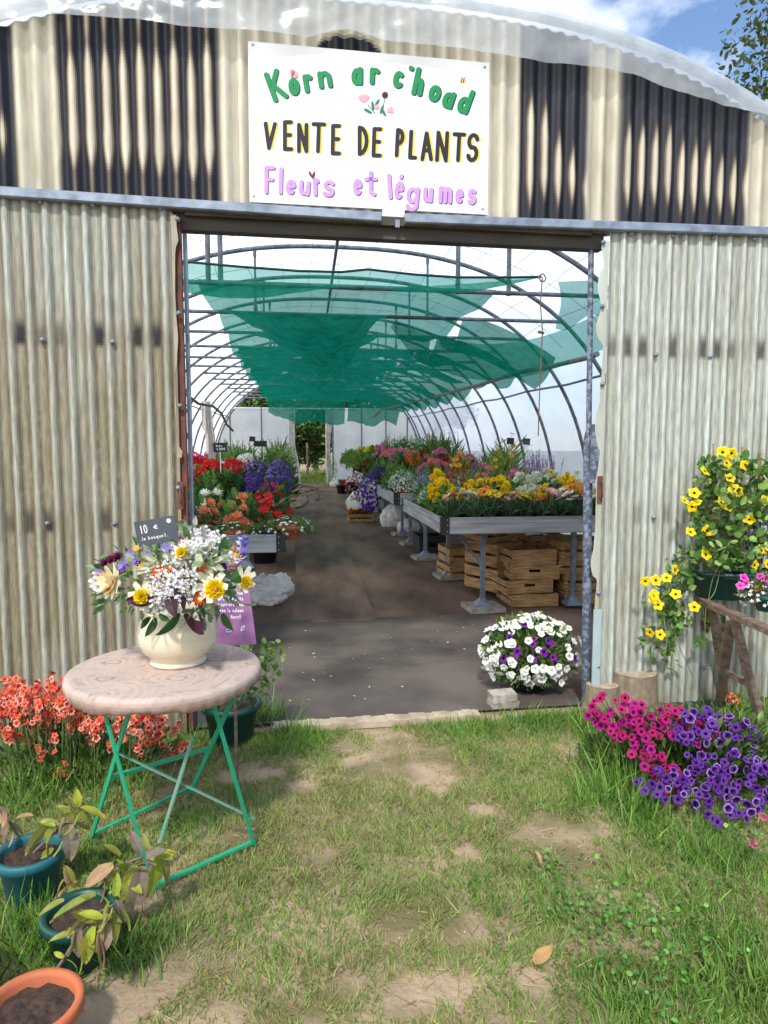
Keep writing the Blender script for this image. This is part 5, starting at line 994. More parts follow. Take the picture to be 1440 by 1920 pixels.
Xp, Yp = rad*np.cos(A_), rad*np.sin(A_); c1, c2, c3 = H('c2afa2'), H('96827c'), H('5d4c4b')
dmin = np.full(Xp.shape, 9.); dsum = np.zeros(Xp.shape)
for k in range(9):
    cx_, cy_ = (.55+.1*math.sin(k*2))*math.cos(k*2.399*1.0+.4), (.55+.1*math.sin(k*2))*math.sin(k*2.399+.4)
    if k > 5: cx_, cy_ = .95*math.cos(k*2.1), .95*math.sin(k*2.1)
    q = np.hypot((Xp-cx_)*1.0, (Yp-cy_)*1.5)*(1+.16*np.sin(3*np.arctan2(Yp-cy_, Xp-cx_)+k)); dmin = np.minimum(dmin, q)
w1_ = np.sin(dmin*75+2*fbm(Xp*5+9, Yp*5+9, 3)); w2_ = np.abs(np.sin(dmin*26+3*fbm(Xp*4+4, Yp*4+7, 8)))
sc_ = np.sin(np.arctan2(Yp, Xp)*30+dmin*20)
pet = np.sin(np.arctan2(Yp, Xp)*7+dmin*9+4*fbm(Xp*3+2, Yp*3+2, 33))*np.cos(dmin*31); k1 = sst(.3, .8, pet)*.45*sst(.75, .35, fbm(Xp*22+5, Yp*22+5, 44))+.28*sst(.35, .9, w1_); k2 = sst(.10, .0, w2_)*sst(.35, -.35, sc_)*sst(.35, .6, fbm(Xp*9, Yp*9+30, 12)); ctr = sst(.012, .0, np.abs(dmin-.09-.012*np.sin(8*A_)))
Cc = c1*(1-k1[..., None])+c2*k1[..., None]; Cc = Cc*(1-.75*k2[..., None])+c3*.75*k2[..., None]; Cc = Cc*(1-.85*ctr[..., None])+H('4a3a3c')*.85*ctr[..., None]; rim_ = np.array([sst(-.012, -.04, np.array(dz)) for r, dz in rings])[:, None, None]; Cc = Cc*(1-.5*rim_)+(Cc*H('b58f7c'))*.9*.5*rim_*1.3; Cc = Cc*(.92+.25*(fbm(Xp*3+20, Yp*3+20, 19)[..., None]-.5))  # rim rows tinted browner: shading under the edge and print, both in the colour
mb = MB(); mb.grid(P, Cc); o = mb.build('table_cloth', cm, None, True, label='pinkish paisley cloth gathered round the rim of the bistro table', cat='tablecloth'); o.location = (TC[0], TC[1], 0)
vp = G(333, 1243, .738); vp[1] += .02
vs = empty('vase', (vp[0], vp[1], .738), 0, 'round cream glazed vase on the bistro table', 'vase')
mb = MB(); mb.lathe([(.001, .0), (.102, .0), (.106, .004), (.104, .014), (.098, .020), (.100, .026), (.128, .05), (.147, .09), (.150, .125), (.143, .155), (.126, .182), (.118, .19), (.121, .198), (.124, .203), (.117, .206), (.108, .198), (.10, .17), (.001, .16)], 56); mb.build('bowl', M['cream'], vs, True)
bq = empty('bouquet', (vp[0], vp[1], .9), 0, 'mixed bouquet of yellow, cream, white and purple flowers in the cream vase', 'bouquet'); B0_ = np.array([vp[0], vp[1], .9])
bc = D(322, 1088, vp[1]); RX, RY, RZ = .315, .26, .20
def bp(x, y, push=1.):                     # a point on the near side of the bouquet
    p = D(x, y, vp[1]); u, v = (p[0]-bc[0])/RX, (p[2]-bc[2])/RZ; q = math.sqrt(max(.02, 1-u*u-v*v)); y_ = vp[1]-RY*q*push; p = D(x, y, y_); nn = np.array([u*.9, -q*.95, v*.8+.15]); return p-B0_, nn
def bpart(items, tm, cols, name, mt='petal', label=None):
    for it in items:
        x, y, r = it[:3]; p, nn = bp(x, y, it[4] if len(it) > 4 else 1.02)
        if len(it) > 3 and it[3] is not None: nn = np.array(it[3], float)
        mb = MB(); rr = r*(vp[1]-.2)/FPX; flw(mb, tm, [p], [nn], rr, rr, cols); mb.build(name, M[mt], bq)
crm = [H('f4ead0'), H('f2e3cf')]; yb = [H('fbe32a')]; yb2 = [H('f3d00f')]
bpart([(268, 1116, 27, (-.2, -1, .1)), (395, 1098, 33, (-.1, -.9, .35)), (456, 1086, 27, (.6, -.8, .1)), (342, 1032, 22, (.1, -.7, .7))], COSMOS, [crm, yb, crm], 'cream_flower')
bpart([(213, 1090, 34, (-.75, -.75, .2)), (276, 1018, 17, (-.4, -.5, .9))], DAHLIA, [crm, [H('e8c27a')], [H('f1dcb0')]], 'dahlia')
bpart([(404, 1106, 22, (.15, -1, .1), 1.1), (460, 1092, 15, (.5, -.9, 0), 1.1), (341, 1036, 13, (.1, -.9, .4), 1.08), (265, 1118, 16, (-.2, -1, 0), 1.1), (204, 1104, 13, (-.7, -.8, -.2), 1.1)], POM, [yb, yb2], 'yellow_pompom')
bpart([(258, 1028, 12, (-.3, -.4, 1)), (443, 1046, 15, (.7, -.6, .4)), (300, 1072, 12), (268, 1066, 12)], DAISY, [[H('f0b912')], [H('d8930f')], [Yl]], 'yellow_daisy')
bpart([(222, 1047, 14, (-.5, -.5, .8)), (199, 1056, 12, (-.6, -.6, .7)), (210, 1050, 11, (-.6, -.7, .6))], DAHLIA, [[H('6b1b46'), H('57163a')], [H('3a0f27')], [H('57163a')]], 'burgundy_dahlia')
bpart([(246, 1043, 13), (313, 1033, 14), (232, 1062, 11), (190, 1075, 12, (-.9, -.5, .3)), (255, 1053, 9), (186, 1090, 11, (-.9, -.5, 0)), (276, 1042, 8)], DAHLIA, [[H('9277d2'), H('a68be0')], [H('7a5dc0')], [H('b09ae2')]], 'scabious')
bpart([(419, 1063, 9, None, 1.08)], POM, [[H('8a2a83')], [H('741f70')]], 'globe_amaranth')
bpart([(374, 1122, 14, (.1, -1, .1), 1.06), (377, 1062, 11), (297, 1073, 13), (320, 1066, 8), (384, 1113, 10)], DAHLIA, [[H('a81e12'), H('c4320f')], [H('e08a12')], [H('ea7a14')]], 'marigold')
bpart([(345, 1011, 9), (435, 1062, 9), (418, 1048, 8), (440, 1030, 8)], UMB, [[H('cf6f72'), H('c98e87')], [H('b9565f')], [H('dca8a0')]], 'pink_umbel')
def gyps(cx_, cy_, rx, ry, nn_, label):
    fl = MB(); st_ = MB(); pts = []
    while len(pts) < nn_:
        a, b_ = rng.normal(0, .5, 2)
        if a*a+b_*b_ < 1: p, nv = bp(cx_+a*rx, cy_+b_*ry, rng.uniform(.95, 1.14)); pts.append(p)
    pts = np.array(pts); flw(fl, STAR, pts, rng.normal(0, .5, (nn_, 3))+np.array([0, -1, .5]), .005, .0082, [[H('f0ecf0'), H('e9e0ea'), H('f3f1ec')]]); flw(fl, BALL, pts[::3]+np.array([.004, .002, -.004]), up(len(pts[::3])), .003, .005, [[H('dfe4d2')]])
    stems(st_, np.repeat(bp(cx_, cy_+ry*.7, .55)[0][None], nn_//3, 0)+rng.normal(0, .01, (nn_//3, 3)), pts[:nn_//3], .0009, [H('7d9a6a')]); f_ = fl.build('gypsophila', M['petal'], bq); st_.build('stem', M['leaf'], f_)
gyps(322, 1092, 54, 52, 420, ''); gyps(375, 1012, 48, 28, 340, ''); gyps(178, 1092, 12, 22, 60, ''); gyps(428, 1052, 22, 24, 80, ''); gyps(300, 1128, 34, 22, 130, '')
mb = MB(); t = np.linspace(0, 1, 60); p0, n0 = bp(448, 1062); p1, _ = bp(456, 1008); A0 = p0[None]+(p1-p0)[None]*t[:, None]; ang = np.arange(60)*2.4; nv = np.stack([np.cos(ang), np.sin(ang), np.full(60, .5)], 1)
flw(mb, DIAM, A0+nv*.004, nv, .018, .028, [[H('6a5fc4'), H('8b80da'), H('eceaf4'), H('5a4fb0')]]); mb.build('lupin_spike', M['petal'], bq)
f = MB(); q, qn = dome_pts(330, RX*.9, RY*.9, RZ*.95, .1, .5, -.55); q += bc-B0_; leaves(f, LEAF, q, qn, .025, .055, GREENS+GREY); f.build('foliage', M['leaf'], bq)
for cx_, cy_, k in ((382, 1046, 26), (372, 1148, 18), (338, 1002, 14), (270, 1058, 14), (408, 1060, 14), (300, 1042, 8), (400, 1140, 8)):
    f = MB()
    for i in range(k):
        p, nn = bp(cx_+rng.normal(0, 16), cy_+rng.normal(0, 12), 1.03); d = nn+rng.normal(0, .8, 3); leaves(f, LEAF, [p], [d], .035, .06, [H('cfd4bb'), H('b9c39d'), H('8ba274')], 1.1)
    f.build('variegated_spray', M['leaf'], bq)
for x, y, d, c_, l in ((335, 1148, (-.3, -.6, -.7), H('2f5a2a'), .1), (290, 1158, (-.2, -.3, -1), H('3d6b35'), .07), (283, 1158, (-.7, -.3, -.5), H('3d6b35'), .05), (300, 1150, (.5, -.3, -.6), H('3d6b35'), .05), (290, 1122, (-1, -.4, -.1), H('4a1f33'), .09), (345, 1150, (.9, -.4, -.55), H('42202f'), .12), (335, 1120, (.6, -.6, -.4), H('3c1a2b'), .08), (318, 1118, (.2, -.7, -.4), H('42202f'), .08), (432, 1088, (.7, -.6, .4), H('40702f'), .09), (420, 1100, (.6, -.7, -.2), H('4d7d3a'), .08), (418, 1150, (.3, -.5, -.8), H('4a7038'), .07), (298, 1048, (-.2, -.7, .7), H('3b6734'), .07), (415, 1035, (.3, -.7, .5), H('4f7f40'), .07), (445, 1125, (.8, -.5, -.5), H('5d8a45'), .07), (352, 1010, (0, -.6, .8), H('5d8a45'), .05)):
    p, nn = bp(x, y, 1.04); f = MB(); leaves(f, BIGL, [p], [d], l, l, [c_]); f.build('large_leaf', M['leaf'], bq)
wr = line('10', .12, .18, .10, .14, .03, .022)+[('€', .44, .15, .12, .11, 0, .016)]+line('.le bouquet.', .08, .43, .052, .06, .014, .012)+[('dots', [(.84+.04*math.cos(a), .11+.04*math.sin(a), .022) for a in np.arange(6)*1.05]+[(.84, .11, .02)]+[(.62+.05*i % .2, .08+.06*((i*7) % 4), .008) for i in range(9)])]
pt = D(294, 996, vp[1]-.21); card(pt+np.array([.02, .05, -.12]), pt, .138, .088, .17, .0, 'slate card reading 10 € le bouquet standing in the bouquet', writing=wr)
# lilac notice behind the table
p0 = G(437, 1208, .66); Y0 = 3.08; tl_, tr2, bl2, br2 = [D(x, y, Y) for x, y, Y in ((398, 1098, Y0+.06), (467, 1100, Y0+.06), (402, 1212, Y0), (481, 1208, Y0))]
e = empty('notice', tuple(br2*.5+bl2*.5-np.array([0, 0, br2[2]])), 0, 'lilac paper notice with white handwriting behind the bistro table', 'notice'); EO = np.array(e.location)
nn = np.cross(br2-bl2, tl_-bl2); nn /= np.linalg.norm(nn); nn = nn if nn[1] < 0 else -nn
mb = MB(); V = [q+nn*d-EO for d in (.002, -.001) for q in (bl2, br2, tr2, tl_)]; mb.add(V, [(0, 1, 2, 3), (7, 6, 5, 4), (0, 4, 5, 1), (1, 5, 6, 2), (2, 6, 7, 3), (3, 7, 4, 0)]); sh_ = mb.build('sheet', mat('lilac_sheet', H('8c5c88'), H('7c4f7a'), scale=2, rough=.5), e)
mb = MB(); m0 = (tl_+bl2+tr2+br2)/4-EO; mb.tube([(m0[0], m0[1]+.02, 0), m0+np.array([0, .015, 0])], .008, 5); mb.build('stake', M['oldwood'], e)
def npl(x, y, l):
    u, v = x, y; p = (tl_*(1-u)+tr2*u)*(1-v)+(bl2*(1-u)+br2*u)*v; return p+nn*(.003+l*.3)-EO
mb = MB()
for txt, x0, y0 in (('us tenus', .40, .10), ('ter les pots', .22, .20), ('s pourront ainsi', .04, .30), ('ises la saison', .14, .40), ('Merci!', .44, .51)):
    for g in line(txt, x0, y0, .046, .045, .008, .009): glyph(mb, g[0], g[1], g[2], g[1]+g[3], g[2]+g[4], .012, npl, (.82, .78, .85), .0008, 0)
ribbon(mb, [(.30+.05*math.cos(a), .535+.035*math.sin(a)) for a in np.linspace(0, 6.28, 14)], .009, npl, (.82, .78, .85), .0008)
ribbon(mb, [(.28+.04*i/4, .545+.012*math.sin(math.pi*i/4)) for i in range(5)], .008, npl, (.82, .78, .85), .0008)
ribbon(mb, [(.36+.045*math.cos(a), .68+.03*math.sin(a)) for a in np.linspace(0, 6.28, 12)], .01, npl, (.82, .78, .85), .0008); ribbon(mb, [(.3, .77), (.31, .73), (.41, .73), (.42, .77), (.3, .77)], .01, npl, (.82, .78, .85), .0008)
ribbon(mb, [(.66, .76), (.68, .70), (.76, .67), (.75, .73), (.66, .76), (.76, .67)], .01, npl, (.82, .78, .85), .0008)
mb.build('handwriting', M['paint'], sh_)
# ================================================================ potted shoots, lower left
def shoot(base, pts, lf, label, potspec, seed, cat='plant'):
    """base: pot position; pts: photo pixels and depth of the stem; lf: leaves as (px, py, depth, direction in the picture, length px, colour)"""
    r, h, mt, tilt = potspec; e = pot('potted_shoot', base, r, h, mt, label, 'potted plant', True, None, 0, tilt); b = np.array(base)
    for k, st_ in enumerate(pts):
        P = smooth([D(*q)-b for q in st_], 5); mb = MB(); mb.tube(P, np.linspace(.0065, .0028, len(P)), 6, H('7a6a63')); mb.build('stem', M['stem'], e, True)
    mb = MB()
    for (x, y, Y, dx, dy, ln, c_) in lf:
        p = D(x, y, Y)-b; l = ln*Y/FPX; d = np.array([dx, rng.uniform(-.45, .1), -dy]); mb.inst(BIGL, [p], frames([d], [rng.normal(math.atan2(.4, .2)*0, .6)]), np.array([[l*.82, l*.85, l*1.0]]), jit([c_], 1, .1))
    mb.build('leaf', M['leaf'], e); return e
ol, pu_, yg, tn = H('989a4c'), H('988474'), H('aeb643'), H('b9936c')
def auto(x0, y0, x1, y1, Y, n, ln, cols, seed):
    r_ = np.random.default_rng(seed); out = []
    for i in range(n):
        t = r_.uniform(.25, 1); a = r_.uniform(-2.6, .9) if i % 2 else r_.uniform(.6, 2.4); out.append((x0+(x1-x0)*t+r_.normal(0, 6), y0+(y1-y0)*t+r_.normal(0, 6), Y+r_.normal(0, .03), math.cos(a), math.sin(a), ln*r_.uniform(.5, 1.1), cols[r_.integers(0, len(cols))]))
    return out
pA = G(57, 1600, .155); shoot((pA[0], pA[1], 0), [[(45, 1625, 2.44), (70, 1592, 2.42), (110, 1556, 2.4), (147, 1520, 2.4)], [(50, 1622, 2.46), (40, 1580, 2.48), (12, 1532, 2.5), (-20, 1505, 2.5)]],
  [(100, 1542, 2.36, -.9, .62, 66, ol), (105, 1545, 2.36, -.5, .5, 40, ol), (150, 1515, 2.38, 1, .2, 50, yg), (147, 1512, 2.38, .05, -1, 34, yg), (128, 1545, 2.36, .25, 1, 68, pu_), (120, 1560, 2.37, -.1, 1, 50, ol), (110, 1548, 2.38, -.9, -.7, 34, ol), (132, 1524, 2.38, -.7, -.7, 30, ol), (30, 1535, 2.45, 1, -.6, 34, tn), (15, 1540, 2.45, -.4, 1, 40, pu_), (8, 1535, 2.46, -1, .7, 45, ol), (90, 1580, 2.38, -.2, 1, 34, yg), (22, 1560, 2.43, .1, 1, 26, pu_), (150, 1510, 2.4, .6, -.8, 24, pu_), (125, 1570, 2.37, .6, .6, 24, yg), (100, 1590, 2.38, -.8, .5, 30, ol)]+auto(60, 1590, 150, 1515, 2.38, 14, 44, [ol, yg, pu_], 1)+auto(30, 1560, -5, 1515, 2.46, 8, 40, [ol, tn, pu_], 4), 'leafy purplish shoot in a blue green pot at the left edge of the lawn', (.103, .17, 'teal', (0, 0)), 1)
pB = G(150, 1714, .145); shoot((pB[0], pB[1], 0), [[(160, 1712, 2.22), (190, 1660, 2.2), (235, 1620, 2.2), (290, 1600, 2.18)], [(150, 1712, 2.24), (140, 1680, 2.24), (130, 1650, 2.24)]],
  [(213, 1622, 2.15, -1, .4, 62, tn), (262, 1600, 2.16, -.2, -1, 45, pu_), (275, 1590, 2.15, -.1, -1, 30, ol), (290, 1605, 2.15, .1, 1, 75, yg), (265, 1620, 2.14, -.05, 1, 85, pu_), (240, 1640, 2.14, .0, 1, 60, ol), (290, 1600, 2.15, 1, .0, 36, yg), (292, 1590, 2.15, .7, -.8, 30, ol), (225, 1605, 2.16, -.4, -1, 42, ol), (180, 1660, 2.18, -.9, .1, 40, ol), (200, 1640, 2.17, -.2, -.9, 24, yg), (150, 1665, 2.2, -1, .3, 60, ol), (215, 1660, 2.14, .8, .6, 30, yg), (195, 1655, 2.14, .2, 1, 34, tn), (240, 1650, 2.13, .6, .3, 36, yg), (130, 1660, 2.2, .5, -.8, 36, ol), (120, 1670, 2.2, -.7, .9, 40, tn), (300, 1610, 2.15, .5, 1, 60, ol)]+auto(170, 1690, 295, 1600, 2.16, 20, 46, [ol, yg, yg, pu_], 2)+auto(150, 1700, 130, 1650, 2.22, 8, 42, [ol, tn], 5), 'leafy shoot with one tan leaf in a dark green pot, second from the left edge', (.098, .16, 'dgreen', (0, 0)), 2)
pC = G(60, 1890, .155); shoot((pC[0], pC[1], 0), [[(66, 1895, 1.92), (85, 1850, 1.9), (125, 1790, 1.88), (165, 1725, 1.88), (215, 1695, 1.87)], [(60, 1895, 1.93), (58, 1870, 1.93), (42, 1850, 1.94)]],
  [(180, 1680, 1.84, -1, -.05, 80, ol), (182, 1676, 1.84, 1, .1, 34, yg), (215, 1680, 1.84, .3, -1, 42, yg), (222, 1700, 1.84, .8, .6, 46, yg), (205, 1720, 1.83, -.2, 1, 70, pu_), (190, 1735, 1.83, -.25, 1, 75, ol), (165, 1745, 1.84, .1, 1, 62, yg), (150, 1740, 1.84, -.2, 1, 60, pu_), (140, 1745, 1.84, .1, 1, 44, ol), (120, 1690, 1.87, -1, .2, 55, ol), (128, 1740, 1.85, .5, .8, 30, yg), (195, 1725, 1.82, .2, .9, 46, yg), (170, 1712, 1.84, -.7, .3, 50, ol), (140, 1750, 1.85, -.9, -.2, 44, ol), (120, 1795, 1.87, -.8, -.5, 22, yg), (125, 1800, 1.86, .7, .3, 22, yg), (210, 1710, 1.83, .4, 1, 60, ol), (150, 1790, 1.85, .3, 1, 34, yg), (185, 1760, 1.82, .5, .8, 50, pu_), (175, 1690, 1.84, -.3, -.8, 30, yg)]+auto(120, 1790, 218, 1692, 1.85, 24, 50, [ol, yg, yg, pu_], 3), 'bent bare stemmed shoot in a terracotta pot, nearest the camera', (.108, .17, 'terra', (.0, 0)), 3)
pD = G(-88, 1815, .14); pot('plant_pot', (pD[0], pD[1], 0), .1, .15, 'dgreen', 'dark green pot cut off by the left edge of the lawn', 'pot')
# geranium pot behind the table
pg = G(430, 1405); gpz = pot('potted_geranium', (pg[0], pg[1]+.12, 0), .145, .21, 'dgreen', 'leggy scented geranium in a dark green pot behind the bistro table', 'potted plant'); b = np.array(gpz.location)
mb = MB(); f = MB()
for x, y in ((515, 1225), (500, 1262), (485, 1290), (470, 1300), (512, 1215), (455, 1250), (440, 1290), (400, 1310), (420, 1280), (490, 1240), (380, 1320), (465, 1230)):
    p = D(x, y, pg[1]+.05)-b; mb.tube(smooth([np.array([rng.normal(0, .03), rng.normal(0, .03), .17]), p*[.5, .5, .75], p], 4), .003, 5, H('6d7a4a'))
    pp = p+rng.normal(0, .03, (16, 3)); leaves(f, BROAD, pp, rng.normal(0, .7, (16, 3))+[0, -.2, .6], .022, .045, [H('6d8f45'), H('86a555'), H('557a38')], 1.2)
mb.build('stem', M['stem'], gpz, True); f.build('foliage', M['leaf'], gpz)
# ================================================================ flower clumps on the lawn
def clump(name, base, label, cat, parts, potspec=None):
    e = empty(name, base, 0, label, cat)
    if potspec: p = potm(potspec[0], potspec[1]).build('pot', M[potspec[2]], e, True); soilm(potspec[0]*.93, potspec[1]-.03).build('soil', M['soil'], p, True)
    for nm, mb, mt in parts: mb.build(nm, M[mt], e)
    return e
# coral diascia at the left
pc = G(140, 1462); b = np.array([pc[0], pc[1]+.05, 0]); f = MB(); fl = MB(); sp = []
for i in range(105):
    x = rng.uniform(-30, 345); top = 1262 + (x-100)**2/620*(1 if x > 100 else .5) + abs(rng.normal(0, 40)); 
    if x > 160: top = max(top, 1325)
    top = min(top+rng.exponential(18), 1412); p = D(x, top, b[1]+rng.uniform(-.22, .16))-b; sp.append(p)
sp += [D(x, y, b[1]-.1)-b for x, y in ((95, 1256), (70, 1275), (128, 1252), (15, 1318), (28, 1295), (340, 1352), (262, 1398), (108, 1452), (122, 1446), (212, 1390), (72, 1405), (290, 1350))]
sp = np.array(sp); A0 = sp*[.72, .8, 0]+np.stack([rng.normal(0, .03, len(sp)), rng.normal(0, .03, len(sp)), np.full(len(sp), .0)], 1); stems(f, A0, sp, .0022, [H('5f7a3f'), H('7a8a4d')])
t = rng.uniform(.76, 1.01, (len(sp), 8)); P = (A0[:, None]+(sp-A0)[:, None]*t[..., None]).reshape(-1, 3)+rng.normal(0, .011, (len(sp)*8, 3)); nv = rng.normal(0, .55, (len(P), 3))+[0, -.9, .35]
flw(fl, LOBE5, P, nv, .012, .017, [[H('e0563c'), H('ea6a4e'), H('d84a36'), H('f08a72')], [H('7a1f22')], [H('e8755c'), H('f3b9a5'), H('e0563c')]])
wh_ = P[rng.random(len(P)) < .3]+[0, -.008, -.008]; flw(fl, DIAM, wh_, rng.normal(0, .3, (len(wh_), 3))+[0, -.3, -1], .010, .015, [[H('f3cfc2'), H('f6e2d8')]])
q, qn = dome_pts(900, .5, .26, .34, .3, .2, 0); leaves(f, LEAF, q+[0, .02, 0], qn, .025, .05, [H('4c6b33'), H('62813f'), H('3c5a2a')])
clump('coral_diascia', tuple(b), 'coral red diascia in bloom against the left door', 'diascia', [('foliage', f, 'leaf'), ('flower', fl, 'petal')])
# white and violet petunia ball by the right post
pw = G(1006, 1312); b = np.array([pw[0], pw[1]+.17, .012]); c_ = np.array([0, 0, .25]); f = MB(); fl = MB()
q, qn = dome_pts(1700, .29, .25, .215, .2, .2, -1); leaves(f, LEAF, q+c_, qn, .03, .055, [H('5f8038'), H('7b9a46'), H('48682f')]); q, qn = dome_pts(290, .315, .27, .235, .15, .84, -.85); q *= (.8+.4*fbm(q[:, 0]*4+9, q[:, 2]*4+5, 71))[:, None]*np.array([1.04, 1, .97])
viol = (np.abs(q[:, 2]-.06+.05*q[:, 0]) < .085) & (rng.random(len(q)) < .62) & (np.abs(q[:, 0]) < .24); viol |= rng.random(len(q)) < .03
nv = qn+rng.normal(0, .3, qn.shape)+[0, -.35, .2]; WA = ((q+c_)[~viol], nv[~viol], .019, .030, [[H('f0efe8'), H('e9e8e2')], [H('d2d6a8')], [H('f4f3ee')]]); VA = ((q*.97+c_)[viol], nv[viol], .020, .03, [[H('6a1a86'), H('4a1a86'), H('86206f')], [H('25093a')], [H('7a2796')]])
ew = clump('white_petunia', tuple(b), 'ball of white petunias flecked with violet inside the doorway by the right post', 'petunia', [('foliage', f, 'leaf')], (.13, .16, 'black'))
heads(ew, 'white_flower', PETU, *WA); heads(ew, 'violet_flower', PETU, *VA)
# magenta and purple petunias
def petunias(name, poly, Yf, nf, cols, r0, r1, label, base, leafn, lx, ly, lz):
    f = MB(); fl = MB(); b = np.array(base); P = []
    poly = np.array(poly, float); x0, y0 = poly.min(0); x1, y1 = poly.max(0)
    def inside(x, y):
        c = False; n_ = len(poly)
        for i in range(n_):
            a, d = poly[i], poly[i-1]
            if (a[1] > y) != (d[1] > y) and x < (d[0]-a[0])*(y-a[1])/(d[1]-a[1])+a[0]: c = not c
        return c
    k = 0
    while len(P) < nf and k < 40000:
        k += 1; x, y = rng.uniform(x0, x1), rng.uniform(y0, y1)
        if inside(x, y):
            p = D(x, y, Yf(x, y)+rng.uniform(-.03, .08))
            if p[2] < .06: p[2] = .06
            if all(np.linalg.norm(p-z) > .020 for z in P): P.append(p)
    P = np.array(P)-b; nn = P-np.array([0, .1, .05]); nn /= np.linalg.norm(nn, axis=1)[:, None]; nv = nn*.8+rng.normal(0, .5, P.shape)+[-.05, -.45, .35]
    stems(f, P*[.8, .85, .75]+[0, .03, 0], P-nv/np.linalg.norm(nv, axis=1)[:, None]*.015, .002, [H('6a7d45')])
    q, qn = dome_pts(leafn, lx, ly, lz, .3, .3, -.1); q[:, 2] = np.maximum(q[:, 2], .02); leaves(f, LEAF, q+[0, .05, .03], qn, .03, .055, [H('58763a'), H('6d8a45'), H('44602f'), H('7f9650')])
    e = clump(name, tuple(b), label, 'petunia', [('foliage', f, 'leaf')]); heads(e, 'flower', PETU, P, nv, r0, r1, cols); return e
gA, gB = G(1225, 1470), G(1385, 1545)
petunias('magenta_petunia', [(1098, 1338), (1120, 1300), (1190, 1310), (1260, 1320), (1330, 1345), (1375, 1355), (1330, 1395), (1290, 1400), (1255, 1380), (1215, 1385), (1275, 1450), (1280, 1480), (1245, 1490), (1180, 1410), (1160, 1390), (1130, 1370)], lambda x, y: 3.03-(y-1300)*.0018, 175, [[H('a51468'), H('b81b5c'), H('8d1080'), H('9c1574')], [H('3a0829')], [H('bd2277'), H('a51468')]], .013, .0235, 'magenta petunias spreading in front of the tree stump', (gA[0]+.10, 3.08, 0), 1300, .34, .22, .22)
petunias('purple_petunia', [(1250, 1365), (1300, 1325), (1370, 1330), (1420, 1365), (1480, 1390), (1480, 1530), (1400, 1545), (1350, 1545), (1310, 1520), (1260, 1505), (1180, 1480), (1180, 1470), (1240, 1440), (1290, 1440), (1270, 1400)], lambda x, y: 2.93-(y-1330)*.0021, 215, [[H('4a1a70'), H('3d145e'), H('582686'), H('683496')], [H('16082e')], [H('9a78be'), H('7a4ca6'), H('5a2a8a'), H('6a3896')]], .013, .0235, 'purple petunias with pale rims at the right edge of the lawn', (gB[0]+.12, 2.95, 0), 2000, .46, .28, .27)
# ================================================================ trestle table with thunbergia
TZ2 = .68; A_, B_, C_ = G(1282, 1104, TZ2), G(1325, 1130, TZ2), G(1440, 1180, TZ2)
d = (C_-B_)/np.linalg.norm(C_-B_); d2 = (A_-B_); d2 /= np.linalg.norm(d2); L_ = 1.35; tt = empty('trestle_table', tuple(B_*[1, 1, 0]), 0, 'weathered wooden trestle table cut off by the right edge', 'table'); o0 = B_*[1, 1, 0]
back = d2; W_ = float(np.linalg.norm(A_-B_))*1.05
for k in range(3):
    mb = MB(); q = [B_+back*W_*k/3+back*.003, B_+back*W_*(k+1)/3-back*.003]; V = [p+d*a-o0+np.array([0, 0, dz]) for dz in (0, -.03) for p, a in ((q[0], 0), (q[0], L_), (q[1], L_), (q[1], 0))]
    mb.add(V, [(0, 1, 2, 3), (7, 6, 5, 4), (0, 4, 5, 1), (1, 5, 6, 2), (2, 6, 7, 3), (3, 7, 4, 0)]); mb.build('plank', M['oldwood'], tt)
f1, f2 = G(1345, 1328), G(1452, 1318); t1, t2 = G(1400, 1163, TZ2-.035), G(1420, 1172, TZ2-.035)
t1 = B_+d*.30+back*.06-[0, 0, .03]; t2 = B_+d*.36+back*.10-[0, 0, .03]; f1 = D(1348, 1328, f1[1]); f2 = f1+d*.50+back*.05
for a, b_ in ((f1, t1), (f2, t2), (f1+back*.5, t1+back*.3), (f2+back*.5, t2+back*.3)):
    mb = MB(); bar(mb, a-o0, b_-o0, .05, .03); mb.build('leg', M['oldwood'], tt)
mb = MB(); bar(mb, (f1*.55+t1*.45)-o0, (f2*.55+t2*.45)-o0, .04, .02); mb.build('cross_bar', M['oldwood'], tt)
def onp(x, y, Y): return D(x, y, Y)
YT = G(1360, 1118, TZ2)[1]; tp_ = np.array([px(1372, 1090, YT), YT, TZ2]); th_ = empty('potted_thunbergia', tuple(tp_), 0, 'yellow black eyed vine climbing canes in a green tub on the trestle table', 'vine')
mb = MB(); mb.lathe([(.18, 0), (.192, .005), (.222, .135), (.232, .138), (.236, .15), (.232, .162), (.215, .158), (.2, .14), (.001, .13)], 36, sx=1.08, sy=.72); tp2 = mb.build('pot', M['dgreen'], th_, True)
P = soilm(.2, .135, 3).build('soil', M['soil'], tp2, True)
for x, y0 in ((1336, 832), (1389, 838), (1425, 850)):
    mb = MB(); mb.tube([np.array([px(x, 1060, YT), YT, TZ2+.13])-tp_, D(x+2, y0, YT)-tp_], .0055, 5); mb.build('cane', M['rope'], th_, True)
f = MB(); fl = MB(); P = []
def vinep(x, y, dY=0): return D(x, y, YT-.02+dY)-tp_
for i in range(1300):
    y = rng.uniform(858, 1070); hw = 62+34*math.sin((y-850)/220*3.14); x = 1388+rng.uniform(-1, 1.15)*hw; P.append(vinep(x, y, rng.uniform(-.2, .17)*(1-((x-1388)/130)**2)))
for i in range(230):
    t = rng.random(); x = 1330-100*t**.6+rng.normal(0, 16); y = 1040+20*t+160*max(0, t-.25)/.75+rng.normal(0, 10); P.append(vinep(x, y, rng.uniform(-.1, .1)))
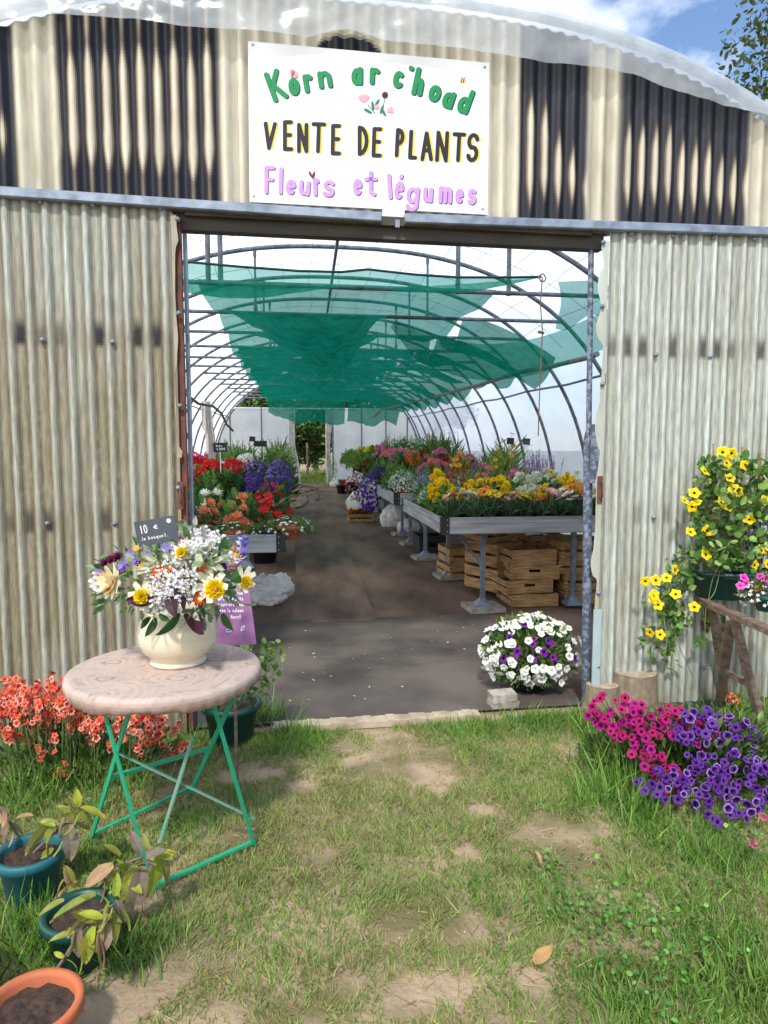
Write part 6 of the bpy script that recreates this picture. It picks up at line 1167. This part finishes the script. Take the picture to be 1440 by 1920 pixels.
for cx_, cy_, k, sd_ in ((1262, 1120, 22, 16), (1255, 1150, 20, 12), (1262, 1170, 16, 12), (1258, 1215, 10, 10), (1245, 1228, 8, 9), (1302, 1140, 6, 8), (1320, 1150, 8, 10), (1365, 1165, 14, 13), (1350, 1160, 10, 12), (1312, 1210, 7, 6), (1345, 1092, 5, 8), (1260, 1250, 4, 6), (1320, 1140, 5, 7)):
    for i in range(k): P.append(vinep(cx_+rng.normal(0, sd_), cy_+rng.normal(0, sd_), rng.uniform(-.05, .05)))
P = np.array(P); leaves(f, BROAD, P, rng.normal(0, .6, P.shape)+[0, -.45, .25], .03, .062, [H('628a42'), H('7aa152'), H('9cba66'), H('507538')]); f.build('foliage', M['leaf'], th_)
Y_ = [H('f6d512'), H('f3c90d')]
fp = [(1355, 848), (1372, 850), (1363, 868), (1398, 872), (1322, 883), (1369, 896), (1376, 917), (1385, 922), (1302, 924), (1284, 938), (1306, 942), (1298, 950), (1353, 942), (1367, 948), (1405, 974), (1326, 995), (1295, 997), (1324, 1040), (1428, 1032), (1440, 1025), (1266, 1068), (1230, 1088), (1250, 1083), (1227, 1116), (1225, 1122), (1267, 1114), (1234, 1134), (1302, 1138), (1218, 1186), (1238, 1190), (1374, 1184), (1415, 1060), (1440, 1058), (1435, 938), (1420, 1105), (1210, 1090), (1450, 990)]
Pf = np.array([vinep(x, y, -.13) for x, y in fp]); heads(th_, 'flower', LOBE5, Pf, rng.normal(0, .35, Pf.shape)+[-.05, -1, .35], .028, .033, [Y_, [H('241607')], [H('f8dd2a')]])
mb = MB()
for path in ([(1340, 1060), (1290, 1050), (1255, 1090), (1245, 1150), (1250, 1210), (1240, 1260)], [(1350, 1070), (1340, 1110), (1325, 1135), (1322, 1190), (1330, 1240), (1352, 1280)], [(1260, 1170), (1275, 1215), (1300, 1270)], [(1350, 1060), (1335, 1090), (1326, 1140)], [(1365, 1170), (1355, 1210), (1345, 1220)], [(1318, 1140), (1322, 1170), (1345, 1195)]):
    mb.tube(smooth([vinep(x, y, rng.uniform(-.14, -.08)) for x, y in path], 5), .0024, 4, H('7d8a55'))
mb.build('trailing_stem', M['stem'], th_, True)
Y3 = G(1425, 1145, TZ2)[1]; p3 = np.array([px(1440, 1120, Y3), Y3, TZ2]); e = empty('potted_verbena', tuple(p3), 0, 'small pot of white and pink flowers on the trestle table edge', 'potted plant'); f = MB(); fl = MB(); f2_ = MB()
potm(.07, .09).build('pot', M['dgreen'], e, True); q, qn = dome_pts(340, .15, .13, .11, .3, .3, -.4); q[:, 2] += .09; leaves(f, LEAF, q, qn, .018, .035, [H('66764a'), H('7c8a5c'), H('8a7d5c')]); q, qn = dome_pts(110, .17, .14, .09, .2, .9, -.5); q[:, 2] += .075; q[:, 0] += .02
flw(fl, FIVE, q, qn+[0, -.5, .2], .009, .013, [[H('f2f0ee')], [H('e8e2c0')], [Wh]]); q2 = np.array([D(x, y, Y3-.05)-p3 for x, y in ((1395, 1083), (1388, 1098), (1425, 1080), (1438, 1085), (1445, 1092), (1398, 1094))]); heads(e, 'pink_flower', LOBE5, q2, rng.normal(0, .4, q2.shape)+[0, -.8, .4], .02, .026, [[H('dd2fa4'), H('e653b5')], [H('7d1258')], [H('e870c0')]])
f.build('foliage', M['leaf'], e); fl.build('white_flower', M['petal'], e); 
pt = D(1437, 993, YT-.16); card(pt+np.array([.01, .02, -.22]), pt, .125, .085, .0, 0., 'slate price card beginning with 1 in the yellow vine', writing=line('12', .22, .28, .16, .22, .04, .03))
# ================================================================ stumps, rose, spent bloom
def stump(x, y, r, h, seed, label):
    g = G(x, y); e = empty('tree_stump', (g[0], g[1]+r*.9, 0), 0, label, 'stump', 'tree stumps by the right door'); k = 72; an = np.linspace(0, 2*math.pi, k, endpoint=False); z = np.linspace(0, h, 16); P = []; C_ = []
    for zz in z:
        ra = r*(1.16-.22*(zz/h)**.5+.16*max(0, 1-zz/h*3)*np.sin(an*3+seed))*(1+.05*(fbm(an*6+3, an*0+zz*3, seed)-.5)+.06*(fbm(np.abs(np.sin(an*.5))*30, an*0+zz*1.2, seed+3)-.5))
        P.append(np.stack([ra*np.cos(an), ra*np.sin(an), np.full(k, zz)], 1)); s_ = fbm(an*22, an*0+zz*5, seed+5)[:, None]; C_.append(H('8f7f6b')*(.55+.8*s_))
    P = np.array(P); C_ = np.array(C_); P = np.concatenate([P, P[:, :1]], 1); C_ = np.concatenate([C_, C_[:, :1]], 1); mb = MB(); mb.grid(P[:, ::-1], C_[:, ::-1]); mb.build('bark', M['stem'], e, True)
    tp_ = P[-1]; R_ = []; C2 = []
    for q in np.linspace(1, .0, 22): R_.append(tp_*[q, q, 1]+[0, 0, .004*math.sin(q*9)]); C2.append(np.broadcast_to(H('b5a58e')*(.72+.34*(math.sin(q*60+seed)*.5+.5)), (k+1, 3))*(.8+.4*fbm(np.linspace(0, 20, k+1), np.full(k+1, q*3), seed)[:, None]))
    mb = MB(); mb.grid(np.array(R_)[:, ::-1], np.array(C2)[:, ::-1]); mb.build('cut_face', M['stem'], e, True)
stump(1205, 1345, .135, .235, 2, 'larger pale tree stump in front of the right door'); stump(1140, 1345, .10, .17, 5, 'smaller split stump leaning against the larger one by the door post')
g = G(1378, 1335); e = empty('rose_plant', (g[0], g[1]+.02, 0), 0, 'single coral rose behind the trestle leg', 'rose'); mb = MB(); flw(mb, UMB, [(0, 0, .07)], [(0, -.6, 1)], .042, .042, [[H('e0674f'), H('ea8068')], [H('cf4f3f')], [H('ee9a83')]]); mb.build('flower', M['petal'], e); f = MB(); q, qn = dome_pts(40, .1, .1, .09, .3, .2, 0); leaves(f, LEAF, q, qn, .03, .06, GREENS); f.build('foliage', M['leaf'], e)
for x, y, l in ((1410, 1600, 'small pink clover bloom low at the right edge of the grass'), (1428, 1548, 'faded pink bloom under the purple petunias at the right edge')):
    g = G(x, y+18); e = empty('pink_bloom', (g[0], g[1], 0), 0, l, 'flower'); mb = MB(); flw(mb, UMB, [(0, 0, .075)], [(0, -.4, 1)], .018, .018, [[H('b5506f'), H('c96f88')], [H('9a3f5c')], [H('d48aa0')]]); mb.build('flower', M['petal'], e); f = MB(); stems(f, [(0, 0, 0)], [(0, 0, .07)], .002); f.build('stem', M['leaf'], e)
# ================================================================ grass
def pgrid(pts):                             # photo pixels to lawn metres
    return [(*G(x, y)[:2], r*.76*G(x, y)[1]/FPX) for x, y, r in pts]
bare = pgrid([(745, 1392, 75), (700, 1425, 55), (800, 1420, 50), (905, 1520, 42), (740, 1735, 60), (880, 1740, 55), (650, 1845, 45), (770, 1870, 90), (830, 1850, 60), (1000, 1840, 50), (640, 1400, 45), (880, 1600, 40), (570, 1480, 35), (820, 1480, 35), (310, 1450, 60), (340, 1480, 60), (450, 1570, 50), (240, 1890, 50), (200, 1880, 50), (620, 1600, 25), (1000, 1560, 25), (700, 1365, 60), (560, 1475, 30)])
lush = pgrid([(1180, 1440, 70), (1150, 1500, 80), (1130, 1380, 60), (1010, 1350, 90), (880, 1365, 70), (1240, 1560, 90), (1340, 1600, 110), (1330, 1750, 170), (1380, 1850, 170), (1180, 1850, 120), (560, 1385, 70), (500, 1350, 60), (80, 1760, 120), (250, 1780, 80), (60, 1500, 80), (200, 1600, 70), (330, 1550, 60), (180, 1450, 120), (520, 1400, 50), (1400, 1450, 90), (90, 1830, 80), (1110, 1345, 50), (1430, 1350, 60), (1200, 1330, 60)])
def field(x, y, L): 
    r = np.zeros(len(x))
    for a, b_, c in L: r = np.maximum(r, np.exp(-(((x-a)**2+(y-b_)**2)/(c*c))))
    return r
def make_grass(n, x0, x1, y0, y1, dens=1.):
    x, y = rng.uniform(x0, x1, n), rng.uniform(y0, y1, n); k = (x > -1.7-.6*y) & (x < 2.2+.7*y); x, y = x[k], y[k]
    s_ = (x-F0[0])*U[0]+(y-F0[1])*U[1]; front = (x-F0[0])*NR[0]+(y-F0[1])*NR[1]; k = front > .03+.09*np.exp(-((s_-.05)/.75)**4)*vn(s_*9, s_*0, 5); x, y = x[k], y[k]
    br = field(x, y, bare); lu = field(x, y, lush); n1 = fbm(x*3.1+30, y*3.1+9, 61); n2 = fbm(x*9+40, y*9+3, 67); n3 = fbm(x*1.3+8, y*1.3, 69)
    wn = 1.35*sst(.50, .34, n1)*.5+br*(.75+.9*n2)+.6*(.5-n2)-lu*.7; keep = rng.random(len(x)) < np.clip(1.05-1.2*sst(.25, .95, wn), .04, 1); x, y, lu, n1, n2, n3, wn = [q[keep] for q in (x, y, lu, n1, n2, n3, wn)]
    m_ = len(x); hgt = (.013+.017*n2+.019*rng.random(m_))*(1-.4*sst(.2, .8, wn))+lu*(.010+.034*rng.random(m_)**1.8); hgt *= .9+.5*(n1 > .6)
    dry = np.clip(.30+1.1*(n3-.5)+.55*wn-.9*lu+rng.normal(0, .22, m_), 0, 1)[:, None]
    g1, g2, d1 = H('628a3b'), H('8cae52'), H('c9b684'); mixg = rng.random((m_, 1)); col = (g1*(1-mixg)+g2*mixg); col = col*(1-.75*dry)+d1*.75*dry; col = col*(.8+.35*rng.random((m_, 1)))*(1-.22*lu[:, None]*rng.random((m_, 1)))
    cl = vn(x*14, y*14, 91); lean = np.stack([np.cos(cl*12), np.sin(cl*12)], 1)*.45+rng.normal(0, .42, (m_, 2)); nr = np.stack([lean[:, 0], lean[:, 1], np.ones(m_)], 1)
    wd = rng.uniform(.0026, .0054, m_)*(1+.5*lu); P = np.stack([x, y, np.full(m_, -.002)], 1); mb = MB(); mb.inst(BLADE, P, frames(nr), np.stack([wd, hgt*.8, hgt], 1), col); return mb
make_grass(330000, -3.6, 4.8, 1.2, 4.15).build('grass', M['blade'], None, kind='stuff', label='short patchy lawn grass, worn thin along the way to the door', cat='grass')
mb = MB(); n = 5200; x, y = rng.uniform(-2, 3, n), rng.uniform(1.5, 3.95, n); k = rng.random(n) < .25+.75*field(x, y, bare); x, y = x[k], y[k]; n = len(x); d = np.stack([rng.normal(0, 1, n), rng.normal(0, 1, n), rng.normal(.06, .1, n)], 1); l = rng.uniform(.03, .11, n)
mb.inst(BLADE, np.stack([x, y, np.full(n, .006)], 1), frames(d), np.stack([np.full(n, .0028), l*.1, l], 1), jit([H('b8a372'), H('a08a5c'), H('c9b98c'), H('8f7a50')], n)); mb.build('straw', M['blade'], None, kind='stuff', label='dry straw scattered over the worn lawn', cat='straw')
def tufts(pts, name, label):               # long grass standing against things
    mb = MB()
    for x, y, k, sp_, h0, h1 in pts:
        g = G(x, y); n = k; P = np.stack([g[0]+rng.normal(0, sp_, n), g[1]+rng.normal(0, sp_*.7, n), np.zeros(n)], 1); h = rng.uniform(h0, h1, n); nr = np.stack([rng.normal(0, .34, n), rng.normal(0, .3, n), np.ones(n)], 1); mb.inst(BLADE, P, frames(nr), np.stack([rng.uniform(.004, .0075, n), h*.9, h], 1), jit([H('5c8a33'), H('78a443'), H('4a7429'), H('8fae55')], n))
    mb.build(name, M['blade'], None, kind='stuff', label=label, cat='grass')
tufts([(1165, 1490, 130, .07, .12, .3), (1140, 1440, 90, .07, .1, .24), (1190, 1530, 90, .07, .1, .22), (1250, 1590, 50, .1, .05, .16), (1340, 1620, 40, .12, .05, .15), (1115, 1370, 90, .07, .1, .22), (1020, 1360, 120, .1, .06, .15), (920, 1365, 90, .1, .05, .12), (500, 1350, 120, .07, .08, .22), (545, 1380, 80, .06, .06, .14), (30, 1500, 110, .1, .08, .2), (190, 1530, 70, .08, .08, .2), (100, 1480, 90, .12, .08, .2), (270, 1480, 50, .08, .06, .16), (1300, 1305, 60, .1, .06, .2), (1390, 1330, 90, .12, .08, .22), (1430, 1400, 60, .1, .08, .2), (120, 1760, 70, .1, .06, .17), (60, 1800, 90, .08, .08, .19), (20, 1720, 60, .07, .08, .2), (220, 1800, 60, .09, .05, .13), (1400, 1720, 40, .14, .04, .10), (340, 1395, 60, .1, .06, .16)], 'long_grass', 'long grass tufts around the petunias and against the doors')
mb = MB(); n = 2200; x, y = rng.uniform(-1.6, 2.2, n), rng.uniform(1.5, 3.9, n); k = rng.random(n) < .12+.88*field(x, y, bare); x, y = x[k], y[k]; n = len(x); mb.inst(BALL, np.stack([x, y, np.full(n, .0)], 1), frames(up(n, .6)), np.stack([rng.uniform(.001, .0045, n)*1.3, rng.uniform(.001, .0045, n), rng.uniform(.0006, .002, n)], 1), jit([H('a08b72'), H('ad987f'), H('8d7860'), H('bdac94')], n)); mb.build('soil_crumbs', M['stem'], None, kind='stuff', label='crumbs of earth and grit on the bare patches of the lawn', cat='soil')
# clover and weeds
mb = MB(); n = 800; c_ = np.array([G(x, y)[:2] for x, y in ((1100, 1710), (1200, 1800), (1250, 1880), (1150, 1750), (60, 1480), (200, 1680), (1040, 1650), (1330, 1780), (1390, 1560), (90, 1440))]); k = rng.integers(0, len(c_), n); P = np.concatenate([c_[k]+rng.normal(0, .09, (n, 2)), rng.uniform(.012, .05, (n, 1))], 1); leaves(mb, BROAD, P, np.stack([rng.normal(0, 1, n), rng.normal(0, 1, n), rng.uniform(.1, .6, n)], 1), .009, .02, [H('5f9440'), H('4a7d33'), H('7bab52')], 1.3); mb.build('clover', M['leaf'], None, kind='stuff', label='clover and small weeds growing through the lawn', cat='clover')
for i, (x, y, ln, a, c, l) in enumerate(((1000, 1818, .07, .4, 'b8935f', 'dry tan leaf lying on the lawn at the right'), (1012, 1632, .05, 1.2, 'c2a27a', 'curled pale leaf lying in the middle of the lawn'), (955, 1650, .06, 2.2, '9aa05a', 'yellowing leaf standing in the lawn'))):
    g = G(x, y); mb = MB(); leaves(mb, BIGL, [(0, 0, .02)], [(math.cos(a), math.sin(a), .25)], ln, ln, [H(c)]); o = mb.build('fallen_leaf', M['leaf'], None, label=l, cat='leaf'); o.location = (g[0], g[1], .005)
# ================================================================ trees
def tree(name, x, y, h, cr, label, pal, nl=9000, leaf=(.10, .2), seed=1, trunk=.16, group=None, zc=.62, flat=.75):
    z0 = gz(y) if abs(x) < 8 else .0; e = empty(name, (x, y, z0), 0, label, 'tree' if h > 4 else 'shrub', group); r_ = np.random.default_rng(seed); mb = MB(); c = np.array([0, 0, h*zc])
    mb.tube(smooth([(0, 0, 0), (.05*h*.3, 0, h*.25), (-.02*h, .02*h, h*.5), (.02*h, 0, h*.8)], 5), np.linspace(trunk, trunk*.25, 16), 8, H('5a5044')); cl = []
    for i in range(16):
        d = r_.normal(0, 1, 3); d /= np.linalg.norm(d); d[2] = d[2]*flat+.1; q = c+d*np.array([cr, cr, h*.34])*r_.uniform(.55, .95); cl.append(q); s0 = np.array([0, 0, h*r_.uniform(.25, .6)]); mb.tube(smooth([s0, (s0+q)/2+r_.normal(0, .06*h, 3), q], 4), np.linspace(trunk*.4, .012, 9), 5, H('5a5044'))
    mb.build('trunk', M['stem'], e, True); f = MB(); cl = np.array(cl); k = r_.integers(0, len(cl), nl); o = r_.normal(0, 1, (nl, 3)); o /= np.linalg.norm(o, axis=1)[:, None]; o *= (r_.uniform(.15, 1, (nl, 1))**.6)*np.array([cr*.42, cr*.42, h*.15]); P = cl[k]+o; P = P[P[:, 2] > .1]; bk = r_.integers(0, 3, len(cl))
    leaves(f, LEAF, P, r_.normal(0, .7, P.shape)+[0, 0, .2], leaf[0], leaf[1], pal, 1.2); f.build('crown', M['leaf'], e); return e
q = D(1535, 165, 15.5); tree('oak_tree', q[0], 15.5, q[2]+1.9, 2.3, 'dark leafy oak rising behind the tunnel roof at the upper right', [H('4c5f33'), H('5d7040'), H('3d4f2a')], 9000, (.10, .2), 3, zc=.74)
for i, (x, y, h, cr) in enumerate(((-.6, 31, 4.6, 1.7), (1.2, 32, 5.2, 1.9), (-2.6, 32, 5.4, 2.0), (-5., 33, 5.6, 2.2), (3.2, 32, 5.4, 2.1), (5.6, 34, 5.6, 2.2), (.3, 36, 6.4, 2.4))):
    tree('hedge_shrub', x, y, h, cr, ['dense green bush behind the far doorway, left of its middle', 'dense green bush behind the far doorway, right of its middle', 'green bush beyond the far wall, second from the doorway on the left', 'leftmost green bush beyond the far wall of the tunnel', 'green bush beyond the far wall right of the doorway', 'rightmost green bush beyond the far wall', 'tallest bush at the back beyond the far doorway'][i], [H('47662f'), H('5d7f3c'), H('38552a'), H('7a9448')], 6000, (.14, .26), 10+i, zc=.5, flat=1.1)
mb = MB(); n = 5000; x, y = rng.uniform(-2.2, 2.4, n), rng.uniform(25.6, 30, n); h = rng.uniform(.08, .5, n)*sst(25.4, 28.5, y)+.05; mb.inst(BLADE, np.stack([x, y, np.array([gz(q) for q in y])-.01], 1), frames(up(n, .3)), np.stack([np.full(n, .03), h, h], 1), jit([H('6a8f3f'), H('8aa852'), H('a8a060')], n)); mb.build('far_grass', M['blade'], None, kind='stuff', label='tall rough grass outside the far doorway', cat='grass')
q = D(577, 860, 27.5); mb = MB(); mb.tube([(q[0], 27.5, gz(27)), (q[0]-.02, 27.5, 1.75)], .05, 6); mb.build('wooden_post', M['oldwood'], None, label='pale wooden post standing outside the far doorway', cat='post')
